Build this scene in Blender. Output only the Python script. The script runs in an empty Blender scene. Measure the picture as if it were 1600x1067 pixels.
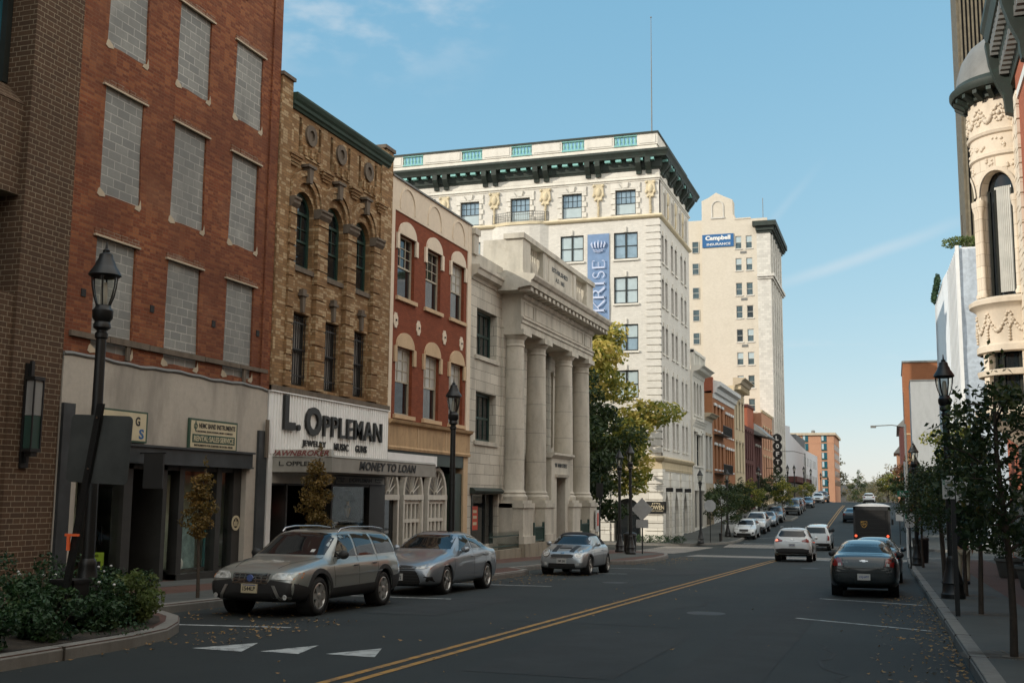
import bpy, bmesh, math, random
from mathutils import Vector, Matrix, noise
from mathutils.geometry import tessellate_polygon, delaunay_2d_cdt
from mathutils.bvhtree import BVHTree
R = math.radians
SC = bpy.context.scene
COL = SC.collection
rnd = random.Random(7)

# ---------------------------------------------------------------- camera, sky, sun, exposure
def make_camera():
    yaw, pitch, roll = R(18.664), R(7.83), R(0.546)
    f = Vector((-math.sin(yaw)*math.cos(pitch), math.cos(yaw)*math.cos(pitch), math.sin(pitch)))
    r = Vector((math.cos(yaw), math.sin(yaw), 0)); u = r.cross(f)
    r2 = r*math.cos(roll)+u*math.sin(roll); u2 = -r*math.sin(roll)+u*math.cos(roll)
    cd = bpy.data.cameras.new('camera'); co = bpy.data.objects.new('camera', cd); COL.objects.link(co)
    m = Matrix((r2, u2, -f)).transposed().to_4x4(); m.translation = (0, 0, 1.65)
    co.matrix_world = m
    cd.sensor_width = 36; cd.lens = 36*1759.4/1600
    cd.clip_start = .1; cd.clip_end = 6000
    SC.camera = co
make_camera()
SUN_TO = Vector((-1.0, -.75, .56)).normalized()          # towards the sun: left and behind the camera
SUN_EL = math.asin(SUN_TO.z); SUN_AZ = math.atan2(SUN_TO.x, SUN_TO.y)
SUN_STRENGTH = 2.2; SKY_STRENGTH = .15; EXPOSURE = .9
def make_light():
    ld = bpy.data.lights.new('sun', 'SUN'); lo = bpy.data.objects.new('sun', ld); COL.objects.link(lo)
    ld.energy = SUN_STRENGTH; ld.angle = R(.5); ld.color = (1, .92, .79)
    lo.rotation_euler = SUN_TO.to_track_quat('Z', 'Y').to_euler(); lo.location = (-60, -40, 60)
    w = bpy.data.worlds.new('World'); SC.world = w; w.use_nodes = True
    n = w.node_tree.nodes; l = w.node_tree.links; n.clear()
    out = n.new('ShaderNodeOutputWorld'); bg = n.new('ShaderNodeBackground'); bg.inputs[1].default_value = SKY_STRENGTH
    sky = n.new('ShaderNodeTexSky'); sky.sky_type = 'NISHITA'; sky.sun_disc = False
    sky.sun_elevation = SUN_EL; sky.sun_rotation = SUN_AZ; sky.air_density = 1.0; sky.dust_density = .35; sky.ozone_density = 1.0; sky.altitude = 200
    sp = n.new('ShaderNodeSeparateColor'); l.new(sky.outputs[0], sp.inputs[0]); cb = n.new('ShaderNodeCombineColor')
    for i, (g_, k_) in enumerate(((.7, .755), (.42, .80), (.29, .845))):
        pw = n.new('ShaderNodeMath'); pw.operation = 'POWER'; l.new(sp.outputs[i], pw.inputs[0]); pw.inputs[1].default_value = g_
        ml = n.new('ShaderNodeMath'); ml.operation = 'MULTIPLY'; l.new(pw.outputs[0], ml.inputs[0]); ml.inputs[1].default_value = k_*.15**(g_-1)/2**EXPOSURE; l.new(ml.outputs[0], cb.inputs[i])
    hs = cb
    tc = n.new('ShaderNodeTexCoord')
    def math_(op, a, b=None, c=None, clamp=False):
        m = n.new('ShaderNodeMath'); m.operation = op; m.use_clamp = clamp
        for i, v in enumerate((a, b, c)):
            if v is None: continue
            if isinstance(v, (int, float)): m.inputs[i].default_value = v
            else: l.new(v, m.inputs[i])
        return m.outputs[0]
    def dot(v):
        m = n.new('ShaderNodeVectorMath'); m.operation = 'DOT_PRODUCT'; l.new(tc.outputs['Generated'], m.inputs[0]); m.inputs[1].default_value = v
        return m.outputs['Value']
    def nz(scale, det, sx=(1, 1, 1)):
        mp = n.new('ShaderNodeMapping'); l.new(tc.outputs['Generated'], mp.inputs[0]); mp.inputs['Scale'].default_value = sx
        t = n.new('ShaderNodeTexNoise'); l.new(mp.outputs[0], t.inputs['Vector']); t.inputs['Scale'].default_value = scale; t.inputs['Detail'].default_value = det
        return t.outputs[0]
    def smooth(x, a, b):
        m = n.new('ShaderNodeMapRange'); m.interpolation_type = 'SMOOTHSTEP'; l.new(x, m.inputs[0])
        m.inputs[1].default_value = a; m.inputs[2].default_value = b; return m.outputs[0]
    # a patch of thin mackerel cloud high on the left
    pd = Vector((-0.408, 0.799, 0.441)).normalized()
    near = smooth(dot(pd), .9885, .9995)
    puff = smooth(nz(26, 6, (1, 1, 2.2)), .38, .72); big = smooth(nz(5, 3), .35, .6)
    c1 = math_('MULTIPLY', math_('MULTIPLY', near, puff), math_('MULTIPLY', big, 1.1), clamp=True)
    # two contrails: thin bands along great circles
    def trail(a, b, wid, lo_, hi_):
        a = Vector(a).normalized(); b = Vector(b).normalized(); nn = a.cross(b).normalized(); t = (b-a).normalized()
        off = math_('ADD', dot(nn), math_('MULTIPLY', math_('SUBTRACT', nz(9, 4), .5), wid*1.2))
        band = smooth(math_('ABSOLUTE', off), wid, 0.0)
        al = dot(t); m0, m1 = a.dot(t), b.dot(t)
        seg = math_('MULTIPLY', smooth(al, m0-lo_, m0+lo_), smooth(al, m1+hi_, m1-hi_))
        return math_('MULTIPLY', math_('MULTIPLY', band, seg), math_('ADD', .35, nz(14, 5)))
    c2 = trail((-.092, .977, .180), (.048, .97, .222), .0085, .05, .05)
    c2b = trail((-.11, .97, .215), (-.06, .96, .27), .006, .03, .03)
    low = smooth(nz(9, 5, (1, 1, 5)), .55, .75)
    el = dot((0, 0, 1))
    c3 = math_('MULTIPLY', math_('MULTIPLY', low, smooth(el, .03, .07)), math_('MULTIPLY', smooth(el, .17, .1), .4))
    cl = math_('MAXIMUM', math_('MAXIMUM', math_('MULTIPLY', c1, .38), math_('MULTIPLY', c2, .3)), math_('MAXIMUM', c3, math_('MULTIPLY', c2b, .12)), clamp=True)
    mx = n.new('ShaderNodeMix'); mx.data_type = 'RGBA'; l.new(cl, mx.inputs[0]); l.new(hs.outputs[0], mx.inputs[6]); c_ = .82/.15/2**EXPOSURE; mx.inputs[7].default_value = (c_, c_*1.02, c_*1.04, 1)
    # broken sunlit cloud over the right-hand side of the street and overhead, out of the picture, added to fill the shaded fronts
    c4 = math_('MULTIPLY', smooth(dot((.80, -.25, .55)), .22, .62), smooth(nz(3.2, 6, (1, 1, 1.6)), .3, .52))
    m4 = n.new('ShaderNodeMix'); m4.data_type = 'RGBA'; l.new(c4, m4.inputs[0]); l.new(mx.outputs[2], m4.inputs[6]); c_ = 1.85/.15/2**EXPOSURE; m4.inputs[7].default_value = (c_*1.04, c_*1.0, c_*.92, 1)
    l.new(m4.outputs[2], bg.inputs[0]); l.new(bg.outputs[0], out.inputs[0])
make_light()
SC.view_settings.view_transform = 'Standard'; SC.view_settings.look = 'None'; SC.view_settings.gamma = 1
SC.view_settings.exposure = EXPOSURE
SC.render.engine = 'CYCLES'
SC.cycles.max_bounces = 6; SC.cycles.diffuse_bounces = 3; SC.cycles.glossy_bounces = 3; SC.cycles.transmission_bounces = 4; SC.cycles.transparent_max_bounces = 8
SC.cycles.use_denoising = True
SC.cycles.caustics_reflective = False; SC.cycles.caustics_refractive = False

# ---------------------------------------------------------------- materials
MATS = {}
class NT:
    def __init__(s, name):
        s.m = bpy.data.materials.new(name); s.m.use_nodes = True; s.n = s.m.node_tree.nodes; s.l = s.m.node_tree.links
        s.p = s.n['Principled BSDF']; s._pos = None
    def new(s, t, **k):
        o = s.n.new(t)
        for a, v in k.items(): setattr(o, a, v)
        return o
    def put(s, sock, v):
        if hasattr(v, 'is_output') or isinstance(v, bpy.types.NodeSocket): s.l.new(v, sock)
        else: sock.default_value = v
    def pos(s):
        if not s._pos: s._pos = s.new('ShaderNodeNewGeometry')
        return s._pos.outputs['Position']
    def math(s, op, a, b=0.0, clamp=False):
        o = s.new('ShaderNodeMath', operation=op, use_clamp=clamp); s.put(o.inputs[0], a); s.put(o.inputs[1], b); return o.outputs[0]
    def mix(s, f, a, b, mode='MIX'):
        o = s.new('ShaderNodeMix', data_type='RGBA', blend_type=mode); s.put(o.inputs[0], f)
        for i, v in ((6, a), (7, b)):
            s.put(o.inputs[i], (*v, 1) if isinstance(v, tuple) and len(v) == 3 else v)
        return o.outputs[2]
    def noise(s, scale, det=4, vec=None, stretch=None, rough=.55):
        v = vec or s.pos()
        if stretch:
            mp = s.new('ShaderNodeMapping'); s.l.new(v, mp.inputs[0]); mp.inputs['Scale'].default_value = stretch; v = mp.outputs[0]
        o = s.new('ShaderNodeTexNoise'); s.l.new(v, o.inputs['Vector']); o.inputs['Scale'].default_value = scale
        o.inputs['Detail'].default_value = det; o.inputs['Roughness'].default_value = rough; return o.outputs[0]
    def rng(s, x, a, b, c=0.0, d=1.0):
        o = s.new('ShaderNodeMapRange', interpolation_type='SMOOTHSTEP'); s.l.new(x, o.inputs[0])
        for i, v in zip((1, 2, 3, 4), (a, b, c, d)): o.inputs[i].default_value = v
        return o.outputs[0]
    def uvwall(s):
        # wall coordinates: runs along the wall, and up
        s.pos(); g = s._pos
        sp = s.new('ShaderNodeSeparateXYZ'); s.l.new(g.outputs['Position'], sp.inputs[0])
        sn = s.new('ShaderNodeSeparateXYZ'); s.l.new(g.outputs['Normal'], sn.inputs[0])
        isx = s.math('GREATER_THAN', s.math('ABSOLUTE', sn.outputs[0]), s.math('ABSOLUTE', sn.outputs[1]))
        mf = s.new('ShaderNodeMix', data_type='FLOAT'); s.l.new(isx, mf.inputs[0]); s.l.new(sp.outputs[0], mf.inputs[2]); s.l.new(sp.outputs[1], mf.inputs[3])
        c = s.new('ShaderNodeCombineXYZ'); s.l.new(mf.outputs[0], c.inputs[0]); s.l.new(sp.outputs[2], c.inputs[1]); return c.outputs[0]
    def bump(s, h, strength=.3, dist=.02):
        b = s.new('ShaderNodeBump'); b.inputs['Strength'].default_value = strength; b.inputs['Distance'].default_value = dist
        s.l.new(h, b.inputs['Height']); s.l.new(b.outputs[0], s.p.inputs['Normal'])
    def done(s, key, col=None, rough=.6, metal=0.0, spec=.5, coat=0):
        if col is not None: s.put(s.p.inputs['Base Color'], (*col, 1) if isinstance(col, tuple) and len(col) == 3 else col)
        s.put(s.p.inputs['Roughness'], rough); s.put(s.p.inputs['Metallic'], metal); s.p.inputs['Specular IOR Level'].default_value = spec
        if coat: s.p.inputs['Coat Weight'].default_value = coat; s.p.inputs['Coat Roughness'].default_value = .04
        MATS[key] = s.m; return s.m
def mul(c, k): return tuple(min(1, v*k) for v in c)
def plain(key, c, rough=.6, var=.12, scale=2.0, metal=0, spec=.5, bump=0, bscale=30, coat=0, streak=0):
    t = NT(key); n1 = t.rng(t.noise(scale, 6), .3, .7)
    col = t.mix(n1, mul(c, 1-var), mul(c, 1+var))
    if streak:
        s2 = t.rng(t.noise(1.0, 5, stretch=(2.2, 2.2, .25)), .45, .75)
        col = t.mix(t.math('MULTIPLY', s2, streak), col, mul(c, .45))
    if bump: t.bump(t.noise(bscale, 5), bump, .02)
    return t.done(key, col, rough, metal, spec, coat)
def brick(key, c1, c2, mortar, w=.215, h=.075, m=.012, rough=.9, bump=.5, dirt=.35, dcol=None, third=None, offset=.5, squash=1, sqf=2, fade=0, fcol=(.4, .3, .2)):
    t = NT(key); uv = t.uvwall()
    b = t.new('ShaderNodeTexBrick', offset=offset, squash=squash, squash_frequency=sqf); t.l.new(uv, b.inputs['Vector'])
    b.inputs['Scale'].default_value = 1; b.inputs['Brick Width'].default_value = w; b.inputs['Row Height'].default_value = h
    b.inputs['Mortar Size'].default_value = m/2; b.inputs['Mortar Smooth'].default_value = .2; b.inputs['Bias'].default_value = 0
    b.inputs['Color1'].default_value = (*c1, 1); b.inputs['Color2'].default_value = (*c2, 1); b.inputs['Mortar'].default_value = (*mortar, 1)
    col = b.outputs['Color']
    if third:
        w3 = t.new('ShaderNodeTexWhiteNoise', noise_dimensions='3D')
        mp = t.new('ShaderNodeMapping'); t.l.new(uv, mp.inputs[0]); mp.inputs['Scale'].default_value = (1/w, 1/h, 1)
        fl = t.new('ShaderNodeVectorMath', operation='FLOOR'); t.l.new(mp.outputs[0], fl.inputs[0]); t.l.new(fl.outputs[0], w3.inputs['Vector'])
        k = t.math('MULTIPLY', t.math('GREATER_THAN', w3.outputs[0], .66), t.math('SUBTRACT', 1.0, b.outputs['Fac']))
        col = t.mix(k, col, third)
    n1 = t.rng(t.noise(.55, 7), .35, .7); n2 = t.rng(t.noise(1.3, 5, stretch=(1.5, 1.5, .3)), .45, .8)
    col = t.mix(t.math('MULTIPLY', n1, dirt), col, dcol or mul(c1, .45))
    col = t.mix(t.math('MULTIPLY', n2, dirt*.7), col, mul(c1, .5))
    if fade:
        col = t.mix(t.math('MULTIPLY', t.rng(t.noise(.8, 8), .5, .78), fade), col, fcol)
    fine = t.rng(t.noise(18, 3), .3, .7); col = t.mix(t.math('MULTIPLY', fine, .25), col, mul(c1, .6))
    hgt = t.math('ADD', t.math('SUBTRACT', 1.0, b.outputs['Fac']), t.math('MULTIPLY', t.noise(40, 3), .35))
    t.bump(hgt, bump, .012)
    return t.done(key, col, rough, 0, .3)
def paint(key, c, metal=.6, rough=.32, flake=.1):
    t = NT(key); col = t.mix(t.noise(900, 1), mul(c, 1-flake), mul(c, 1+flake))
    dust = t.rng(t.noise(2.5, 5), .45, .8); col = t.mix(t.math('MULTIPLY', dust, .05), col, (.22, .2, .17))
    r = t.math('ADD', rough, t.math('MULTIPLY', t.noise(1.2, 2), .06))
    return t.done(key, col, r, metal, .5, 1)
def glass_dark(key, c=(.012, .015, .017), rough=.03, spec=.6, wob=.02):
    t = NT(key); t.bump(t.noise(1.6, 2), wob, .05); return t.done(key, c, rough, 0, spec)
def glass_clear(key, tint=(.75, .8, .78), refl=.5):
    t = NT(key); t.n.remove(t.p); out = [x for x in t.n if x.type == 'OUTPUT_MATERIAL'][0]
    tr = t.new('ShaderNodeBsdfTransparent'); tr.inputs[0].default_value = (*tint, 1); gl = t.new('ShaderNodeBsdfGlossy'); gl.inputs['Roughness'].default_value = .02
    lw = t.new('ShaderNodeLayerWeight')
    f = t.math('ADD', t.math('MULTIPLY', t.math('POWER', lw.outputs['Facing'], 4.0), refl*2), .012, True)
    mx = t.new('ShaderNodeMixShader'); t.l.new(f, mx.inputs[0]); t.l.new(tr.outputs[0], mx.inputs[1]); t.l.new(gl.outputs[0], mx.inputs[2]); t.l.new(mx.outputs[0], out.inputs[0])
    MATS[key] = t.m; return t.m
def leaf(key, cols, trans=.35):
    t = NT(key); at = t.new('ShaderNodeAttribute', attribute_name='leaf'); cr = t.new('ShaderNodeValToRGB'); t.l.new(at.outputs['Fac'], cr.inputs[0])
    e = cr.color_ramp.elements
    while len(e) < len(cols): e.new(.5)
    for i, c in enumerate(cols): e[i].position = i/(len(cols)-1); e[i].color = (*c, 1)
    t.put(t.p.inputs['Base Color'], cr.outputs[0]); t.p.inputs['Roughness'].default_value = .5; t.p.inputs['Specular IOR Level'].default_value = .35
    out = [x for x in t.n if x.type == 'OUTPUT_MATERIAL'][0]; tl = t.new('ShaderNodeBsdfTranslucent'); t.l.new(cr.outputs[0], tl.inputs[0])
    mx = t.new('ShaderNodeMixShader'); mx.inputs[0].default_value = trans; t.l.new(t.p.outputs[0], mx.inputs[1]); t.l.new(tl.outputs[0], mx.inputs[2]); t.l.new(mx.outputs[0], out.inputs[0])
    MATS[key] = t.m; return t.m
def emit(key, c, s):
    t = NT(key); t.p.inputs['Emission Color'].default_value = (*c, 1); t.p.inputs['Emission Strength'].default_value = s; return t.done(key, c, .3)

def ashlar(key, c, w=1.1, h=.42, joint=(.1, .095, .085), m=.016, dirt=.5, bump=.6):
    t = NT(key); uv = t.uvwall(); b = t.new('ShaderNodeTexBrick'); t.l.new(uv, b.inputs['Vector'])
    b.inputs['Scale'].default_value = 1; b.inputs['Brick Width'].default_value = w; b.inputs['Row Height'].default_value = h; b.inputs['Mortar Size'].default_value = m/2; b.inputs['Mortar Smooth'].default_value = .1
    b.inputs['Color1'].default_value = (*mul(c, .88), 1); b.inputs['Color2'].default_value = (*mul(c, 1.1), 1); b.inputs['Mortar'].default_value = (*joint, 1)
    col = b.outputs['Color']
    s1 = t.rng(t.noise(.9, 7, stretch=(1.6, 1.6, .35)), .42, .75); s2 = t.rng(t.noise(3.5, 6), .5, .8)
    col = t.mix(t.math('MULTIPLY', s1, dirt), col, mul(c, .42)); col = t.mix(t.math('MULTIPLY', s2, dirt*.6), col, mul((c[0], c[1]*.92, c[2]*.8), .6))
    t.bump(t.math('ADD', t.math('SUBTRACT', 1.0, b.outputs['Fac']), t.math('MULTIPLY', t.noise(25, 4), .25)), bump, .015)
    return t.done(key, col, .85, 0, .3)
def stain(key, c, dirt=.5, rough=.85, sc=.9, dark=.4, bump=.25, warm=None):
    t = NT(key); s1 = t.rng(t.noise(sc, 8, stretch=(1.8, 1.8, .5)), .4, .75); s2 = t.rng(t.noise(sc*4, 6), .5, .8); s3 = t.rng(t.noise(sc*14, 4), .3, .7)
    col = t.mix(t.math('MULTIPLY', s1, dirt), c, mul(c, dark)); col = t.mix(t.math('MULTIPLY', s2, dirt*.7), col, warm or mul((c[0], c[1]*.92, c[2]*.8), .62))
    col = t.mix(t.math('MULTIPLY', s3, .18), col, mul(c, .6)); t.bump(t.noise(28, 5), bump, .015); return t.done(key, col, rough, 0, .3)

brick('brown_brick', (.1, .058, .034), (.072, .044, .028), (.27, .22, .155), w=.36, h=.105, m=.016, dirt=.25, squash=.5, sqf=2)
brick('red_brick', (.25, .075, .032), (.15, .045, .022), (.24, .125, .075), m=.016, dirt=.6, dcol=(.11, .042, .026), third=(.32, .12, .05), fade=.45, fcol=(.3, .15, .085), bump=.8)
brick('rough_brick', (.24, .095, .05), (.15, .06, .035), (.3, .24, .18), m=.02, dirt=.5, bump=.9, fade=.45, fcol=(.42, .34, .26))
brick('tan_brick', (.36, .215, .1), (.22, .125, .06), (.14, .095, .055), w=.25, h=.085, m=.012, third=(.5, .37, .22), dirt=.55, dcol=(.13, .075, .035))
brick('block', (.31, .315, .295), (.22, .227, .22), (.52, .51, .47), w=.42, h=.2, m=.026, dirt=.55, dcol=(.17, .172, .165), bump=.7, fade=.55, fcol=(.5, .49, .45))
brick('painted_brick', (.27, .075, .034), (.2, .055, .026), (.15, .045, .028), m=.01, dirt=.3, bump=.5, dcol=(.2, .055, .028))
brick('cream_brick', (.72, .69, .63), (.62, .595, .54), (.52, .5, .45), w=.25, h=.09, m=.01, dirt=.14, dcol=(.4, .36, .3), bump=.3)
brick('tower_brick', (.68, .625, .53), (.62, .565, .475), (.52, .46, .37), w=.3, h=.11, m=.012, dirt=.12, dcol=(.42, .36, .27), bump=.25)
brick('orange_brick', (.34, .13, .055), (.28, .1, .045), (.3, .17, .1), dirt=.2)
brick('peach_brick', (.5, .26, .16), (.45, .23, .14), (.5, .33, .22), dirt=.12)
brick('maroon_brick', (.12, .045, .04), (.1, .04, .035), (.1, .05, .045), dirt=.2)
brick('sunny_brick', (.42, .17, .07), (.36, .14, .06), (.38, .24, .15), dirt=.15)
brick('facade_brick', (.4, .12, .065), (.34, .1, .055), (.3, .15, .1), dirt=.15)
brick('paver_red', (.12, .06, .045), (.09, .047, .037), (.07, .055, .045), w=.2, h=.1, m=.008, dirt=.3)
ashlar('bank_stone', (.55, .515, .44)); ashlar('krise_stone', (.7, .67, .6), 1.3, .5, (.3, .27, .22), dirt=.15, bump=.4); ashlar('tower_stone', (.6, .58, .53), .6, .35, (.42, .4, .36), dirt=.1, bump=.3)
ashlar('turret_stone', (.7, .6, .48), .8, .45, (.36, .28, .2), dirt=.15, bump=.4)
stain('bank_trim', (.55, .515, .44), .6); stain('stucco', (.47, .43, .37), 1.0, sc=.8, dark=.55, warm=(.36, .33, .29)); stain('cream_paint', (.76, .65, .51), .22, sc=.5, dark=.6)
stain('cream_trim', (.6, .44, .28), .3, dark=.55); stain('rusty_trim', (.54, .37, .21), .6, sc=1.4, dark=.45, warm=(.22, .1, .05)); stain('krise_trim', (.7, .67, .6), .25); stain('gold_trim', (.64, .55, .38), .3)
stain('turret_carve', (.7, .6, .48), .3, bump=.4, warm=(.42, .3, .19)); stain('sand', (.5, .42, .31), .4); stain('yellow_paint', (.58, .48, .32), .35); stain('old_white', (.55, .53, .48), .3); stain('grey_wall', (.4, .41, .41), .2); stain('white_wall', (.62, .64, .66), .15)
stain('concrete', (.2, .195, .18), .4, sc=.7, dark=.55); stain('kerb', (.22, .21, .19), .45, sc=2, dark=.5)
stain('copper_dark', (.035, .045, .038), .5, rough=.6, warm=(.05, .12, .095)); stain('copper_green', (.24, .5, .47), .3, rough=.6, warm=(.1, .27, .24)); stain('tan_green', (.03, .06, .042), .5, rough=.6, warm=(.07, .05, .03))
stain('wood_grey', (.16, .13, .1), .6, sc=3, dark=.4); stain('lead', (.19, .19, .18), .4, rough=.5); stain('bark', (.075, .058, .045), .5, sc=6, bump=.8)
stain('old_glass', (.25, .25, .24), .6)
stain('moss_stone', (.3, .27, .21), .75, sc=1.5, dark=.3, warm=(.28, .22, .13))
plain('dark_metal', (.008, .0085, .0085), .45, .2, spec=.5); plain('iron_green', (.02, .05, .04), .5, .2); plain('storefront_dark', (.03, .03, .028), .5, .2); plain('slate_trim', (.035, .04, .043), .5, .3, streak=.4); plain('store_green', (.016, .032, .022), .45, .25); plain('window_green', (.015, .045, .035), .45, .2)
plain('white_paint', (.72, .72, .7), .5, .05, streak=.2); plain('off_white', (.6, .57, .5), .6, .08); plain('marquee', (.3, .285, .25), .55, .1, streak=.3); plain('white_metal', (.86, .86, .84), .45, .04, streak=.12)
plain('black_letter', (.012, .012, .011), .5, .1); plain('red_letter', (.13, .022, .02), .5, .1); plain('sign_cream', (.55, .48, .32), .5, .08); plain('sign_green', (.03, .07, .045), .5, .1)
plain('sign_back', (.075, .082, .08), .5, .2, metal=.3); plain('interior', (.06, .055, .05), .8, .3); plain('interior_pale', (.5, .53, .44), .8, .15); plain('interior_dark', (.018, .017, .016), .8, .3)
plain('frame_dark', (.018, .022, .02), .4, .2); plain('frame_cream', (.42, .37, .28), .5, .1); plain('blind', (.42, .5, .52), .25, .05, spec=.6); plain('curtain', (.45, .44, .4), .35, .1, spec=.5); plain('window_dark', (.025, .03, .032), .15, .3, spec=.6)
plain('blue_banner', (.15, .24, .4), .5, .08); plain('banner_white', (.5, .56, .72), .5, .05); plain('sign_blue', (.02, .11, .28), .4, .05); plain('panel_white', (.74, .76, .78), .45, .04); plain('tower_dark', (.13, .105, .065), .5, .2)
plain('rubber', (.014, .014, .014), .75, .2); plain('trim_black', (.022, .022, .022), .6, .15); plain('chrome', (.5, .5, .5), .2, .1, metal=1); plain('alloy', (.5, .49, .46), .38, .1, metal=.8); plain('tail_red', (.22, .012, .01), .15, .1, coat=1); plain('amber', (.6, .2, .03), .15, .1, coat=1); plain('lamp_glass', (.5, .51, .49), .2, .3, 14, metal=.1, coat=1); plain('plate', (.5, .5, .48), .4, .05); plain('plate_blue', (.08, .12, .3), .4)
plain('soil', (.035, .028, .02), .95, .4, bump=.8); plain('ground', (.12, .115, .1), .95, .2); plain('ripple_grey', (.4, .45, .5), .5, .15, 3); plain('tower_pane', (.07, .1, .11), .1, .3, spec=.7); plain('sky_pane', (.24, .33, .4), .1, .15, spec=.7); plain('lime', (.35, .5, .05), .5, .1); plain('poster', (.3, .42, .43), .5, .3, 6); plain('aqua', (.08, .28, .3), .4, .3, 4); plain('orange', (.6, .2, .03), .5); plain('tape_orange', (.9, .16, .05), .5); plain('red_sign', (.5, .06, .03), .5, .1); plain('street_green', (.02, .16, .09), .4, .05); plain('sign_teal', (.3, .5, .47), .4, .05)  # sky_pane carries the reflected sky in its base colour
plain('truck_brown', (.007, .006, .005), .5, .1); plain('truck_roof', (.55, .56, .57), .4, .08); plain('ups_gold', (.4, .22, .04), .5); plain('planter_pot', (.12, .115, .1), .8, .2); plain('skin', (.35, .2, .13), .6, .05); plain('khaki', (.33, .28, .2), .9, .1); plain('jacket', (.014, .014, .016), .9, .1); plain('hair', (.03, .02, .012), .7, .2); plain('gold', (.45, .28, .06), .35, .1, metal=.4); plain('flower', (.7, .7, .68), .6, .1); plain('roof', (.1, .1, .1), .9, .2); plain('teal_glass', (.015, .09, .12), .1, .15, spec=.7)
glass_dark('glass'); glass_dark('car_glass', (.01, .012, .014), .02, .55, 0); glass_clear('store_glass', (.95, .97, .95), .3); glass_clear('lantern_glass', (.85, .86, .84), .45); emit('red_lamp', (1, .12, .05), .7); emit('neon', (1, .62, .1), 1.6); emit('brake', (1, .25, .15), 1.0); emit('lantern_lit', (1, .85, .55), 1.2)
paint('champagne', (.27, .285, .265), .45, .3); paint('silver', (.235, .262, .29), .5, .28); paint('mini_silver', (.34, .365, .38), .5, .3); paint('dark_teal', (.006, .011, .013), .2, .25); paint('blue_teal', (.02, .05, .07), .5); paint('white_car', (.66, .68, .68), 0, .35, .02); paint('black_car', (.014, .016, .018), .3); paint('maroon_car', (.06, .02, .018), .4); paint('navy_car', (.02, .035, .05), .4)
leaf('leaf_dark', [(.018, .035, .015), (.035, .06, .02), (.06, .085, .025), (.15, .12, .03)]); leaf('leaf_turning', [(.04, .075, .02), (.1, .14, .028), (.28, .28, .055), (.52, .44, .1), (.62, .48, .15)], .45); leaf('leaf_gold', [(.12, .09, .025), (.2, .13, .035), (.28, .17, .05)]); leaf('leaf_shrub', [(.014, .04, .016), (.025, .06, .022), (.04, .085, .03), (.07, .1, .03)], .2); leaf('leaf_far', [(.1, .1, .05), (.14, .14, .07), (.2, .17, .09), (.25, .17, .08)]); leaf('leaf_litter', [(.22, .12, .04), (.3, .19, .07), (.14, .08, .03)], .1); leaf('leaf_grass', [(.1, .14, .04), (.16, .2, .06)]); leaf('leaf_red', [(.12, .05, .03), (.2, .08, .03), (.09, .07, .03)])
def asphalt():
    t = NT('asphalt'); n1 = t.rng(t.noise(.35, 6), .35, .7); n2 = t.rng(t.noise(1.1, 5, stretch=(1.6, .12, 1)), .4, .75); sp = t.rng(t.noise(160, 2), .55, .75)
    col = t.mix(n1, (.0145, .0185, .018), (.024, .029, .028)); col = t.mix(t.math('MULTIPLY', n2, .45), col, (.014, .018, .018)); col = t.mix(t.math('MULTIPLY', sp, .35), col, (.09, .092, .09))
    cr = t.new('ShaderNodeTexVoronoi', feature='DISTANCE_TO_EDGE'); cr.inputs['Scale'].default_value = .22
    wv = t.new('ShaderNodeVectorMath', operation='ADD'); t.l.new(t.pos(), wv.inputs[0])
    nn = t.new('ShaderNodeTexNoise'); t.l.new(t.pos(), nn.inputs['Vector']); nn.inputs['Scale'].default_value = 1.2; nn.inputs['Detail'].default_value = 5
    sc = t.new('ShaderNodeVectorMath', operation='SCALE'); t.l.new(nn.outputs['Color'], sc.inputs[0]); sc.inputs['Scale'].default_value = 1.6; t.l.new(sc.outputs[0], wv.inputs[1]); t.l.new(wv.outputs[0], cr.inputs['Vector'])
    ck = t.rng(cr.outputs['Distance'], .012, .002); ck = t.math('MULTIPLY', ck, t.rng(t.noise(.15, 2), .45, .6))
    col = t.mix(t.math('MULTIPLY', ck, .7), col, (.018, .019, .02))
    t.bump(t.noise(120, 3), .35, .01); t.done('asphalt', col, .75, 0, .35)
asphalt()
plain('cover_iron', (.03, .03, .03), .6, .3); plain('patch', (.016, .019, .019), .8, .25, 1.5, bump=.3, bscale=90)
def worn(key, c):
    t = NT(key); w = t.rng(t.noise(6, 8), .42, .62); w2 = t.rng(t.noise(60, 3), .35, .55)
    t.done(key, t.mix(t.math('MULTIPLY', t.math('MULTIPLY', w, w2), .75), c, (.055, .058, .06)), .7)
worn('line_yellow', (.38, .2, .035)); worn('line_white', (.42, .44, .43))
def floor_paver(key, c1, c2, mo, w, h, m):
    t = NT(key); b = t.new('ShaderNodeTexBrick'); mp = t.new('ShaderNodeMapping'); t.l.new(t.pos(), mp.inputs[0]); t.l.new(mp.outputs[0], b.inputs['Vector'])
    b.inputs['Scale'].default_value = 1; b.inputs['Brick Width'].default_value = w; b.inputs['Row Height'].default_value = h; b.inputs['Mortar Size'].default_value = m/2
    b.inputs['Color1'].default_value = (*c1, 1); b.inputs['Color2'].default_value = (*c2, 1); b.inputs['Mortar'].default_value = (*mo, 1)
    s = t.rng(t.noise(.8, 7), .4, .75); col = t.mix(t.math('MULTIPLY', s, .4), b.outputs['Color'], mul(c1, .5)); g = t.rng(t.noise(60, 3), .4, .7); col = t.mix(t.math('MULTIPLY', g, .2), col, mul(c1, .5))
    t.bump(t.math('SUBTRACT', 1.0, b.outputs['Fac']), .4, .008); t.done(key, col, .85, 0, .3)
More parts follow.
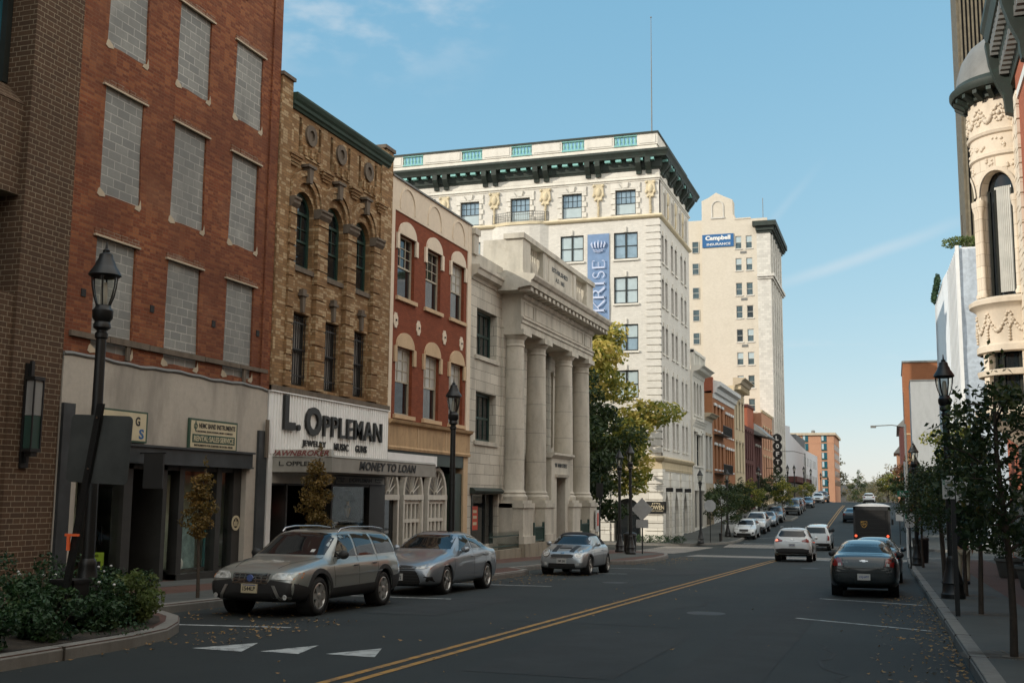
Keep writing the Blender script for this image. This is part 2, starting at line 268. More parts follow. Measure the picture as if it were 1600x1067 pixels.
floor_paver('walk_brick', (.12, .062, .048), (.095, .05, .04), (.1, .085, .07), .2, .1, .01); floor_paver('walk_slab', (.095, .1, .094), (.078, .083, .078), (.09, .085, .075), 1.5, 1.5, .02); floor_paver('cross_paver', (.3, .28, .25), (.22, .2, .18), (.09, .08, .07), .6, .3, .05)

# ---------------------------------------------------------------- mesh builder
class MB:
    def __init__(s): s.v = []; s.f = []
    def add(s, vs, fs):
        o = len(s.v); s.v += [tuple(p) for p in vs]; s.f += [tuple(i+o for i in f) for f in fs]; return s
    def box(s, x0, x1, y0, y1, z0, z1, f=None):
        vs = [(x, y, z) for z in (z0, z1) for y in (y0, y1) for x in (x0, x1)]
        if f: vs = [f(*p) for p in vs]
        return s.add(vs, [(0, 1, 3, 2), (4, 6, 7, 5), (0, 4, 5, 1), (2, 3, 7, 6), (0, 2, 6, 4), (1, 5, 7, 3)])
    def hexa(s, a, b):
        return s.add(list(a)+list(b), [(3, 2, 1, 0), (4, 5, 6, 7)]+[(i, (i+1) % 4, 4+(i+1) % 4, 4+i) for i in range(4)])
    def prism(s, pts, d0, d1, f, cap0=True):
        """2-D outline (s, z) between depths d0 and d1, f(s, d, z) gives the world point"""
        n = len(pts); a = [f(p[0], d1, p[1]) for p in pts]; b = [f(p[0], d0, p[1]) for p in pts]
        tr = tessellate_polygon([[Vector((p[0], p[1], 0)) for p in pts]])
        fs = [tuple(t) for t in tr]
        if cap0: fs += [tuple(i+n for i in reversed(t)) for t in tr]
        return s.add(a+b, fs+[(i, i+n, (i+1) % n+n, (i+1) % n) for i in range(n)])
    def lathe(s, prof, c=(0, 0, 0), n=16, ax='z', a0=0, a1=2*math.pi, caps=True):
        full = abs(a1-a0-2*math.pi) < 1e-6; m = n if full else n+1; vs = []
        for r, h in prof:
            for i in range(m):
                a = a0+(a1-a0)*i/n; x, y = r*math.cos(a), r*math.sin(a)
                p = {'z': (x, y, h), 'x': (h, x, y), 'y': (x, h, y)}[ax]; vs.append((p[0]+c[0], p[1]+c[1], p[2]+c[2]))
        fs = []
        for j in range(len(prof)-1):
            for i in range(n):
                k = (i+1) % m; fs.append((j*m+i, j*m+k, (j+1)*m+k, (j+1)*m+i))
        if full and caps:
            if prof[0][0] > 1e-4: fs.append(tuple(range(m))[::-1])
            if prof[-1][0] > 1e-4: fs.append(tuple((len(prof)-1)*m+i for i in range(m)))
        return s.add(vs, fs)
    def tube(s, pts, rs, n=8):
        pts = [Vector(p) for p in pts]; 
        if isinstance(rs, (int, float)): rs = [rs]*len(pts)
        vs = []; up = Vector((.13, .21, .97))
        for i, p in enumerate(pts):
            t = (pts[min(i+1, len(pts)-1)]-pts[max(i-1, 0)]).normalized()
            a = t.cross(up); a = a.normalized() if a.length > .05 else t.cross(Vector((1, 0, 0))).normalized(); b = t.cross(a)
            vs += [p+(a*math.cos(2*math.pi*k/n)+b*math.sin(2*math.pi*k/n))*rs[i] for k in range(n)]
        fs = [(i*n+k, i*n+(k+1) % n, (i+1)*n+(k+1) % n, (i+1)*n+k) for i in range(len(pts)-1) for k in range(n)]
        fs += [tuple(range(n))[::-1], tuple((len(pts)-1)*n+k for k in range(n))]
        return s.add(vs, fs)
    def ball(s, c, r, n=10, m=7):
        rx, ry, rz = r if isinstance(r, tuple) else (r, r, r)
        pr = [(math.sin(math.pi*j/m), -math.cos(math.pi*j/m)) for j in range(m+1)]
        o = len(s.v); s.lathe(pr, (0, 0, 0), n)
        for i in range(o, len(s.v)): x, y, z = s.v[i]; s.v[i] = (c[0]+x*rx, c[1]+y*ry, c[2]+z*rz)
        return s
    def mesh(s, name, mat, off=(0, 0, 0), smooth=False):
        me = bpy.data.meshes.new(name); me.from_pydata([(x-off[0], y-off[1], z-off[2]) for x, y, z in s.v], [], s.f); me.validate()
        bm = bmesh.new(); bm.from_mesh(me); bmesh.ops.recalc_face_normals(bm, faces=bm.faces); bm.to_mesh(me); bm.free()
        if mat: me.materials.append(MATS[mat] if isinstance(mat, str) else mat)
        if smooth: shade(me, smooth if isinstance(smooth, (int, float)) and smooth is not True else 40)
        return me
def shade(me, ang=40):
    me.polygons.foreach_set('use_smooth', [True]*len(me.polygons))
    try: me.set_sharp_from_angle(angle=R(ang))
    except Exception: pass
def tag(o, label, cat, group=None):
    o['label'] = label; o['category'] = cat
    if group: o['group'] = group
    return o
def thing(name, label, cat, loc, group=None, rz=0, rx=0):
    o = bpy.data.objects.new(name, None); COL.objects.link(o); o.location = loc; o.rotation_euler = (rx, 0, rz); o.empty_display_size = .3
    return tag(o, label, cat, group)
def off(parent):
    """offset from the world to a part's own coordinates (things built in world coordinates)"""
    p = Vector((0, 0, 0))
    while parent is not None: p = p+Vector(parent.location); parent = parent.parent
    return p
KEEP_WHOLE = {'lettering', 'stems', 'trunk', 'flowers', 'crown', 'post_holes', 'door_slats', 'panel_joint', 'joint', 'door_gap', 'shop_interior', 'interior', 'shelf_goods', 'timber_strip', 'quoins', 'flashing', 'lantern', 'pickets', 'frame', 'grille', 'dentils', 'ribs', 'shopfront', 'glazed_door', 'fanlight_bars', 'balcony', 'balcony_rail', 'canopy', 'body', 'oriel_curtain', 'oriel_window_frame', 'arrow', 'emblem', 'round_emblem', 'rusticated_stone', 'bay', 'slot_backing'}
SINGULAR = {'brackets': 'bracket', 'balusters': 'baluster', 'modillions': 'modillion', 'corbels': 'corbel', 'soffit_blocks': 'soffit_block', 'base_blocks': 'base_block', 'windows': 'window', 'street_windows': 'street_window'}
def pieces(mb):
    """split a builder into builders, one for each far-apart piece"""
    par = list(range(len(mb.v)))
    def root(i):
        while par[i] != i: par[i] = par[par[i]]; i = par[i]
        return i
    for f in mb.f:
        a = root(f[0])
        for j in f[1:]: par[root(j)] = a
    isl = {}
    for i in range(len(mb.v)): isl.setdefault(root(i), []).append(i)
    keys = list(isl)
    if len(keys) < 2 or len(keys) > 400: return [mb]
    B = []
    for k in keys: P = [mb.v[i] for i in isl[k]]; B.append(([min(p[c] for p in P) for c in range(3)], [max(p[c] for p in P) for c in range(3)]))
    S = [max(h[c]-l[c] for c in range(3)) for l, h in B]; grp = list(range(len(keys)))
    def gr(i):
        while grp[i] != i: i = grp[i]
        return i
    for i in range(len(keys)):
        for j in range(i):
            d = sum(max(0, B[i][0][c]-B[j][1][c], B[j][0][c]-B[i][1][c])**2 for c in range(3))**.5
            if d <= max(.02, .5*max(S[i], S[j])): grp[gr(i)] = gr(j)
    sets = {}
    for i, k in enumerate(keys): sets.setdefault(gr(i), []).append(k)
    if len(sets) < 2 or len(sets) > 100: return [mb]
    of = {}; out = []
    for n, ks in enumerate(sets.values()):
        m = MB(); mp = {}
        for k in ks:
            for i in isl[k]: mp[i] = len(m.v); m.v.append(mb.v[i]); of[i] = n
        out.append((m, mp))
    for f in mb.f: m, mp = out[of[f[0]]]; m.f.append(tuple(mp[i] for i in f))
    return [m for m, _ in out]
def part(name, mb, mat, parent=None, smooth=False, label=None, local=False):
    if parent is not None and name not in KEEP_WHOLE:
        ps = pieces(mb)
        if len(ps) > 1:
            ps.sort(key=lambda m: -len(m.v)); os_ = [part_one(SINGULAR.get(name, name), m, mat, parent, smooth, label, local) for m in ps]; return os_[0]
    return part_one(name, mb, mat, parent, smooth, label, local)
def part_one(name, mb, mat, parent=None, smooth=False, label=None, local=False):
    me = mb.mesh(name, mat, (0, 0, 0) if local or parent is None else off(parent), smooth)
    o = bpy.data.objects.new(name, me); COL.objects.link(o)
    if parent is not None: o.parent = parent
    if label: o['label'] = label
    return o
def obj(name, me, parent, loc=(0, 0, 0), rz=0):
    o = bpy.data.objects.new(name, me); COL.objects.link(o); o.parent = parent; o.location = loc; o.rotation_euler = (0, 0, rz); return o
def solo(name, mb, mat, label, cat, group=None, base=None, smooth=False):
    """a thing that is one mesh; its origin at its base"""
    b = base or (0, 0, 0); o = bpy.data.objects.new(name, mb.mesh(name, mat, b, smooth)); COL.objects.link(o); o.location = b; return tag(o, label, cat, group)
def struct(name, mb, mat, smooth=False):
    o = part(name, mb, mat, None, smooth); o['kind'] = 'structure'; return o
def copy_tree(o, parent=None):
    c = o.copy(); COL.objects.link(c)
    if parent is not None: c.parent = parent
    for ch in [x for x in o.children]: copy_tree(ch, c)
    return c
DG = None
def text_mb(body, w, h, f, thick=.02, d=0.0, bold=0.0, space=1.0, shear=0.0, italic=0):
    """lettering fitted to w x h; f(s, d, z): s 0..w, z 0..h"""
    cu = bpy.data.curves.new('text', 'FONT'); cu.body = body; cu.size = 1; cu.offset = bold; cu.space_character = space; cu.fill_mode = 'FRONT'; cu.resolution_u = 3; cu.shear = shear
    o = bpy.data.objects.new('text', cu); COL.objects.link(o); dg = bpy.context.evaluated_depsgraph_get(); me = bpy.data.meshes.new_from_object(o.evaluated_get(dg))
    mb = MB(); vs = [v.co.copy() for v in me.vertices]
    if vs:
        x0 = min(v.x for v in vs); x1 = max(v.x for v in vs); y0 = min(v.y for v in vs); y1 = max(v.y for v in vs)
        P = [((v.x-x0)/(x1-x0)*w, (v.y-y0)/(y1-y0)*h) for v in vs]
        fs = [tuple(p.vertices) for p in me.polygons]; n = len(P)
        ed = {}
        for fc in fs:
            for i in range(len(fc)):
                e = (fc[i], fc[(i+1) % len(fc)])
                if (e[1], e[0]) in ed: del ed[(e[1], e[0])]
                else: ed[e] = 1
        mb.add([f(a, d+thick, b) for a, b in P]+[f(a, d, b) for a, b in P], fs+[(a, a+n, b+n, b) for a, b in ed])
    bpy.data.objects.remove(o); bpy.data.meshes.remove(me); return mb
FX = -15.8
def L(s, d, z): return (FX+d, s, z)                    # the left building line, facing the street
def South(y0): return lambda s, d, z: (s, y0-d, z)
def West(x0): return lambda s, d, z: (x0-d, s, z)      # right-hand buildings, facing the street
ROT = {'L': R(90), 'S': 0.0, 'W': R(-90)}
def arch_pts(s0, s1, z0, zs, rise, n=10):
    """rectangle with an arched top: springs at zs"""
    c = (s0+s1)/2; a = (s1-s0)/2
    return [(s0, z0), (s1, z0)]+[(c+a*math.cos(math.pi*i/n), zs+rise*math.sin(math.pi*i/n)) for i in range(n+1)]
def rect_pts(s0, s1, z0, z1): return [(s0, z0), (s1, z0), (s1, z1), (s0, z1)]
def wall_mb(f, outline, holes, rev=.22, back=.4):
    """a wall face with openings: front sheet, reveals rev deep, outer edge back deep"""
    mb = MB(); loops = [outline]+holes; allp = [p for lp in loops for p in lp]
    ed = []; k = 0
    for lp in loops: ed += [(k+i, k+(i+1) % len(lp)) for i in range(len(lp))]; k += len(lp)
    q = delaunay_2d_cdt([Vector(p) for p in allp], ed, [], 1, 1e-5)
    def inside(x, y, lp):
        c = False
        for i in range(len(lp)):
            (xa, ya), (xb, yb) = lp[i], lp[i-1]
            if (ya > y) != (yb > y) and x < (xb-xa)*(y-ya)/(yb-ya)+xa: c = not c
        return c
    def keep(t):
        x = sum(q[0][i].x for i in t)/3; y = sum(q[0][i].y for i in t)/3; return not any(inside(x, y, h) for h in holes) and inside(x, y, outline)
    mb.add([f(p.x, 0, p.y) for p in q[0]], [tuple(t) for t in q[2] if keep(t)])
    for lp, dd in [(outline, back)]+[(h, rev) for h in holes]:
        n = len(lp); mb.add([f(p[0], 0, p[1]) for p in lp]+[f(p[0], -dd, p[1]) for p in lp], [(i, (i+1) % n, (i+1) % n+n, i+n) for i in range(n)])
    return mb
WT = {}
def window_meshes(w, h, style, fm, pm, sw=.07, cols=2, rows=2, low=None):
    key = (round(w, 2), round(h, 2), style, fm, pm, cols, rows, low)
    if key in WT: return WT[key]
    fr = MB(); I = lambda x, y, z: (x, y, z)
    hh = h
    if style == 'arch':
        zs = h-w/2; o = arch_pts(0, w, 0, zs, w/2, 12); i_ = arch_pts(sw, w-sw, sw, zs, w/2-sw, 12); n = len(o)
        fr.add([(a, 0, b) for a, b in o]+[(a, 0, b) for a, b in i_]+[(a, .1, b) for a, b in o]+[(a, .1, b) for a, b in i_],
               [(k, (k+1) % n, n+(k+1) % n, n+k) for k in range(n)]+[(n+k, n+(k+1) % n, 3*n+(k+1) % n, 3*n+k) for k in range(n)])
        fr.box(sw, w-sw, .0, .08, zs-.04, zs+.04); hh = zs
    else:
        fr.box(0, sw, 0, .1, 0, h); fr.box(w-sw, w, 0, .1, 0, h); fr.box(sw, w-sw, 0, .1, h-sw, h); fr.box(sw, w-sw, 0, .1, 0, sw)
    if style in ('sash', 'arch'): fr.box(sw, w-sw, .012, .08, hh*.5-.03, hh*.5+.03)
    if style == 'pair':
        fr.box(w/2-.07, w/2+.07, .003, .1, sw, h-sw); fr.box(sw, w/2-.07, .012, .08, h*.5-.035, h*.5+.035); fr.box(w/2+.07, w-sw, .012, .08, h*.5-.035, h*.5+.035)
    if style == 'top6':
        fr.box(sw, w-sw, .012, .08, h*.46-.03, h*.46+.03)
    if cols > 1 and style != 'pair':
        z0 = hh*.5+.03 if low is None else low
        for k in range(1, cols): fr.box(sw+(w-2*sw)*k/cols-.014, sw+(w-2*sw)*k/cols+.014, .02, .05, z0, hh-(sw if style != 'arch' else .04))
        for k in range(1, rows): zz = z0+(hh-sw-z0)*k/rows; fr.box(sw, w-sw, .023, .047, zz-.014, zz+.014)
    pn = MB(); pm = (pm,) if isinstance(pm, str) else pm
    if style == 'arch':
        P = arch_pts(sw*.5, w-sw*.5, sw*.5, h-w/2, w/2-sw*.5, 12); pn.prism(P, -.07, -.055, lambda s, d, z: (s, -d, z))
    else: pn.box(sw*.5, w-sw*.5, .055, .07, sw*.5, h-sw*.5)
    res = [fr.mesh('window', fm), pn.mesh('pane', pm[0])]
    if len(pm) > 1:     # a blind or curtain behind part of the window shows as a second sheet in the upper or lower sash
        b = MB(); z0, z1 = (sw, h*.46) if pm[1] == 'low' else (h*.5, h-sw); b.box(sw, w-sw, .045, .052, z0, z1); res.append(b.mesh('blind', pm[2]))
    WT[key] = res; return res
def window(root, f, side, s0, s1, z0, z1, style='sash', fm='frame_dark', pm='glass', d=-.12, cols=1, rows=1, low=None, sill=None, sw=.07):
    ms = window_meshes(s1-s0, z1-z0, style, fm, pm, sw, cols, rows, low); a = s0 if side != 'W' else s1
    p = Vector(f(a, d, z0))-off(root); o = obj('window', ms[0], root, p, ROT[side]); obj('pane', ms[1], o)
    if len(ms) > 2: obj('blind', ms[2], o)
    if sill:
        k = ('sill', round(s1-s0, 2), sill)
        if k not in WT: b = MB(); b.box(-.1, s1-s0+.1, -.2, .1, -.14, -.003); WT[k] = b.mesh('sill', sill)
        obj('sill', WT[k], o)
    return o
# ---------------------------------------------------------------- ground
ZP = [(-60, 1.3), (0, 0), (55, -1.21), (68, -1.55), (80, -1.7), (89, -1.42), (97, -1.15), (108, -.72), (143, .5), (165, 1.05), (185, 1.25), (215, 1.1), (260, .5), (340, -1.2), (700, -9), (2500, -30)]
def zg(y):
    for (a, za), (b, zb) in zip(ZP, ZP[1:]):
        if y <= b: t = (y-a)/(b-a); return za+(zb-za)*t
    return ZP[-1][1]
def strip(mb, x0, x1, ys, dz=0.0):
    """a sheet that follows the street's rise and fall; x0, x1 numbers or functions of y"""
    g = lambda x, y: x(y) if callable(x) else x
    vs = [];
    for y in ys: vs += [(g(x0, y), y, zg(y)+dz), (g(x1, y), y, zg(y)+dz)]
    return mb.add(vs, [(2*i, 2*i+1, 2*i+3, 2*i+2) for i in range(len(ys)-1)])
def yrange(a, b, st=4.0):
    n = max(1, int(math.ceil((b-a)/st))); r = [a+(b-a)*i/n for i in range(n+1)]
    return sorted(set(r+[p[0] for p in ZP if a < p[0] < b]))
def pave(name, outline, mat, dz, kerb=None, kw=.16):
    """a raised pavement: outline (x, y) counter-clockwise; top follows the street, sides drop to the road"""
    xs = [p[0] for p in outline]; ys = [p[1] for p in outline]
    pts = []
    n = len(outline)
    for i in range(n):
        a = Vector(outline[i]); b = Vector(outline[(i+1) % n]); k = max(1, int((b-a).length/3))
        pts += [a+(b-a)*j/k for j in range(k)]
    nb = len(pts); grid = []
    y = min(ys)
    while y < max(ys):
        x = min(xs)
        while x < max(xs): grid.append(Vector((x+.37, y+.41))); x += 4
        y += 3
    r = delaunay_2d_cdt(pts+grid, [(i, (i+1) % nb) for i in range(nb)], [], 1, 1e-4)
    mb = MB(); mb.add([(v.x, v.y, zg(v.y)+dz) for v in r[0]], [tuple(q) for q in r[2]])
    mb.add([(p.x, p.y, zg(p.y)+dz) for p in pts]+[(p.x, p.y, zg(p.y)-.1) for p in pts], [(i, (i+1) % nb, (i+1) % nb+nb, i+nb) for i in range(nb)])
    o = struct(name, mb, mat)
    return o
def kerb(name, line, dz=.15, w=.18, mat='kerb'):
    """kerb stones along an open line (road on the right-hand side of travel), proud of the pavement by 4 mm"""
    P = [];
    for a, b in zip(line, line[1:]):
        a = Vector(a); b = Vector(b); k = max(1, int((b-a).length/2)); P += [a+(b-a)*j/k for j in range(k)]
    P.append(Vector(line[-1])); mb = MB(); ring = []
    for i, p in enumerate(P):
        t = (P[min(i+1, len(P)-1)]-P[max(i-1, 0)]).normalized(); nrm = Vector((t.y, -t.x)); z = zg(p.y)
        q = p-nrm*w; e = p+nrm*.012; e2 = p-nrm*.012
        ring.append([(q.x, q.y, z+dz-.05), (q.x, q.y, z+dz+.006), (e2.x, e2.y, z+dz+.006), (e.x, e.y, z+dz-.03), (e.x, e.y, z-.1)])
    vs = [v for r_ in ring for v in r_]; m = 5
    mb.add(vs, [(i*m+k, i*m+k+1, (i+1)*m+k+1, (i+1)*m+k) for i in range(len(ring)-1) for k in range(m-1)])
    return struct(name, mb, mat)
def build_ground():
    mb = MB(); strip(mb, -900, 900, yrange(-60, 2500, 40), -.12); struct('ground', mb, 'ground')
    mb = MB(); strip(mb, -13.5, 2.5, yrange(-40, 330)); struct('road', mb, 'asphalt')
    mb = MB(); strip(mb, -140, -13.5, yrange(63, 80), -.004); strip(mb, 2.5, 120, yrange(63, 80), -.004); struct('side_road', mb, 'asphalt')
    # left pavement, first block, with its kerb bulges
    ln = [(-8.5, -30), (-8.75, 6), (-8.95, 10.2), (-9.1, 12.2), (-9.3, 13.2), (-9.75, 14.1), (-10.3, 14.9), (-11.0, 15.5), (-11.7, 15.8), (-11.75, 16.3), (-11.75, 27.6), (-11.5, 28.1), (-10.8, 28.7), (-10.7, 29.6), (-10.75, 33), (-11.0, 34.4), (-11.75, 35.1), (-11.75, 43), (-11.2, 43.7), (-10.2, 44.5), (-9.95, 45.4), (-9.95, 50), (-10.3, 54), (-11.0, 57.5), (-12.2, 60.3), (-14, 62), (-16.5, 62.8), (-45, 63)]
    pave('pavement', ln+[(-45, -30)], 'walk_brick', .15); kerb('kerb_stones', ln)
    mb = MB(); strip(mb, -13.3, -11.93, yrange(15.6, 43), .154); strip(mb, -13.0, -11.0, yrange(44.4, 57), .154); struct('pavement_slabs', mb, 'walk_slab')
    mb = MB(); strip(mb, -15.8, -14.6, yrange(19, 41), .154); struct('pavement_edge', mb, 'walk_slab')
    ln2 = [(-45, 80), (-16, 80.2), (-13.8, 80.9), (-12.2, 82), (-11.3, 83.6), (-11.0, 85.5), (-11.0, 90), (-11.8, 91.6), (-11.8, 112), (-11.0, 113.2), (-9.6, 114.5), (-9.5, 121), (-10.2, 123), (-11.8, 124.5), (-11.8, 200), (-11.0, 204), (-11.0, 330)]
    pave('pavement', ln2+[(-45, 330)], 'walk_slab', .15); kerb('kerb_stones', ln2)
    rk = [(2.2, 63), (1.5, 62.5), (.8, 61), (.48, 58), (.5, 45), (.7, 24), (.8, 13), (.9, -30)]
    pave('pavement', rk+[(40, -30), (40, 63)], 'walk_slab', .15); kerb('kerb_stones', rk)
    mb = MB(); strip(mb, 2.3, 4.05, yrange(-10, 60), .154); struct('pavement_bricks', mb, 'walk_brick')
    rk2 = [(.9, 330), (.9, 83), (1.3, 81.5), (2.4, 80.5), (4, 80.2)]
    pave('pavement', rk2+[(40, 80.2), (40, 330)], 'walk_slab', .15); kerb('kerb_stones', rk2)
    # crossings of pale pavers over the street and the side street
    mb = MB(); strip(mb, -10.3, .5, yrange(58.5, 62.5, 2), .004); strip(mb, -11.4, .6, yrange(79.8, 83.2, 2), .004)
    strip(mb, -15.2, -11.9, yrange(64, 79, 3), .004); struct('crossing', mb, 'cross_paver')
    # painted lines
    y = MB()
    for dx in (-.12, .12):
        strip(y, lambda v, d=dx: -5.42+d-.05, lambda v, d=dx: -5.42+d+.05, yrange(2, 57, 3), .005)
        strip(y, lambda v, d=dx: -5.55+d-.05-(v-86)*.012, lambda v, d=dx: -5.55+d+.05-(v-86)*.012, yrange(86, 159, 3), .005)
    struct('centre_line', y, 'line_yellow')
    w = MB()
    def seg(ax, ay, bx, by, wd=.1):
        a = Vector((ax, ay)); b = Vector((bx, by)); t = (b-a).normalized(); n_ = Vector((-t.y, t.x))*wd/2
        k = max(1, int((b-a).length/2)); pts = [a+(b-a)*i/k for i in range(k+1)]
        w.add([(p.x+s*n_.x, p.y+s*n_.y, zg(p.y)+.005) for p in pts for s in (1, -1)], [(2*i, 2*i+1, 2*i+3, 2*i+2) for i in range(k)])
    for t in (((-8.42, 12.5), (-8.02, 13.4), (-7.68, 12.45)), ((-7.5, 12.58), (-7.18, 13.5), (-6.95, 12.55)), ((-6.66, 12.7), (-6.3, 13.55), (-5.98, 12.66))):
        w.add([(x, yy, zg(yy)+.005) for x, yy in t], [(0, 1, 2)])
    seg(-10.6, 15.0, -8.7, 15.45); seg(-11.6, 22.25, -8.9, 22.5); seg(-11.5, 27.9, -8.4, 28.2); seg(-10.5, 35.5, -8.3, 36.5, .08); seg(-10.6, 40.5, -8.3, 41, .08)
    seg(-1.75, 21.3, .5, 19.8, .09); seg(-1.7, 27.2, .5, 26.2, .09); seg(-10.5, 84.2, -5.7, 84.2, .45); seg(-11.5, 88.5, -8.8, 91.5, .12)
    seg(-11.5, 98, -9, 98, .1); seg(-11.5, 104.5, -9, 104.5, .1); seg(-10.8, 180, -5.9, 180, 1.2); seg(-1.6, 57.2, .4, 57.2, .1); seg(-5.2, 57.4, .3, 57.4, .35)
    struct('road_markings', w, 'line_white')
build_ground()

# ---------------------------------------------------------------- left side buildings
def bx(name, mat, root, boxes, f=L, **k):
    mb = MB()
    for b in boxes: mb.box(*b, f=f)
    return part(name, mb, mat, root, **k)
def profile_run(mb, f, s0, s1, prof):
    """a moulding: prof is a list of (d, z), run from s0 to s1, ends closed"""
    n = len(prof); mb.add([f(s0, d, z) for d, z in prof]+[f(s1, d, z) for d, z in prof], [(i, (i+1) % n, (i+1) % n+n, i+n) for i in range(n)]+[tuple(range(n)), tuple(n+i for i in range(n))]); return mb
def ring(mb, f, c, z, r0, r1, d0, d1, a0=0, a1=360, n=20):
    """a flat ring or arch band standing proud of a wall"""
    full = a1-a0 >= 360; m = n if full else n+1; A = [R(a0+(a1-a0)*i/n) for i in range(m)]
    P = lambda r, d: [f(c+r*math.cos(a), d, z+r*math.sin(a)) for a in A]
    vs = P(r0, d1)+P(r1, d1)+P(r0, d0)+P(r1, d0); fs = []
    for i in range(n):
        k = (i+1) % m; fs += [(i, k, m+k, m+i), (i, k, 2*m+k, 2*m+i), (m+i, m+k, 3*m+k, 3*m+i)]
    if not full: fs += [(0, m, 3*m, 2*m), (m-1, 2*m-1, 4*m-1, 3*m-1)]
    return mb.add(vs, fs)

def brown_building():
    # the near end of the terrace
    r = thing('brick_building', 'dark brown brick building with a teal window at the left edge of the street', 'building', (FX, 17.5, -.4))
    bx('wall', 'brown_brick', r, [(17.08, 18.42, -.9, .04, -1, 17.2), (-45, 17.08, -.9, -.02, -1, 5.4), (-45, 17.08, -.9, -.1, 7.35, 9.15), (-45, 17.08, -.9, -.02, 12.6, 17.2)])
    mb = MB(); mb.hexa([L(-45, -.9, 9.15), L(17.08, -.9, 9.15), L(17.08, -.08, 9.15), L(-45, -.08, 9.15)], [L(-45, -.9, 9.62), L(17.08, -.9, 9.62), L(17.08, -.55, 9.62), L(-45, -.09, 9.2)]); part('sill', mb, 'brown_brick', r)
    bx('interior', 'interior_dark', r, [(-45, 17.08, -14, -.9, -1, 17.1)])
    for z0, z1 in ((9.65, 12.58), (5.42, 7.33)):
        w = bx('window', 'frame_dark', r, [(s, s+.14, -.74, -.56, z0, z1) for s in [16.93-2.4*k for k in range(8)]]); bx('pane', 'teal_glass', w, [(-3, 17.0, -.72, -.69, z0, z1)])
    part('roof', MB().box(FX-14, FX, -45, 18.4, 17.2, 17.3), 'roof', r)
    # the tall wall lantern
    t = thing('wall_lantern', 'tall teal glass wall lantern on the dark brown brick wall', 'wall lamp', (FX+.2, 17.5, 2.1))
    bx('bracket', 'dark_metal', t, [(17.4, 17.6, .05, .1, 2.1, 4.1), (17.46, 17.54, .1, .16, 2.2, 4.15)])
    bx('lantern_frame', 'dark_metal', t, [(17.36, 17.64, .1, .34, 3.77, 3.84), (17.36, 17.64, .1, .34, 2.4, 2.47)]+[(a, a+.025, b, b+.025, 2.47, 3.77) for a in (17.365, 17.61) for b in (.105, .31)]+[(17.42, 17.58, .15, .3, 2.32, 2.4)])
    bx('lantern_glass', 'old_glass', t, [(17.39, 17.61, .13, .31, 3.1, 3.77)]); bx('lantern_glass', 'iron_green', t, [(17.39, 17.61, .13, .31, 2.47, 3.09)])
brown_building()

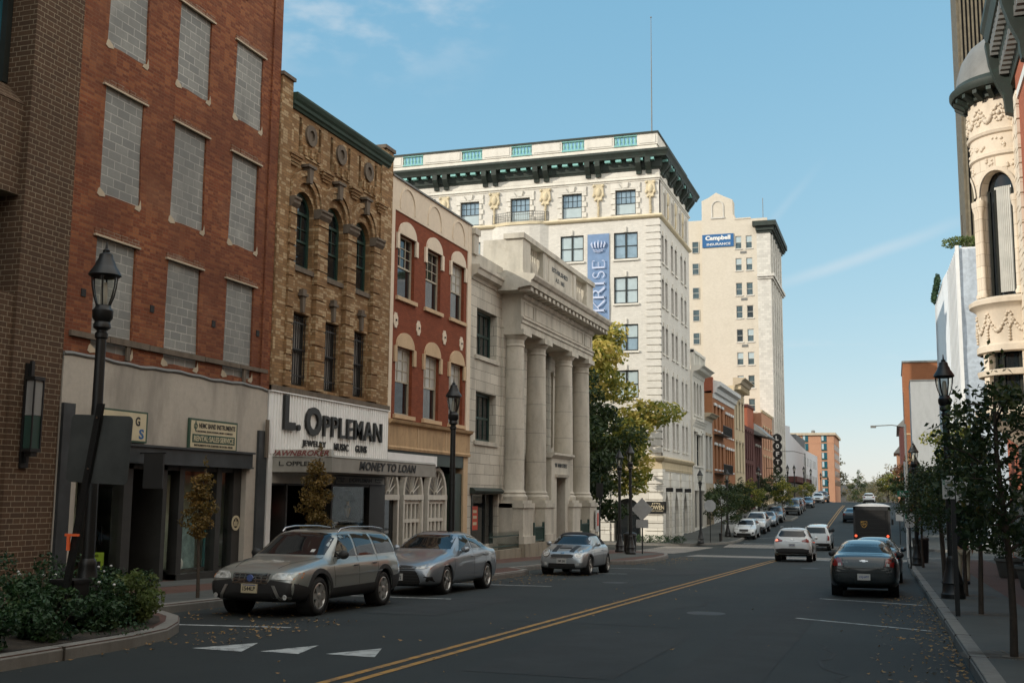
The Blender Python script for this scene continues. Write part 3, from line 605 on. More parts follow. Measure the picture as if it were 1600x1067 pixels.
def block_building():
    r = thing('brick_building', 'red brick building with its windows filled by grey concrete blocks above a stucco shopfront', 'building', (FX, 22.4, -.5))
    cols = [(19.28, 20.58), (21.77, 23.06), (24.22, 25.50)]; rows = [(4.62, 7.05), (7.98, 10.36), (11.28, 13.35)]; rg = random.Random(3)
    holes = []
    for s0, s1 in cols:
        for z0, z1 in rows: holes.append([(s0-rg.uniform(0, .05), z0-.03), (s0+.4, z0), (s1-.3, z0-rg.uniform(0, .03)), (s1+rg.uniform(0, .06), z0), (s1+rg.uniform(-.02, .02), (z0+z1)/2), (s1, z1), (s0, z1), (s0-rg.uniform(0, .03), (z0+z1)/2)])
    part('wall', wall_mb(L, rect_pts(18.43, 26.36, 4.4, 16.4), holes, .16, .5), 'red_brick', r)
    bx('wall', 'red_brick', r, [(18.43, 26.36, -13, -.5, 2.7, 16.3), (18.43, 26.36, -13, -4.7, -1, 2.69)])
    bx('pier', 'red_brick', r, [(25.93, 26.36, 0, .05, 4.42, 16.5)])
    bx('cornice', 'rough_brick', r, [(18.5, 24.6, 0, .03, 14.6, 15.9)])
    for s0, s1 in cols:
        for z0, z1 in rows:
            b = bx('blocked_window', 'block', r, [(s0-.04, s1+.04, -.3, -.05+rg.uniform(-.015, .015), z0-.1, z1)])
            m = MB(); n = 7
            for k in range(n):
                a = s0-.1+(s1-s0+.2)*k/n; e = s0-.1+(s1-s0+.2)*(k+1)/n
                m.box(a, e, -.02, .01+rg.uniform(0, .025), z1+.0+rg.uniform(-.02, .02), z1+.13+rg.uniform(-.03, .05), f=L)
            part('lintel', m, 'rough_brick', b)
            bx('ledge', 'sand', b, [(s0-.12, s1+.1, .0, .06, z1-.03, z1+.012)])
            part('sill', MB().prism([(s0-.1, z0-.05), (s0-.02, z0-.09), (s0+.16, z0-.06), (s0+.13, z0+.01), (s0-.03, z0+.1), (s0-.07, z0+.06)], .001, .012, L), 'sand', b); part('sill', MB().prism([(s1-.14, z0-.08), (s1+.02, z0-.11), (s1+.08, z0-.03), (s1+.05, z0+.16), (s1+.01, z0+.03), (s1-.1, z0+.0)], .001, .014, L), 'sand', b)
    for s, z in ((18.95, 5.75), (21.25, 5.78), (23.7, 5.8), (25.75, 5.85)): bx('anchor_plate', 'rubber', r, [(s-.07, s+.07, 0, .02, z-.08, z+.08)])
    m = MB(); y = 18.6
    while y < 26.2: l = rg.uniform(1.2, 2.3); m.box(y, min(y+l, 26.25), .0, .07, 4.83+rg.uniform(-.02, .02), 4.93+rg.uniform(-.01, .02), f=L); y += l+.02
    for s, z in ((20.4, 4.5), (25.1, 4.5)): m.box(s, s+.12, 0, .05, z, z+.36, f=L)
    part('timber_strip', m, 'wood_grey', r)
    m = MB(); P = []
    for i in range(33):
        y = 18.43+i*.2446; z = 4.43+.02*math.sin(i*.5)+.012*math.sin(i*1.7)-(.04 if i > 26 else 0)*(i-26)/6; P.append((y, z))
    m.tube([L(y, .05, z) for y, z in P], .05, 6); m.tube([L(y, .02, z-.09) for y, z in P], .04, 6); part('flashing', m, 'lead', r)
    # stucco front
    part('shopfront_wall', wall_mb(lambda s, d, z: L(s, d+.06, z), [(18.45, -.9), (19.0, -.9), (19.02, 2.3), (25.40, 2.3), (25.42, -.9), (26.3, -.9), (26.3, 4.4), (18.45, 4.4)], [], .3, .3), 'stucco', r)
    bx('pilaster', 'slate_trim', r, [(18.45, 18.79, .06, .13, -.7, 3.43)]); bx('pilaster', 'slate_trim', r, [(25.84, 26.25, .06, .13, -.8, 3.3)])
    bx('fascia', 'slate_trim', r, [(19.3, 25.55, .06, .14, 2.32, 2.68), (19.25, 25.6, .06, .19, 2.66, 2.71), (19.3, 25.56, .06, .17, 2.29, 2.33)])
    bx('timber_board', 'wood_grey', r, [(26.12, 26.24, .13, .18, 2.6, 3.6)])
    sw = bx('shop_window', 'storefront_dark', r, [(19.02, 19.08, -.3, -.15, -.5, 2.3), (19.55, 19.75, -.34, -.1, -.5, 2.3), (20.75, 21.05, -.4, -.1, -.5, 2.3), (19.02, 21.0, -.34, -.08, -.5, -.18), (19.02, 25.4, -.3, -.1, 2.18, 2.3),
        (22.75, 22.95, -.34, -.08, -.6, 2.3), (24.3, 24.52, -.34, -.08, -.6, 2.3), (25.05, 25.4, -.34, -.08, -.6, 2.3), (22.75, 25.4, -.34, -.04, -.75, -.22), (22.15, 22.3, -1.4, -.1, -.6, 2.3)])
    m = MB()
    for a, b in ((19.08, 19.55), (19.75, 20.75), (22.95, 24.3), (24.52, 25.05)): m.box(a, b, -.22, -.2, -.22, 2.2, f=L)
    m.hexa([L(22.3, -1.3, -.3), L(22.75, -.25, -.3), L(22.76, -.27, -.3), L(22.32, -1.32, -.3)], [L(22.3, -1.3, 2.2), L(22.75, -.25, 2.2), L(22.76, -.27, 2.2), L(22.32, -1.32, 2.2)]); part('pane', m, 'store_glass', sw)
    d = bx('door', 'storefront_dark', r, [(21.2, 21.32, -1.3, -1.2, -.5, 1.9), (21.98, 22.1, -1.3, -1.2, -.5, 1.9), (21.32, 21.98, -1.3, -1.2, 1.78, 1.9), (21.32, 21.98, -1.3, -1.2, -.5, -.3), (21.05, 22.15, -1.32, -1.2, 1.9, 2.3)])
    bx('pane', 'store_glass', d, [(21.32, 21.98, -1.26, -1.24, -.3, 1.78)]); bx('handle', 'chrome', d, [(21.4, 21.44, -1.2, -1.14, .5, .9)])
    bx('shop_interior', 'interior_pale', r, [(18.9, 25.6, -4.6, -4.5, -.6, 2.6), (18.85, 18.95, -4.5, -.4, -.6, 2.6), (25.5, 25.6, -4.5, -.4, -.6, 2.6), (18.9, 25.6, -4.5, -.4, 2.4, 2.5), (19.0, 20.75, -.95, -.9, -.4, 2.1), (22.85, 23.75, -.95, -.9, -.4, 2.1), (24.1, 25.45, -.95, -.9, -.4, 2.1)])
    bx('shop_interior', 'interior', r, [(18.9, 25.6, -4.5, -.4, -.6, -.42), (22.95, 25.3, -.89, -.36, -.42, -.16), (19.1, 20.7, -.89, -.36, -.42, -.16)])
    bx('shop_interior', 'interior_dark', r, [(20.9, 22.1, -4.4, -2.2, -.4, 2.4), (19.2, 19.6, -2.4, -1.2, -.4, 1.4)])
    # goods in the windows, each a thing
    def board(y, w, z1, label, mat):
        m = MB(); pts = [(y-w/2, -.15), (y+w/2, -.15), (y+w/2, z1*.6), (y+w*.3, z1*.93), (y, z1), (y-w*.3, z1*.93), (y-w/2, z1*.6)]
        solo('display_board', m.prism(pts, -.62, -.58, L), mat, label, 'display board', base=(FX-.6, y, -.15))
    board(23.85, .72, 1.15, 'pale blue and white printed board with a curved top in the shop window', 'poster'); board(24.8, .4, .95, 'narrow teal board leaning beside the right edge of the shop window', 'aqua')
    solo('snow_bush', MB().ball((FX-.45, 23.2, .02), (.1, .16, .2), 8, 5).ball((FX-.5, 23.45, -.02), (.1, .14, .16), 8, 5), 'flower', 'small white flocked plant at the foot of the printed board', 'plant', base=(FX-.45, 23.2, -.16))
    b = thing('boxed_tool', 'lime green printed carton standing in the left shop window', 'box', (FX-.4, 20.3, -.16)); bx('carton', 'lime', b, [(20.1, 20.52, -.5, -.34, -.16, .38)]); part('picture', MB().box(20.2, 20.42, -.34, -.336, -.02, .2, f=L), 'trim_black', b); part('lettering', text_mb('RYOBI'[:0] or 'POWER', .2, .06, lambda s, d, z: L(20.14+s, -.34+d, .29+z), .004), 'black_letter', b)
    b = thing('boxed_tool', 'black and white printed carton beside the lime green carton', 'box', (FX-.4, 19.95, -.16)); bx('carton', 'trim_black', b, [(19.76, 20.04, -.5, -.36, -.16, .4)]); bx('picture', 'plate', b, [(19.8, 20.0, -.36, -.355, .02, .34)]); bx('stripe', 'red_sign', b, [(19.8, 20.0, -.36, -.355, -.1, -.02)])
    solo('pumpkin', MB().ball((FX-.4, 19.35, -.02), (.13, .13, .14), 10, 6), 'orange', 'orange pumpkin low in the corner of the left shop window', 'pumpkin', base=(FX-.4, 19.35, -.16), smooth=True)
    m = MB(); ring(m, L, 25.2, .92, .13, .19, -.075, -.06, n=18); ring(m, L, 25.2, .92, 0.0, .045, -.075, -.06, n=8)
    for k in (-.06, 0, .06): m.box(25.2+k-.014, 25.2+k+.014, -.075, -.06, .84, 1.02-abs(k), f=L)
    part('round_emblem', m, 'sign_cream', r)
    # signs on the stucco
    t = thing('wall_sign', 'cream band instruments sign with green lettering on the stucco wall', 'sign', (FX+.1, 23.75, 2.7))
    bx('board', 'sign_green', t, [(22.74, 24.8, .07, .12, 2.68, 3.42)]); bx('face', 'sign_cream', t, [(22.8, 24.74, .12, .128, 2.73, 3.37)])
    bx('band', 'sign_green', t, [(22.86, 24.68, .128, .132, 2.85, 3.05)])
    for tx, s0, w, z, h, mt, d0 in (('NEMC BAND INSTRUMENTS', 23.12, 1.56, 3.2, .12, 'black_letter', .128), ('A NATIONAL EDUCATIONAL MUSIC COMPANY', 22.98, 1.6, 3.1, .045, 'black_letter', .128), ('RENTAL·SALES·SERVICE', 22.92, 1.7, 2.885, .13, 'sign_cream', .132), ('INSTRUMENTS FOR STARTERS OR EXTRA WEAR', 22.95, 1.65, 2.765, .05, 'black_letter', .128)):
        part('lettering', text_mb(tx, w, h, lambda s, d, zz, a=s0, b=z, c=d0: L(a+s, c+d, b+zz), .006, bold=.018), mt, t)
    m = MB(); ring(m, L, 22.98, 3.24, .05, .075, .128, .134, n=14); m.box(22.96, 23.0, .128, .133, 3.12, 3.36, f=L); part('emblem', m, 'sign_green', t)
    t = thing('wall_sign', 'cream and blue sign half hidden behind the lamp post and traffic sign', 'sign', (FX+.1, 20.2, 2.75)); bx('board', 'sign_green', t, [(19.35, 21.16, .07, .12, 2.74, 3.42)]); bx('face', 'sign_cream', t, [(19.4, 21.1, .12, .128, 2.78, 3.38)])
    part('lettering', text_mb('G', .16, .2, lambda s, d, z: L(20.72+s, .128+d, 3.1+z), .006, bold=.03), 'black_letter', t); part('lettering', text_mb('S', .17, .22, lambda s, d, z: L(20.86+s, .128+d, 2.82+z), .006, bold=.03), 'sign_blue', t)
    t = thing('blade_sign', 'narrow dark blade sign hanging edge-on under the shop fascia', 'sign', (FX+.5, 20.95, 1.5)); bx('board', 'trim_black', t, [(20.92, 20.97, .25, .75, 1.75, 2.5)]); bx('arm', 'dark_metal', t, [(20.93, 20.96, .1, .8, 2.5, 2.53)])
block_building()

def tan_building():
    r = thing('brick_building', 'mottled tan brick building with three arched green windows and a green cornice', 'building', (FX, 30.1, -.7))
    C = [27.97, 29.84, 31.71]; up = [arch_pts(c-.6, c+.6, 8.02, 9.66, .6, 14) for c in C]; lo = [rect_pts(c-.52, c+.5, 4.68, 6.72) for c in C]
    slots = [rect_pts(s-.08, s+.08, 11.35, 12.38) for c in (28.2, 30.11, 32.03) for s in (c-.58, c+.58)]
    part('wall', wall_mb(L, rect_pts(26.38, 33.85, 4.4, 12.6), up+lo+slots, .24, .5), 'tan_brick', r)
    bx('wall', 'tan_brick', r, [(26.38, 33.85, -12, -.5, 2.7, 12.5), (26.38, 33.85, -12, -4.7, -1, 2.69)])
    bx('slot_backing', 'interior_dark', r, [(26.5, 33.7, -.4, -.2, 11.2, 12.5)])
    bx('pier', 'tan_brick', r, [(26.38, 26.97, 0, .1, 4.42, 13.2), (32.98, 33.84, 0, .06, 4.42, 13.1), (33.25, 33.84, -.5, .06, 13.1, 13.15)]); bx('pier_cap', 'wood_grey', r, [(26.33, 27.02, -.5, .16, 13.2, 13.3), (33.1, 33.9, -.5, .12, 13.15, 13.27)])
    m = MB()
    for a, b in ((26.98, 27.32), (28.6, 29.2), (30.47, 31.07), (32.34, 32.9)):
        z = 4.6
        while z < 9.6: m.box(a, b, 0, .16, z, min(z+.40, 9.62), f=L); m.box(a+.03, b-.03, 0, .12, min(z+.40, 9.62), min(z+.44, 9.62), f=L); z += .44
    part('pilaster', m, 'tan_brick', r)
    m = MB()
    for a, b in ((26.98, 27.36), (28.56, 29.24), (30.43, 31.11), (32.3, 32.94)): profile_run(m, L, a, b, [(0, 9.62), (.17, 9.62), (.24, 9.72), (.24, 9.8), (.28, 9.84), (.28, 9.9), (0, 9.9)])
    part('impost', m, 'wood_grey', r)
    for c in C:
        m = MB(); ring(m, L, c, 9.9, .62, .78, .0, .1, 0, 180); ring(m, L, c, 9.9, .80, .96, 0, .14, 0, 180); part('arch', m, 'tan_brick', r)
        m = MB(); m.prism([(c-.08, 10.5), (c+.08, 10.5), (c+.13, 10.95), (c-.13, 10.95)], 0, .22, L); m.box(c-.24, c+.24, 0, .26, 10.95, 11.03, f=L); part('keystone', m, 'sand' if 0 else 'wood_grey', r)
        window(r, L, 'L', c-.6, c+.6, 8.05, 10.26, 'arch', 'window_green', 'glass', -.15, 3, 2, sw=.1)
        bx('sill', 'wood_grey', r, [(c-.62, c+.62, -.3, .06, 7.9, 8.04)])
        w = window(r, L, 'L', c-.52, c+.5, 4.7, 6.7, 'sash', 'frame_dark', 'old_glass', -.18)
        m = MB()
        for k in range(8): s = c-.45+.9*k/7; m.tube([L(s, -.08, 4.75), L(s, -.08, 6.65)], .014, 5)
        for z in (4.95, 5.7, 6.45): m.box(c-.52, c+.5, -.1, -.07, z, z+.04, f=L)
        part('grille', m, 'dark_metal', r)
        m = MB(); m.prism([(c-.5, 6.74), (c+.5, 6.74), (c+.62, 7.12), (c-.62, 7.12)], 0, .03, L); part('lintel', m, 'tan_brick', r)
        m = MB(); m.prism([(c-.06, 6.76), (c+.06, 6.76), (c+.09, 7.22), (c-.09, 7.22)], .0, .12, L); m.box(c-.17, c+.17, 0, .16, 7.22, 7.3, f=L); m.box(c-.1, c+.1, 0, .13, 7.3, 7.42, f=L); part('keystone', m, 'wood_grey', r)
    for c in (28.2, 30.11, 32.03):
        m = MB(); ring(m, L, c, 12.0, .16, .31, 0, .07); ring(m, L, c, 12.0, .0, .16, 0, .012); part('roundel', m, 'wood_grey', r)
        m = MB()
        for k in range(3):
            s = c-.4+.4*k; m.box(s-.1, s+.1, 0, .05, 11.36, 11.62, f=L); m.box(s-.06, s+.06, .05, .1, 11.3, 11.6, f=L)
        m.box(c-.62, c+.62, 0, .05, 11.26, 11.33, f=L); part('dentils', m, 'tan_brick', r)
    m = MB()
    for c in (27.25, 29.15, 31.07, 32.97):
        for k in range(4): m.box(c-.36+.05*k, c+.36-.05*k, 0, .16-.035*k, 11.2-.085*(k+1), 11.2-.085*k-.01, f=L)
    part('corbels', m, 'tan_brick', r)
    m = MB(); profile_run(m, L, 26.97, 33.5, [(-.4, 12.5), (.05, 12.5), (.08, 12.56), (.13, 12.6), (.15, 12.68), (.2, 12.74), (.25, 12.84), (.25, 12.9), (-.4, 12.93)]); part('cornice', m, 'tan_green', r)
    bx('string_course', 'wood_grey', r, [(26.38, 33.85, 0, .14, 4.41, 4.56)])
    # corrugated sign wall
    m = MB(); y = 26.4
    while y < 33.82: m.hexa([L(y, .06, 2.72), L(y+.035, .12, 2.72), L(y+.1, .12, 2.72), L(y+.135, .06, 2.72)], [L(y, .06, 4.4), L(y+.035, .12, 4.4), L(y+.1, .12, 4.4), L(y+.135, .06, 4.4)]); y += .155
    m.box(26.38, 33.85, 0, .06, 2.7, 4.4, f=L); m.box(26.36, 33.88, 0, .16, 4.38, 4.41, f=L); m.box(26.38, 26.6, 0, .1, -.9, 2.72, f=L); part('sign_wall', m, 'white_metal', r)
    def tx(t, s0, w, z, h, b=.03, th=.1, mt='black_letter', d=.12, sp=1.0): part('lettering', text_mb(t, w, h, lambda s, dd, zz: L(s0+s, d+dd, z+zz), th, bold=b, space=sp), mt, r)
    tx('L', 27.0, .6, 3.4, .94, .04, .08); tx('.', 27.72, .17, 3.4, .17, .04, .08); tx('O', 28.2, .92, 3.3, .82, .04, .08); tx('PPLEMAN', 29.25, 3.95, 3.33, .6, .008, .08, sp=1.12)
    tx('JEWELRY', 28.1, 1.4, 2.95, .22, .02, .03, sp=1.15); tx('MUSIC', 30.0, .95, 2.95, .22, .02, .03, sp=1.15); tx('GUNS', 31.42, .78, 2.95, .22, .02, .03, sp=1.15)
    # marquee
    q = 1.87
    m = MB(); m.box(26.6, 33.7, 0, q, 2.24, 2.63, f=L); part('marquee', m, 'marquee', r)
    m = MB(); m.hexa([L(26.58, 0, 2.64), L(26.58, q, 2.64), L(26.75, q, 2.64), L(26.75, 0, 2.64)], [L(26.72, 0, 2.84), L(26.72, q-.1, 2.84), L(26.85, q-.1, 2.84), L(26.85, 0, 2.84)]); m.hexa([L(26.7, q-.25, 2.632), L(26.7, q+.02, 2.632), L(33.7, q+.02, 2.632), L(33.7, q-.25, 2.632)], [L(26.7, q-.3, 2.69), L(26.7, q-.05, 2.69), L(33.7, q-.05, 2.69), L(33.7, q-.3, 2.69)]); part('marquee_hood', m, 'marquee', r)
    Sf = lambda s, d, z: (FX+s, 26.6-d, z)
    part('lettering', text_mb('PAWNBROKER', 1.72, .15, lambda s, d, z: (FX+.06+s, 26.575-d+.14*(z/.2), 2.665+z), .006, bold=.015), 'red_letter', r); part('lettering', text_mb('L. OPPLEMAN', 1.35, .12, lambda s, d, z: Sf(.3+s, d, 2.4+z), .01, bold=.015), 'black_letter', r)
    part('lettering', text_mb('MONEY TO LOAN', 3.9, .24, lambda s, d, z: L(28.2+s, q+d, 2.33+z), .02, bold=.03, shear=.2, space=1.1), 'black_letter', r)
    h = bx('hanging_sign', 'marquee', r, [(30.2, 33.7, .02, .1, 1.98, 2.22)]); bx('frame', 'trim_black', h, [(30.2, 33.7, .1, .115, 1.96, 1.99), (30.2, 33.7, .1, .115, 2.205, 2.235), (30.2, 30.23, .1, .115, 1.99, 2.205), (33.67, 33.7, .1, .115, 1.99, 2.205)])
    part('lettering', text_mb('L·OPPLEMAN', 1.55, .12, lambda s, d, z: L(31.15+s, .1+d, 2.04+z), .01, bold=.03), 'black_letter', h)
    for a in (30.32, 32.95): part('lettering', text_mb('JEWELRY\nTOOLS', .55, .13, lambda s, d, z, a=a: L(a+s, .1+d, 2.03+z), .006, bold=.02), 'black_letter', h)
    bx('soffit', 'off_white', r, [(26.6, 30.2, .0, .06, 1.95, 2.24)])
    # shop under the marquee
    sw = bx('shop_window', 'storefront_dark', r, [(26.6, 26.75, -.3, .02, -.8, 1.95), (27.55, 27.63, -1.2, .0, -.8, 1.95), (30.15, 30.25, -.2, .02, -.8, 1.98), (32.7, 33.85, -.25, .04, -.9, 2.7), (30.2, 32.7, -.2, .03, -.8, -.25), (30.2, 32.75, -.15, .02, 1.9, 2.0), (26.6, 30.2, -1.5, -.02, 1.9, 2.0)])
    bx('mullion', 'chrome', sw, [(27.64, 27.68, -.2, -.16, -.7, 1.9)]); bx('pane', 'store_glass', sw, [(30.25, 32.7, -.08, -.06, -.25, 1.9), (26.75, 27.55, -.5, -.48, -.7, 1.9)])
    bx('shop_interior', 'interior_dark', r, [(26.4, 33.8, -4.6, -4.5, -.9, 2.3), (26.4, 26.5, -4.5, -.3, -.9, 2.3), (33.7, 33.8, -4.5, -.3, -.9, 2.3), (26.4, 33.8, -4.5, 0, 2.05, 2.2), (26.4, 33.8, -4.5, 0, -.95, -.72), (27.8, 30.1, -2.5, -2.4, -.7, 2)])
    m = MB()
    for z in (-.1, .12, .34, .56, .78): m.box(30.3, 31.7, -.9, -.5, z, z+.03, f=L)
    m.box(31.75, 32.65, -.7, -.3, .62, .72, f=L); part('shelf', m, 'off_white', r)
    m = MB(); k = random.Random(5)
    for z in (-.07, .15, .37, .59): 
        for i in range(9): m.box(30.36+i*.145, 30.46+i*.145, -.8, -.6, z, z+k.uniform(.1, .17), f=L)
    part('shelf_goods', m, 'lead', r)
    m = MB()
    for z in (.95, -.05): m.lathe([(.015, z), (.05, z+.02), (.1, z+.2), (.12, z+.3), (.05, z+.38), (.05, z+.5)], L(32.15, -.45, 0), 10)
    part('necklace_stand', m, 'gold', r); part('neon_tube', MB().box(27.8, 28.3, -.52, -.5, .42, .5, f=L), 'neon', r)
    part('lettering', text_mb('OPEN', .3, .1, lambda s, d, z: L(27.0+s, -.48+d, 1.2+z), .006, bold=.02), 'red_lamp', r); part('lettering', text_mb('801', .3, .22, lambda s, d, z: L(26.98+s, -.48+d, 1.42+z), .006, bold=.01), 'sign_back', r)
    solo('hanging_plant', MB().ball(L(32.3, -.6, 1.62), (.25, .3, .2), 9, 6), 'leaf_shrub', 'bushy potted plant on the shop shelf above the necklaces', 'plant', base=L(32.3, -.6, 1.42))
tan_building()

def red_building():
    r = thing('brick_building', 'narrow red painted brick building with cream parapet and cream window hoods', 'building', (FX, 37.7, -.9))
    U = [35.22, 37.66, 40.1]; H = [rect_pts(c-.72, c+.7, 8.38, 10.55) for c in U]+[rect_pts(c-.72, c+.7, 4.36, 6.66) for c in U]
    part('wall', wall_mb(L, rect_pts(34.12, 41.1, 4.1, 11.3), H, .2, .4), 'painted_brick', r); bx('wall', 'painted_brick', r, [(33.87, 41.48, -12, -.4, -1.2, 12.3)])
    bx('pilaster', 'cream_paint', r, [(33.87, 34.12, -.4, .05, 4.1, 12.4), (41.1, 41.48, -.4, .05, 3.2, 12.4)]); bx('parapet', 'cream_paint', r, [(34.12, 41.1, -.4, .04, 11.3, 12.4)]); bx('coping', 'lead', r, [(33.85, 41.5, -.45, .1, 12.4, 12.46)])
    for c in (35.15, 37.6, 40.05):
        m = MB(); ring(m, L, c, 11.62, .60, .66, .04, .075, 0, 180); m.box(c-.66, c-.6, .04, .075, 11.42, 11.62, f=L); m.box(c+.6, c+.66, .04, .075, 11.42, 11.62, f=L); part('blind_arch', m, 'cream_paint', r)
    for c in U:
        for zt, z0 in ((10.55, 8.38), (6.66, 4.36)):
            m = MB(); pts = [(c-.9, zt-.55), (c-.72, zt-.55), (c-.72, zt), (c+.7, zt), (c+.7, zt-.55), (c+.9, zt-.55), (c+.9, zt)]+[(c+.74*math.cos(a), zt+.02+.5*math.sin(a)) for a in [math.pi*i/12 for i in range(13)]]+[(c-.9, zt)]
            m.prism(pts, -.02, .07, L); part('window_hood', m, 'cream_trim' if zt < 8 else 'cream_paint', r)
            window(r, L, 'L', c-.72, c+.7, z0, zt, 'sash', 'frame_cream', ('glass', 'up', 'curtain') if (c+zt) % 3 > 1.4 else 'glass', -.12, 3, 3, sw=.06)
            bx('sill', 'cream_trim', r, [(c-.85, c+.85, -.12, .1, z0-.14, z0-.01)])
    for s in (34.4, 36.35, 38.8, 40.55):
        m = MB(); z = 7.52; m.prism([(s+.17*math.cos(a)*(1.15 if k % 2 else .95), z+.26*math.sin(a)*(1.1 if k % 2 else .95)) for k, a in enumerate([math.pi*2*i/16 for i in range(16)])], 0, .035, L); part('wall_plate', m, 'cream_paint', r); bx('bolt', 'rubber', r, [(s-.03, s+.03, .035, .07, z-.03, z+.03)])
    m = MB(); profile_run(m, L, 33.9, 41.5, [(-.2, 3.16), (.1, 3.16), (.12, 3.24), (.08, 3.3), (.08, 4.0), (.2, 4.06), (.24, 4.16), (-.2, 4.2)]); part('sign_band', m, 'rusty_trim', r)
    m = MB()
    for s in (36.3, 38.9): m.box(s, s+.06, .08, .1, 3.3, 4.0, f=L)
    part('band_joint', m, 'cream_trim', r)
    # shopfront of three arched doors
    bx('pale_panel', 'white_metal', r, [(33.95, 38.2, .0, .06, 2.7, 3.06)])  # pale panel above the arched doors
    bx('shopfront', 'store_green', r, [(33.9, 41.48, -.5, -.4, -1.2, 3.16), (40.05, 41.0, -.4, -.05, -1.1, 2.5), (33.9, 41.48, -.4, 0, 2.72, 3.16)]); bx('pier', 'cream_trim', r, [(41.0, 41.46, -.4, .02, -1.1, 3.16)])
    for s0, s1 in ((33.95, 35.5), (35.85, 37.6), (38.0, 39.85)):
        c = (s0+s1)/2; a = (s1-s0)/2; m = MB()
        arch = lambda k: [(c+(a-k)*math.cos(t), 1.68+(1.02-k)*math.sin(t)) for t in [math.pi*i/14 for i in range(15)]]
        o, i_ = arch(0), arch(.13); n = len(o); 
        m.add([L(p, -.2, z) for p, z in o]+[L(p, -.2, z) for p, z in i_]+[L(p, -.4, z) for p, z in o]+[L(p, -.4, z) for p, z in i_], [q for k in range(n-1) for q in ((k, k+1, n+k+1, n+k), (n+k, n+k+1, 3*n+k+1, 3*n+k), (k, k+1, 2*n+k+1, 2*n+k))])
        m.box(s0, s1, -.4, -.18, 1.5, 1.68, f=L); m.box(s0, s0+.13, -.4, -.19, -1, 1.5, f=L); m.box(s1-.13, s1, -.4, -.19, -1, 1.5, f=L)
        m.box(c-.06, c+.06, -.3, -.14, 2.66, 2.95, f=L)
        d = part('arched_frame', m, 'off_white', r)
        m = MB()
        for k in range(1, 8): t = math.pi*k/8; m.tube([L(c+.12*math.cos(t), -.28, 1.7+.12*math.sin(t)), L(c+(a-.12)*math.cos(t), -.28, 1.68+.9*math.sin(t))], .022, 4)
        ring(m, L, c, 1.7, .1, .14, -.3, -.26, 0, 180, 10); part('fanlight_bars', m, 'off_white', d)
        m = MB(); nx = 4
        if s0 > 34:
            m.box(s0+.13, s1-.13, -.33, -.27, -1, -.55, f=L)
            for k in range(nx+1): s = s0+.16+(s1-s0-.32)*k/nx; m.box(s-.05, s+.05, -.33, -.27, -.55, 1.5, f=L)
            for z in (-.55, .12, .78, 1.42): m.box(s0+.13, s1-.13, -.33, -.265, z-.06, z+.06, f=L)
            part('glazed_door', m, 'off_white', d)
        bx('pane', 'curtain' if s0 > 34 else 'glass', d, [(s0+.1, s1-.1, -.37, -.35, -.6, 1.5)]); m = MB(); m.prism([(p, z) for p, z in arch(.12)], -.37, -.35, L); part('pane', m, 'old_glass', d)
red_building()

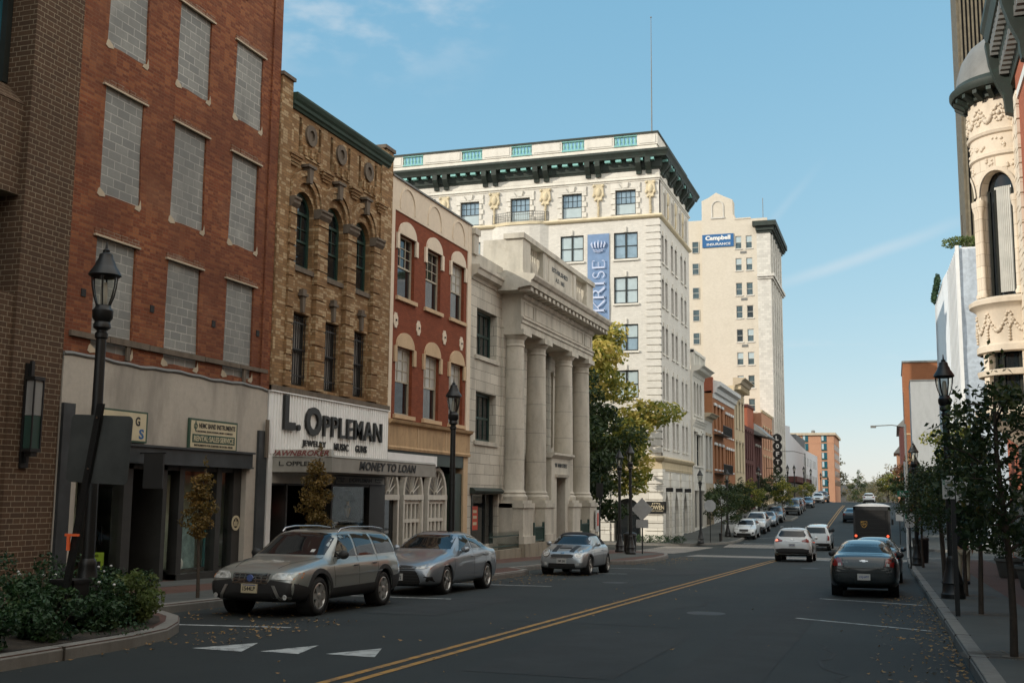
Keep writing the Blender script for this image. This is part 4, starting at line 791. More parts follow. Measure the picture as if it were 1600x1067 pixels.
def bank():
    r = thing('bank_building', 'grey stone bank with four columns and a carved balustrade beside the side street', 'bank', (FX, 51, -1.2)); W = 'bank_stone'; T = 'bank_trim'
    part('wall', wall_mb(L, rect_pts(41.5, 45.5, -1.3, 10.9), [rect_pts(42.3, 44.75, 7.3, 9.25), rect_pts(42.3, 44.75, 3.85, 5.85), rect_pts(41.9, 45.1, -.3, 1.72)], .4, .5), W, r)
    bx('wall', W, r, [(41.5, 57.9, -9, -.9, -2, 10.9), (41.5, 45.5, -.9, -.5, -2, 10.9), (57.2, 57.9, -.9, .2, -2, 8.9), (45.3, 45.75, -.9, .1, -2, 8.9), (41.6, 60.2, -19, -11, -2, 15)])  # last box: unseen rear block, added to shade the delivery truck
    for z0, z1 in ((7.32, 9.23), (3.87, 5.83)):
        window(r, L, 'L', 42.3, 44.75, z0, z1, 'sash', 'window_green', 'glass', -.3, 4, 2, low=.0, sw=.1)
        bx('sill', T, r, [(42.1, 44.95, -.3, .08, z0-.18, z0-.01)])
    w = bx('shop_window', 'frame_dark', r, [(41.92, 42.05, -.35, -.2, -.3, 1.72), (42.5, 42.62, -.3, -.2, -.3, 1.72), (44.1, 44.22, -.3, -.2, -.3, 1.72), (44.98, 45.1, -.3, -.2, -.3, 1.72)]); bx('pane', 'glass', w, [(41.95, 45.1, -.29, -.27, -.3, 1.72)]); bx('window_poster', 'red_sign', w, [(42.72, 43.4, -.265, -.26, .3, 1.25)])
    for k, z in enumerate((.98, .75, .5)): bx('window_poster', 'sign_cream', w, [(42.85, 43.27, -.26, -.256, z, z+.12)])
    m = MB(); profile_run(m, L, 41.75, 45.2, [(-.1, 1.74), (.2, 1.76), (.26, 1.86), (.14, 1.98), (-.1, 2.0)]); part('hood', m, 'copper_dark', r)
    m = MB(); profile_run(m, L, 41.5, 45.5, [(-.3, 10.3), (.05, 10.3), (.1, 10.42), (.3, 10.5), (.34, 10.68), (.4, 10.74), (.4, 10.86), (-.3, 10.9)]); m.box(41.5, 45.3, -.4, .05, 10.9, 11.45, f=L); m.box(41.5, 42.0, -.5, .15, 11.3, 12.3, f=L); m.box(41.45, 42.05, -.55, .22, 12.1, 12.35, f=L); part('cornice', m, T, r)
    # stepped masonry behind the parapet
    m = MB()
    for a, b, c, z in ((43.4, 45.2, -3.2, 11.5), (44.4, 45.38, -3.4, 11.9)): m.box(a, b, c, c+1.5, 10.9, z, f=L)
    part('attic', m, 'krise_stone', r)
    # columns
    CY = [46.0, 49.2, 53.75, 57.0]
    for y in CY:
        c = L(y, .38, 0); m = MB(); pr = [(.60, 1.5), (.62, 1.56), (.62, 1.66), (.56, 1.72), (.53, 1.76), (.56, 1.82), (.5, 1.88), (.475, 1.95)]
        pr += [(.475-.055*((z-1.95)/6.1)**1.6, z) for z in [1.95+6.1*i/8 for i in range(1, 9)]]+[(.45, 8.08), (.45, 8.14), (.42, 8.17), (.43, 8.36), (.52, 8.46), (.58, 8.55)]
        m.lathe(pr, c, 28); k = part('column', m, 'bank_trim', r, smooth=35)
        m = MB(); c_ = L(y, .38, 0)
        m.box(c_[0]-.6, c_[0]+.6, c_[1]-.6, c_[1]+.6, 8.55, 8.78); m.box(c_[0]-.64, c_[0]+.64, c_[1]-.64, c_[1]+.64, 1.36, 1.5); part('capital', m, T, k)
        m = MB()
        for z in (3.2, 4.5, 5.8, 7.05): rr = .477-.055*(max(0, z-1.95)/6.1)**1.6; m.lathe([(rr, z), (rr+.0015, z+.004), (rr+.0015, z+.012), (rr, z+.016)], c, 28)
        part('joint', m, 'lead', k)
    m = MB(); profile_run(m, L, 45.4, 57.6, [(-.9, 8.78), (.86, 8.78), (.86, 9.05), (.92, 9.07), (.92, 9.2), (.98, 9.24), (.98, 9.3), (.86, 9.34), (.86, 10.1), (.96, 10.16), (1.0, 10.3), (.9, 10.32), (-.9, 10.32)]); part('entablature', m, 'bank_trim', r)
    m = MB()
    for a, b in ((45.8, 47.2), (47.5, 55.6), (55.9, 57.2)): 
        for bb in ((a, b, .86, .885, 9.42, 9.46), (a, b, .86, .885, 9.98, 10.02), (a, a+.04, .86, .885, 9.46, 9.98), (b-.04, b, .86, .885, 9.46, 9.98)): m.box(*bb, f=L)
    part('frieze_panel', m, T, r)
    m = MB(); profile_run(m, L, 44.55, 58.35, [(-.9, 10.32), (.95, 10.32), (1.0, 10.42), (1.55, 10.5), (1.58, 10.72), (1.66, 10.76), (1.75, 10.9), (1.75, 10.98), (.9, 11.1), (-.9, 11.1)]); part('cornice', m, 'bank_trim', r)
    m = MB(); y = 44.8
    while y < 58.2: m.box(y, y+.34, .95, 1.5, 10.3, 10.46, f=L); y += .66
    part('modillions', m, T, r)
    # parapet
    m = MB()
    for a, b in ((45.4, 46.5), (48.4, 48.9), (53.6, 54.1), (56.2, 57.5)): m.box(a, b, .1, .92, 11.1, 12.75, f=L)
    m.box(48.9, 53.6, .2, .88, 11.1, 12.75, f=L); m.box(45.3, 57.6, .06, 1.0, 12.75, 12.98, f=L); m.box(45.36, 57.55, .12, .95, 11.1, 11.36, f=L); m.box(45.4, 46.5, -.9, .1, 11.1, 12.75, f=L); part('parapet', m, T, r)
    m = MB()
    for a, b in ((46.5, 48.4), (54.1, 56.2)):
        for k in range(6): s = a+.17+(b-a-.34)*k/5; m.lathe([(.08, 11.36), (.08, 11.45), (.05, 11.5), (.11, 11.75), (.1, 11.9), (.05, 12.2), (.05, 12.45), (.08, 12.55), (.08, 12.75)], L(s, .6, 0), 8)
    part('balusters', m, T, r, smooth=50)
    bx('inscription_panel', T, r, [(49.4, 53.1, .88, .9, 11.5, 12.62)])
    for t, s0, w, z in (('ESTABLISHED', 49.9, 2.7, 12.15), ('A.D. 1865', 50.5, 1.5, 11.75)): part('lettering', text_mb(t, w, .22, lambda s, d, zz, a=s0, b=z: L(a+s, .9+d, b+zz), .01, bold=.02), 'black_letter', r)
    # pedestals and plinth
    m = MB()
    for y in CY: m.box(y-.7, y+.7, -.3, 1.06, -.3, 1.36, f=L); m.box(y-.76, y+.76, -.3, 1.12, 1.18, 1.36, f=L); m.box(y-.78, y+.78, -.3, 1.14, -.3, 0, f=L)
    m.box(45.24, 50.0, -.4, .6, -.29, 1.37, f=L); m.box(53.1, 57.8, -.4, .6, -.3, 1.36, f=L); part('pedestal', m, T, r)
    bx('plinth', 'moss_stone', r, [(45.2, 50.05, -.5, 1.2, -2, -.3), (53.05, 58.0, -.5, 1.2, -2, -.3), (41.5, 45.2, .75, 1.05, -2, -.45), (50.05, 53.05, -.5, 1.1, -2, -1.02)])
    m = MB()
    for a, b in ((46.85, 48.35), (54.6, 56.15)):
        m.box(a, b, 1.0, 1.06, -.25, -.18, f=L); m.box(a, b, 1.0, 1.06, .3, .36, f=L); m.box(a, a+.07, .98, 1.08, -.3, .55, f=L); m.box(b-.07, b, .98, 1.08, -.3, .55, f=L)
        for k in range(1, 14): s = a+(b-a)*k/14; m.box(s-.02, s+.02, 1.01, 1.04, -.18, .3, f=L)
    part('iron_panel', m, 'iron_green', r)
    # entrance surround
    m = MB(); f2 = lambda s, d, z: L(s, d+.86, z); m2 = wall_mb(f2, [(50.1, -1.1), (50.95, -1.1), (50.95, 2.55), (52.45, 2.55), (52.45, -1.1), (53.3, -1.1), (53.3, 3.5), (50.1, 3.5)], [], .5, .9); part('entrance_surround', m2, T, r)
    m = MB(); profile_run(m, L, 49.95, 53.45, [(-.2, 3.45), (.9, 3.45), (1.0, 3.56), (1.05, 3.58), (1.05, 3.68), (-.2, 3.78)]); profile_run(m, L, 50.7, 52.7, [(.84, 2.56), (.95, 2.56), (1.0, 2.7), (.84, 2.72)]); part('entrance_cornice', m, T, r)
    part('lettering', text_mb('901 MAIN STREET', 2.1, .2, lambda s, d, z: L(50.65+s, .86+d, 3.02+z), .012, bold=.03), 'black_letter', r)
    d = bx('door', 'storefront_dark', r, [(50.95, 52.45, .2, .3, -1.05, 1.2)]); bx('transom', 'old_glass', d, [(51.0, 52.4, .25, .32, 1.25, 2.5)]); bx('handle', 'chrome', d, [(51.62, 51.66, .3, .36, -.2, .3)])
    bx('porch_wall', 'bank_stone', r, [(45.7, 57.3, -.9, -.45, -1, 8.78)]); m = MB()
    for y in (47.6, 51.5, 55.4):
        m = MB(); m.box(y-.9, y+.9, -.45, -.42, 4.3, 7.6, f=L); m.box(y-1.0, y-.9, -.45, -.36, 4.1, 7.7, f=L); m.box(y+.9, y+1.0, -.45, -.36, 4.1, 7.7, f=L); m.box(y-1.1, y+1.1, -.45, -.3, 7.7, 7.9, f=L)
        part_one('porch_panel', m, T, r)
    t = thing('iron_fence', 'low green iron fence on the stone wall in front of the bank window', 'fence', L(43.4, .9, -.45)); m = MB()
    for z in (-.35, .05): m.box(41.6, 45.2, .87, .92, z, z+.05, f=L)
    part('rail', m, 'iron_green', t); m = MB()
    for k in range(29): s = 41.65+k*.126; m.tube([L(s, .9, -.45), L(s, .9, .2), L(s, .9, .27)], [.013, .013, .002], 4)
    part('pickets', m, 'iron_green', t)
    t = thing('notice_board', 'white notice board with red lettering at the corner of the bank', 'sign', L(57.6, 1.2, -.4)); bx('board', 'plate', t, [(57.1, 57.7, 1.14, 1.2, -.1, 1.0)]); bx('stripe', 'red_sign', t, [(57.25, 57.55, 1.2, 1.21, .2, .85)])
bank()

# ---------------------------------------------------------------- the white corner block across the side street
KX, KY = -15.95, 81.4
def KE(s, d, z): return (KX+d, s, z)
KS = South(KY)
def corner_block():
    r = thing('corner_building', 'tall cream stone corner building with green copper balustrade and dark bracketed cornice', 'building', (KX, KY, -1.8)); Wm = 'cream_brick'; T = 'krise_trim'
    rows = [(16.02, 18.05), (12.45, 14.45), (8.95, 11.0), (5.4, 7.45)]; xs = [-18.52, -22.72, -26.92, -31.12, -35.3]
    top = [rect_pts(x-.78, x+.78, 22.82, 24.72) for x in xs]; mid = [rect_pts(x-.92, x+.92, 19.42, 21.45) for x in xs]+[rect_pts(x-.92, x+.92, a, b) for a, b in rows for x in xs]
    ar = [arch_pts(-19.5, -17.5, -1.75, .6, 1.0, 10), arch_pts(-23.5, -21.5, -1.75, .6, 1.0, 10)]
    part('wall', wall_mb(KS, rect_pts(-42, KX, 4.6, 25.75), top+mid, .16, .5), Wm, r); part('base_wall', wall_mb(KS, rect_pts(-42, KX, -2.4, 4.6), ar, .5, .5), 'krise_stone', r)
    pr = [(82.15, 83.05), (83.55, 84.5), (85.95, 86.95), (87.6, 88.6), (90.15, 91.1), (91.85, 92.8)]
    er = [rect_pts(a, b, z0, z1) for z0, z1 in [(19.2, 21.3), (15.85, 17.9), (12.3, 14.35), (8.85, 10.95), (5.3, 7.4)] for a, b in pr]+[rect_pts(a, b, 22.85, 24.8) for a, b in ((82.5, 83.6), (85.7, 86.8), (88.9, 90), (91.7, 92.7))]
    part('wall', wall_mb(KE, rect_pts(KY+.012, 94.25, 4.6, 25.75), er, .25, .5), Wm, r)
    ea = [[(a, -2), (b, -2), (b, .7), ((a+b)/2+(b-a)*.32, 1.5), ((a+b)/2, 2.05), ((a+b)/2-(b-a)*.32, 1.5), (a, .7)] for a, b in ((82.6, 84.2), (86.5, 88.2), (90.3, 92.2))]
    part('base_wall', wall_mb(KE, rect_pts(KY+.012, 94.25, -2.4, 4.6), ea, .4, .5), 'krise_stone', r)
    part('body', MB().box(-42, KX-.5, KY+.5, 94.25, -2, 28), Wm, r)
    for x in xs:
        window(r, KS, 'S', x-.78, x+.78, 22.84, 24.7, 'top6', 'frame_dark', ('sky_pane', 'low', 'blind'), -.1, 4, 2, low=.9, sw=.06)
        if x > -27 or x < -30:
            for z0, z1 in [(19.42, 21.45)]+rows: window(r, KS, 'S', x-.92, x+.92, z0, z1, 'pair', 'frame_dark', ('blind', 'blind', ('sky_pane', 'up', 'blind'), 'sky_pane')[int(abs(x)*7+z0*3) % 4], -.1, sw=.09)
        m = MB(); m.box(x-1.0, x+1.0, 0, .12, 19.27, 19.41, f=KS)
        for a, b in rows: m.box(x-1.0, x+1.0, 0, .12, a-.15, a-.01, f=KS)
        m.box(x-.95, x+.95, 0, .1, 24.74, 24.84, f=KS)
        for a, b in [(19.42, 21.45)]+rows: m.box(x-.06, x+.06, 0, .1, b+.02, b+.42, f=KS)
        part('sill', m, T, r)
        m = MB()
        for k in range(5):
            z = 22.85+k*.42
            for sg in (-1, 1): w = .2 if k % 2 else .34; a, b = sorted((x+sg*.8, x+sg*(.8+w))); m.box(a, b, 0, .09, z, z+.36, f=KS)
        for sg in (-1, 1): m.prism([(x+sg*.3, 24.86), (x+sg*1.1, 24.86), (x+sg*1.15, 25.25), (x+sg*.55, 25.25)][::sg], 0, .1, KS)
        m.prism([(x-.16, 24.86), (x+.16, 24.86), (x+.24, 25.3), (x-.24, 25.3)], 0, .14, KS); part('window_surround', m, T, r)
    for z0, z1 in [(19.2, 21.3), (15.85, 17.9), (12.3, 14.35), (8.85, 10.95), (5.3, 7.4)]:
        m = MB()
        for a, b in pr: window(r, KE, 'L', a, b, z0, z1, 'sash', 'frame_dark', 'old_glass' if z0 < 12 else 'glass', -.2); m.box(a-.08, b+.08, 0, .1, z0-.14, z0-.01, f=KE); m.box((a+b)/2-.05, (a+b)/2+.05, 0, .08, z1+.02, z1+.35, f=KE)
        part('sill', m, T, r)
    for a, b in ((82.5, 83.6), (85.7, 86.8), (88.9, 90), (91.7, 92.7)): window(r, KE, 'L', a, b, 22.85, 24.8, 'sash', 'frame_dark', 'glass', -.2); bx('window_surround', T, r, [(a-.25, a-.02, 0, .12, 22.85, 25.1), (b+.02, b+.25, 0, .12, 22.85, 25.1)], f=KE)
    # quoins
    m = MB(); z = 4.9
    while z < 22.2: m.box(-17.0, KX+.07, KY-.07, KY, z, z+.43); m.box(KX, KX+.07, KY, KY+.35, z, z+.43); z += .53
    part('quoins', m, Wm, r)
    m = MB(); z = -1.7; k = 0
    while z < 3.5: m.box(-17.2, KX+.1, KY-.1, KY, z, z+(.95 if k == 0 else .5)); m.box(KX, KX+.1, KY, KY+.9, z, z+(.95 if k == 0 else .5)); m.box(-21.3, -19.8, KY-.1, KY, z, z+(.95 if k == 0 else .5)); z += (1.01 if k == 0 else .56); k += 1
    part('base_blocks', m, 'krise_stone', r)
    def wrap(name, prof, mat, x0=-42, y1=94.3):
        """a moulding that turns the corner, mitred"""
        m = MB(); n = len(prof); rg_ = []
        for d, z in prof: rg_.append([(x0, KY-d, z), (KX+d, KY-d, z), (KX+d, y1+(d if z > 20 else 0), z), (x0, y1+(d if z > 20 else 0), z)])
        for j in range(3): m.add([q[j] for q in rg_]+[q[j+1] for q in rg_], [(i, (i+1) % n, (i+1) % n+n, i+n) for i in range(n)])
        part(name, m, mat, r)
    wrap('base_cornice', [(-.1, 3.62), (.06, 3.62), (.1, 3.8), (.06, 3.84), (.06, 4.25), (.2, 4.35), (.3, 4.5), (.3, 4.58), (.05, 4.68), (-.1, 4.68)], 'yellow_paint'); wrap('rope_band', [(-.1, 22.42), (.04, 22.42), (.18, 22.5), (.24, 22.6), (.18, 22.72), (-.1, 22.74)], 'gold_trim')
    wrap('upper_band', [(-.1, 25.36), (.05, 25.36), (.05, 25.44), (.14, 25.5), (.14, 25.56), (.05, 25.6), (.05, 25.75), (-.1, 25.78)], T); wrap('frieze', [(-.1, 25.78), (.0, 25.78), (.0, 26.2), (-.1, 26.2)], T)
    wrap('cornice', [(-.1, 26.18), (.06, 26.18), (.1, 26.3), (.16, 26.35), (.2, 26.6), (.22, 26.96), (.66, 27.0), (.7, 27.14), (.78, 27.3), (.86, 27.42), (.86, 27.56), (.5, 27.7), (-.1, 27.72)], 'copper_dark')
    wrap('parapet', [(-.5, 27.7), (-.12, 27.7), (-.12, 28.0), (-.2, 28.02), (-.2, 28.2), (-.5, 28.2)], T)
    m = MB()
    bp = [-16.7, -17.45, -20.6, -21.4, -24.75, -25.55, -28.95, -29.8, -33.1, -33.95, -37.3, -38.1]
    for x in bp: m.prism([(0, 25.86), (.14, 25.86), (.2, 26.05), (.5, 26.4), (.64, 26.6), (.64, 27.0), (0, 27.0)], x-.2, x+.2, lambda s, d, z: (d, KY-s-.02, z))
    for y in (82.1, 82.8, 85, 85.7, 87.6, 88.3, 90.2, 90.9, 92.9, 93.6): m.prism([(0, 25.86), (.14, 25.86), (.2, 26.05), (.5, 26.4), (.64, 26.6), (.64, 27.0), (0, 27.0)], y-.2, y+.2, lambda s, d, z: (KX+s+.02, d, z))
    part('brackets', m, 'copper_dark', r)
    m = MB(); x = -41
    while x < KX-.3:
        m.box(x, x+.42, KY-.6, KY-.2, 26.8, 26.98); x += .84
    y = KY+.3
    while y < 94: m.box(KX+.2, KX+.6, y, y+.42, 26.8, 26.98); y += .84
    part('soffit_blocks', m, 'copper_green', r)
    # parapet with copper balusters
    sp = [(-19.45, -17.65), (-23.6, -21.8), (-27.75, -26.05), (-31.95, -30.2), (-37.1, -35.3)]; ed = [KX-.12]+[v for a, b in sp for v in (b, a)]+[-42]
    m = MB()
    for b, a in zip(ed[0::2], ed[1::2]): m.box(a, b, KY+.14, KY+.5, 28.2, 29.06); m.box(a+.2, b-.15, KY+.1, KY+.14, 28.32, 28.95)
    m.box(KX-.5, KX-.12, KY+.5, 94.2, 28.2, 29.06); part('parapet', m, T, r)
    m = MB(); m.box(-42, KX-.04, KY+.05, KY+.6, 29.06, 29.2); m.box(KX-.6, KX-.04, KY+.6, 94.25, 29.06, 29.2)
    part('coping', m, 'copper_dark', r)
    for a, b in sp:
        m = MB(); m.box(a, b, KY+.12, KY+.45, 28.2, 28.32); m.box(a, b, KY+.12, KY+.45, 28.95, 29.05)
        for k in range(6): s = a+.15+(b-a-.3)*k/5; m.lathe([(.1, 28.32), (.06, 28.4), (.13, 28.55), (.1, 28.7), (.06, 28.85), (.1, 28.95)], (s, KY+.28, 0), 7)
        part('balustrade', m, 'copper_green', r, smooth=50)
    # cartouches with hanging garlands
    g = random.Random(4)
    for x in (-16.6, -20.62, -24.85, -29.05, -33.3):
        m = MB(); w = .42 if x < -17 else .36
        m.prism([(x-w, 24.55), (x-w*.6, 24.2), (x, 24.05), (x+w*.6, 24.2), (x+w, 24.55), (x+w*.85, 25.1), (x+w, 25.3), (x-w, 25.3), (x-w*.85, 25.1)], 0, .1, KS); m.ball((x, KY-.1, 24.68), (w*.55, .12, .36), 10, 7)
        for sg in (-1, 1): m.ball((x+sg*w*.85, KY-.1, 24.45), (.12, .1, .16), 7, 5); m.ball((x+sg*w*.85, KY-.1, 25.2), (.12, .1, .12), 7, 5); m.ball((x+sg*w*.5, KY-.1, 24.1), (.14, .1, .1), 7, 5)
        z = 24.0
        while z > 22.85: m.ball((x+g.uniform(-.02, .02), KY-.09, z), (.1, .09, .07), 6, 4); z -= .115
        part('cartouche', m, 'gold_trim', r, smooth=50)
    for y in (84.6, 87.8, 91): m = MB(); m.ball((KX+.06, y, 24.6), (.12, .35, .55), 8, 6); m.ball((KX+.05, y, 23.5), (.1, .12, .6), 6, 5); part('cartouche', m, 'gold_trim', r, smooth=50)
    # rounded bay under an iron balcony
    P = [(-29.2, 0), (-28.6, .3), (-27.8, .5), (-26.0, .5), (-25.2, .3), (-24.6, 0)]; m = MB(); m.add([(x, KY-d, z) for z in (8, 22.5) for x, d in P], [(i, i+1, 7+i, 6+i) for i in range(5)]+[tuple(range(6, 12))]); part('bay', m, Wm, r)
    m = MB(); m.add([(x*1+0, KY-d*1.12-.02, z) for z in (22.5, 22.74) for x, d in P], [(i, i+1, 7+i, 6+i) for i in range(5)]+[tuple(range(6, 12)), tuple(range(6))]); part('bay_cap', m, 'gold_trim', r)
    m = MB()
    for (xa, da), (xb, db) in zip(P, P[1:]):
        a = Vector((xa, KY-da-.02, 0)); b = Vector((xb, KY-db-.02, 0)); k = int((b-a).length/.14)
        for i in range(k+1): p = a+(b-a)*i/k; m.tube([(p.x, p.y, 22.74), (p.x, p.y, 23.5)], .018, 4)
        for z in (22.85, 23.3, 23.5): m.tube([(a.x, a.y, z), (b.x, b.y, z)], .022, 4)
    part('balcony_rail', m, 'lead', r)
    for sg, s0 in ((1, -28.35), (1, -26.9)): 
        for z0, z1 in [(19.42, 21.4)]+rows[:3]: window(r, lambda s, d, z: (s, KY-.5-d, z), 'S', -27.62, -26.18, z0, z1, 'pair', 'frame_dark', 'blind', .02, sw=.09) if sg == 1 and s0 == -28.35 else None
    # ground floor glazing and lamps
    for a in ((-19.4, -17.6), (-23.4, -21.6)):
        w = bx('shop_window', 'frame_dark', r, [(a[0], a[0]+.08, -.4, -.3, -1.75, 1.5), ((a[0]+a[1])/2-.04, (a[0]+a[1])/2+.04, -.4, -.3, -1.75, 1.5), (a[1]-.08, a[1], -.4, -.3, -1.75, 1.5), (a[0], a[1], -.4, -.3, .4, .5)], f=KS); bx('pane', 'glass', w, [(a[0], a[1], -.38, -.36, -1.75, 1.6)], f=KS)
    for i, (a, b) in enumerate(((82.6, 84.2), (86.5, 88.2), (90.3, 92.2))):
        if i == 0: bx('door', 'lead', r, [(a, b, -.4, -.36, -2, 2)], f=KE)
        else:
            w = bx('shop_window', 'old_white', r, [(a, a+.12, -.35, -.22, -1.2, 1.6), (b-.12, b, -.35, -.22, -1.2, 1.6), ((a+b)/2-.05, (a+b)/2+.05, -.35, -.22, -1.2, 1.9), (a, b, -.35, -.22, .55, .7), (a, b, -.35, -.2, -1.9, -1.1)], f=KE); bx('pane', 'glass', w, [(a, b, -.32, -.3, -1.2, 2)], f=KE)
        bx('wall_light', 'dark_metal', r, [((a+b)/2-.35, (a+b)/2-.1, .0, .5, 2.1, 2.4)], f=KE)
    m = MB()
    for y in (81.9, 84.9, 89.2, 93.4):
        z = -2
        while z < 3.4: m.box(y-.35, y+.35, 0, .12, z, z+.5, f=KE); z += .56
    part('pilaster', m, 'krise_stone', r)
    m = MB(); m.tube([(KX-.7, KY+.9, 29.1), (KX-.7, KY+.9, 33.5), (KX-.7, KY+.9, 38.6)], [.05, .04, .02], 6); m.ball((KX-.7, KY+.9, 38.62), .07, 6, 4)
    solo('flagpole', m, 'lead', 'tall thin pole rising from the corner of the cream building roof', 'flagpole', base=(KX-.7, KY+.9, 29.1)); 
    # hanging banner
    t = thing('banner', 'tall blue banner with a crown hanging on the cream corner building', 'banner', (-20.6, KY, 12.6)); m = MB(); n = 26; g = random.Random(9)
    A = [(-21.48+1.7*i/12, 21.45-9.3*j/n) for j in range(n+1) for i in range(13)]
    m.add([(x, KY-.06-.035*math.sin(x*7+z*1.3)*max(0, min(1, (21-z)/6))-.03*math.sin(x*16+z*.6)*max(0, (18-z)/6), z) for x, z in A], [(j*13+i, j*13+i+1, (j+1)*13+i+1, (j+1)*13+i) for j in range(n) for i in range(12)]); k = part('cloth', m, 'blue_banner', t, smooth=True); 
    def up(s, d, z): return (-20.12-z, KY-.17-d, 15.2+s)      # reads upwards
    serif = {'E': [(0, .13, 0, 1), (.13, .62, .95, 1), (.13, .62, 0, .05), (.13, .5, .48, .53), (.57, .63, .8, 1), (.57, .63, 0, .22)], 'K': [(0, .16, 0, 1), (-.06, .24, .95, 1), (-.06, .24, 0, .05)], 'R': [(0, .16, 0, 1), (-.06, .24, 0, .05)], 'I': [(.08, .24, 0, 1), (0, .32, .95, 1), (0, .32, 0, .05)], 'H': [(0, .16, 0, 1), (.6, .76, 0, 1), (.16, .6, .47, .54), (-.06, .22, .95, 1), (-.06, .22, 0, .05), (.54, .82, .95, 1), (.54, .82, 0, .05)]}
    pos = -2.95; H_ = .98
    m = MB()
    serif['T'] = [(.3, .46, 0, 1), (0, .76, .93, 1), (0, .06, .78, 1), (.7, .76, .78, 1), (.2, .56, 0, .05)]
    for ch, w in (('T', .9), ('H', .95), ('E', .95), (' ', .42), ('K', 1.0), ('R', .98), ('I', .5), ('S', .82), ('E', .9)):
        for a, b, c, d in serif.get(ch, []): m.box(pos+a*H_, pos+b*H_, 0, .01, c*H_, d*H_, f=up)
        if ch == 'K': m.prism([(pos+.14, .45), (pos+.75, H_), (pos+.83, H_), (pos+.24, .45)], 0, .011, up); m.prism([(pos+.26, .55), (pos+.72, 0), (pos+.92, 0), (pos+.36, .6)], 0, .012, up)
        if ch == 'R': ring(m, up, pos+.36, .73*H_, .17, .27, 0, .011, -90, 90, 12); m.box(pos+.14, pos+.37, 0, .011, .93*H_, .985*H_, f=up); m.box(pos+.14, pos+.37, 0, .011, .47*H_, .53*H_, f=up); m.prism([(pos+.36, .5), (pos+.7, 0), (pos+.9, 0), (pos+.5, .52)], 0, .012, up)
        if ch == 'S': ring(m, up, pos+.32, .73*H_, .17, .24, 0, .011, 20, 270, 12); ring(m, up, pos+.32, .27*H_, .19, .27, 0, .012, -160, 90, 12)
        pos += w
    part('lettering', m, 'banner_white', t)
    m = MB()
    for k in range(5): a = -20.62+.21*(k-2); m.tube([(a, KY-.16, 20.35), (a+.1*(k-2)*.5, KY-.16, 20.65), (a+.03*(k-2), KY-.16, 20.95-.05*abs(k-2))], [.05, .08, .01], 5)
    m.tube([(-21.05, KY-.16, 20.25), (-20.62, KY-.16, 20.12), (-20.2, KY-.16, 20.25)], .03, 5); m.tube([(-21.0, KY-.16, 20.12), (-20.62, KY-.16, 20.0), (-20.25, KY-.16, 20.12)], .03, 5); part('crown', m, 'banner_white', t)
    # sign on the corner
    t = thing('hanging_sign', 'small black sign with gold lettering on the corner of the cream building', 'sign', (-16.3, KY-.2, .55)); bx('board', 'black_letter', t, [(-17.05, -15.6, .12, .2, .55, 1.4)], f=KS); part('lettering', text_mb('BOWEN', 1.15, .3, lambda s, d, z: KS(-16.9+s, .2+d, .82+z), .02, bold=.01), 'gold_trim', t); part('lettering', text_mb('JEWELRY COMPANY', 1.1, .09, lambda s, d, z: KS(-16.88+s, .2+d, .67+z), .02, bold=.01), 'gold_trim', t)
    m = MB()
    for k in range(5): m.ball((-16.32+.13*(k-2), KY-.2, 1.27-.02*abs(k-2)), (.045, .02, .05), 6, 4)
    part('crown', m, 'gold_trim', t)
corner_block()

# ---------------------------------------------------------------- the row further along the left side
def row_house(label, y0, y1, ztop, mat, wins, cornice, zb=-1.2, shop='interior', trim='old_white', depth=12, fm='frame_dark', pm='glass', name='row_building', shop_top=3.0):
    r = thing(name, label, 'building', (FX, (y0+y1)/2, zb)); holes = []; spec = []
    for (a, b, z0, z1, st) in wins: holes.append(arch_pts(a, b, z0, z1-(b-a)/2, (b-a)/2, 8) if st == 'arch' else rect_pts(a, b, z0, z1)); spec.append((a, b, z0, z1, st))
    part('wall', wall_mb(L, rect_pts(y0, y1, shop_top, ztop), holes, .25, .5), mat, r); part('body', MB().box(y0, y1, -depth, -.5, zb-1, ztop-.05, f=L), mat, r)
    m = MB(); h = MB()
    for a, b, z0, z1, st in spec:
        window(r, L, 'L', a, b, z0, z1, st, fm, pm, -.2); m.box(a-.1, b+.1, 0, .1, z0-.16, z0-.01, f=L)
        if st != 'arch': h.box(a-.12, b+.12, 0, .14, z1+.02, z1+.26, f=L)
    if m.v: part('sill', m, trim, r)
    if h.v: part('lintel', h, trim, r)
    c = MB()
    for prof in cornice: profile_run(c, L, y0+.02, y1-.02, prof)
    if c.v: part('cornice', c, trim, r)
    n = max(1, int((y1-y0)/2.4)); s = MB(); w = (y1-y0)/n
    for k in range(n+1): s.box(max(y0+.01, y0+k*w-.15), min(y1-.01, y0+k*w+.15), -.3, .06, zb-.5, shop_top, f=L)
    s.box(y0, y1, -.4, -.02, shop_top-.7, shop_top, f=L); s.box(y0, y1, -.3, -.04, zb-.5, zb+.5, f=L); part('shopfront', s, trim, r); bx('shop_glass', 'glass', r, [(y0, y1, -.28, -.25, zb, shop_top-.6)])
    return r
def cor(z, h=.7, d=.6): return [[(-.1, z-h), (.05, z-h), (.12, z-h*.6), (d*.6, z-h*.45), (d*.75, z-h*.2), (d, z-h*.05), (d, z), (-.1, z+.05)]]
r = row_house('narrow cream building with three tall arched windows and a deep bracketed cornice', 94.35, 100.55, 12.4, 'krise_trim', [(95.0+1.5*k, 96.1+1.5*k, 8.7, 11.5, 'arch') for k in range(3)]+[(94.9, 95.9, 4.4, 7.2, 'sash'), (96.2, 98.2, 4.4, 7.0, 'pair'), (98.5, 99.5, 4.4, 7.2, 'sash')], cor(12.75, .8, 1.0)+cor(8.2, .5, .3), trim='krise_trim', zb=-1.3)
m = MB(); m.box(94.4, 100.4, -.3, .2, 13.9, 14.1, f=L)
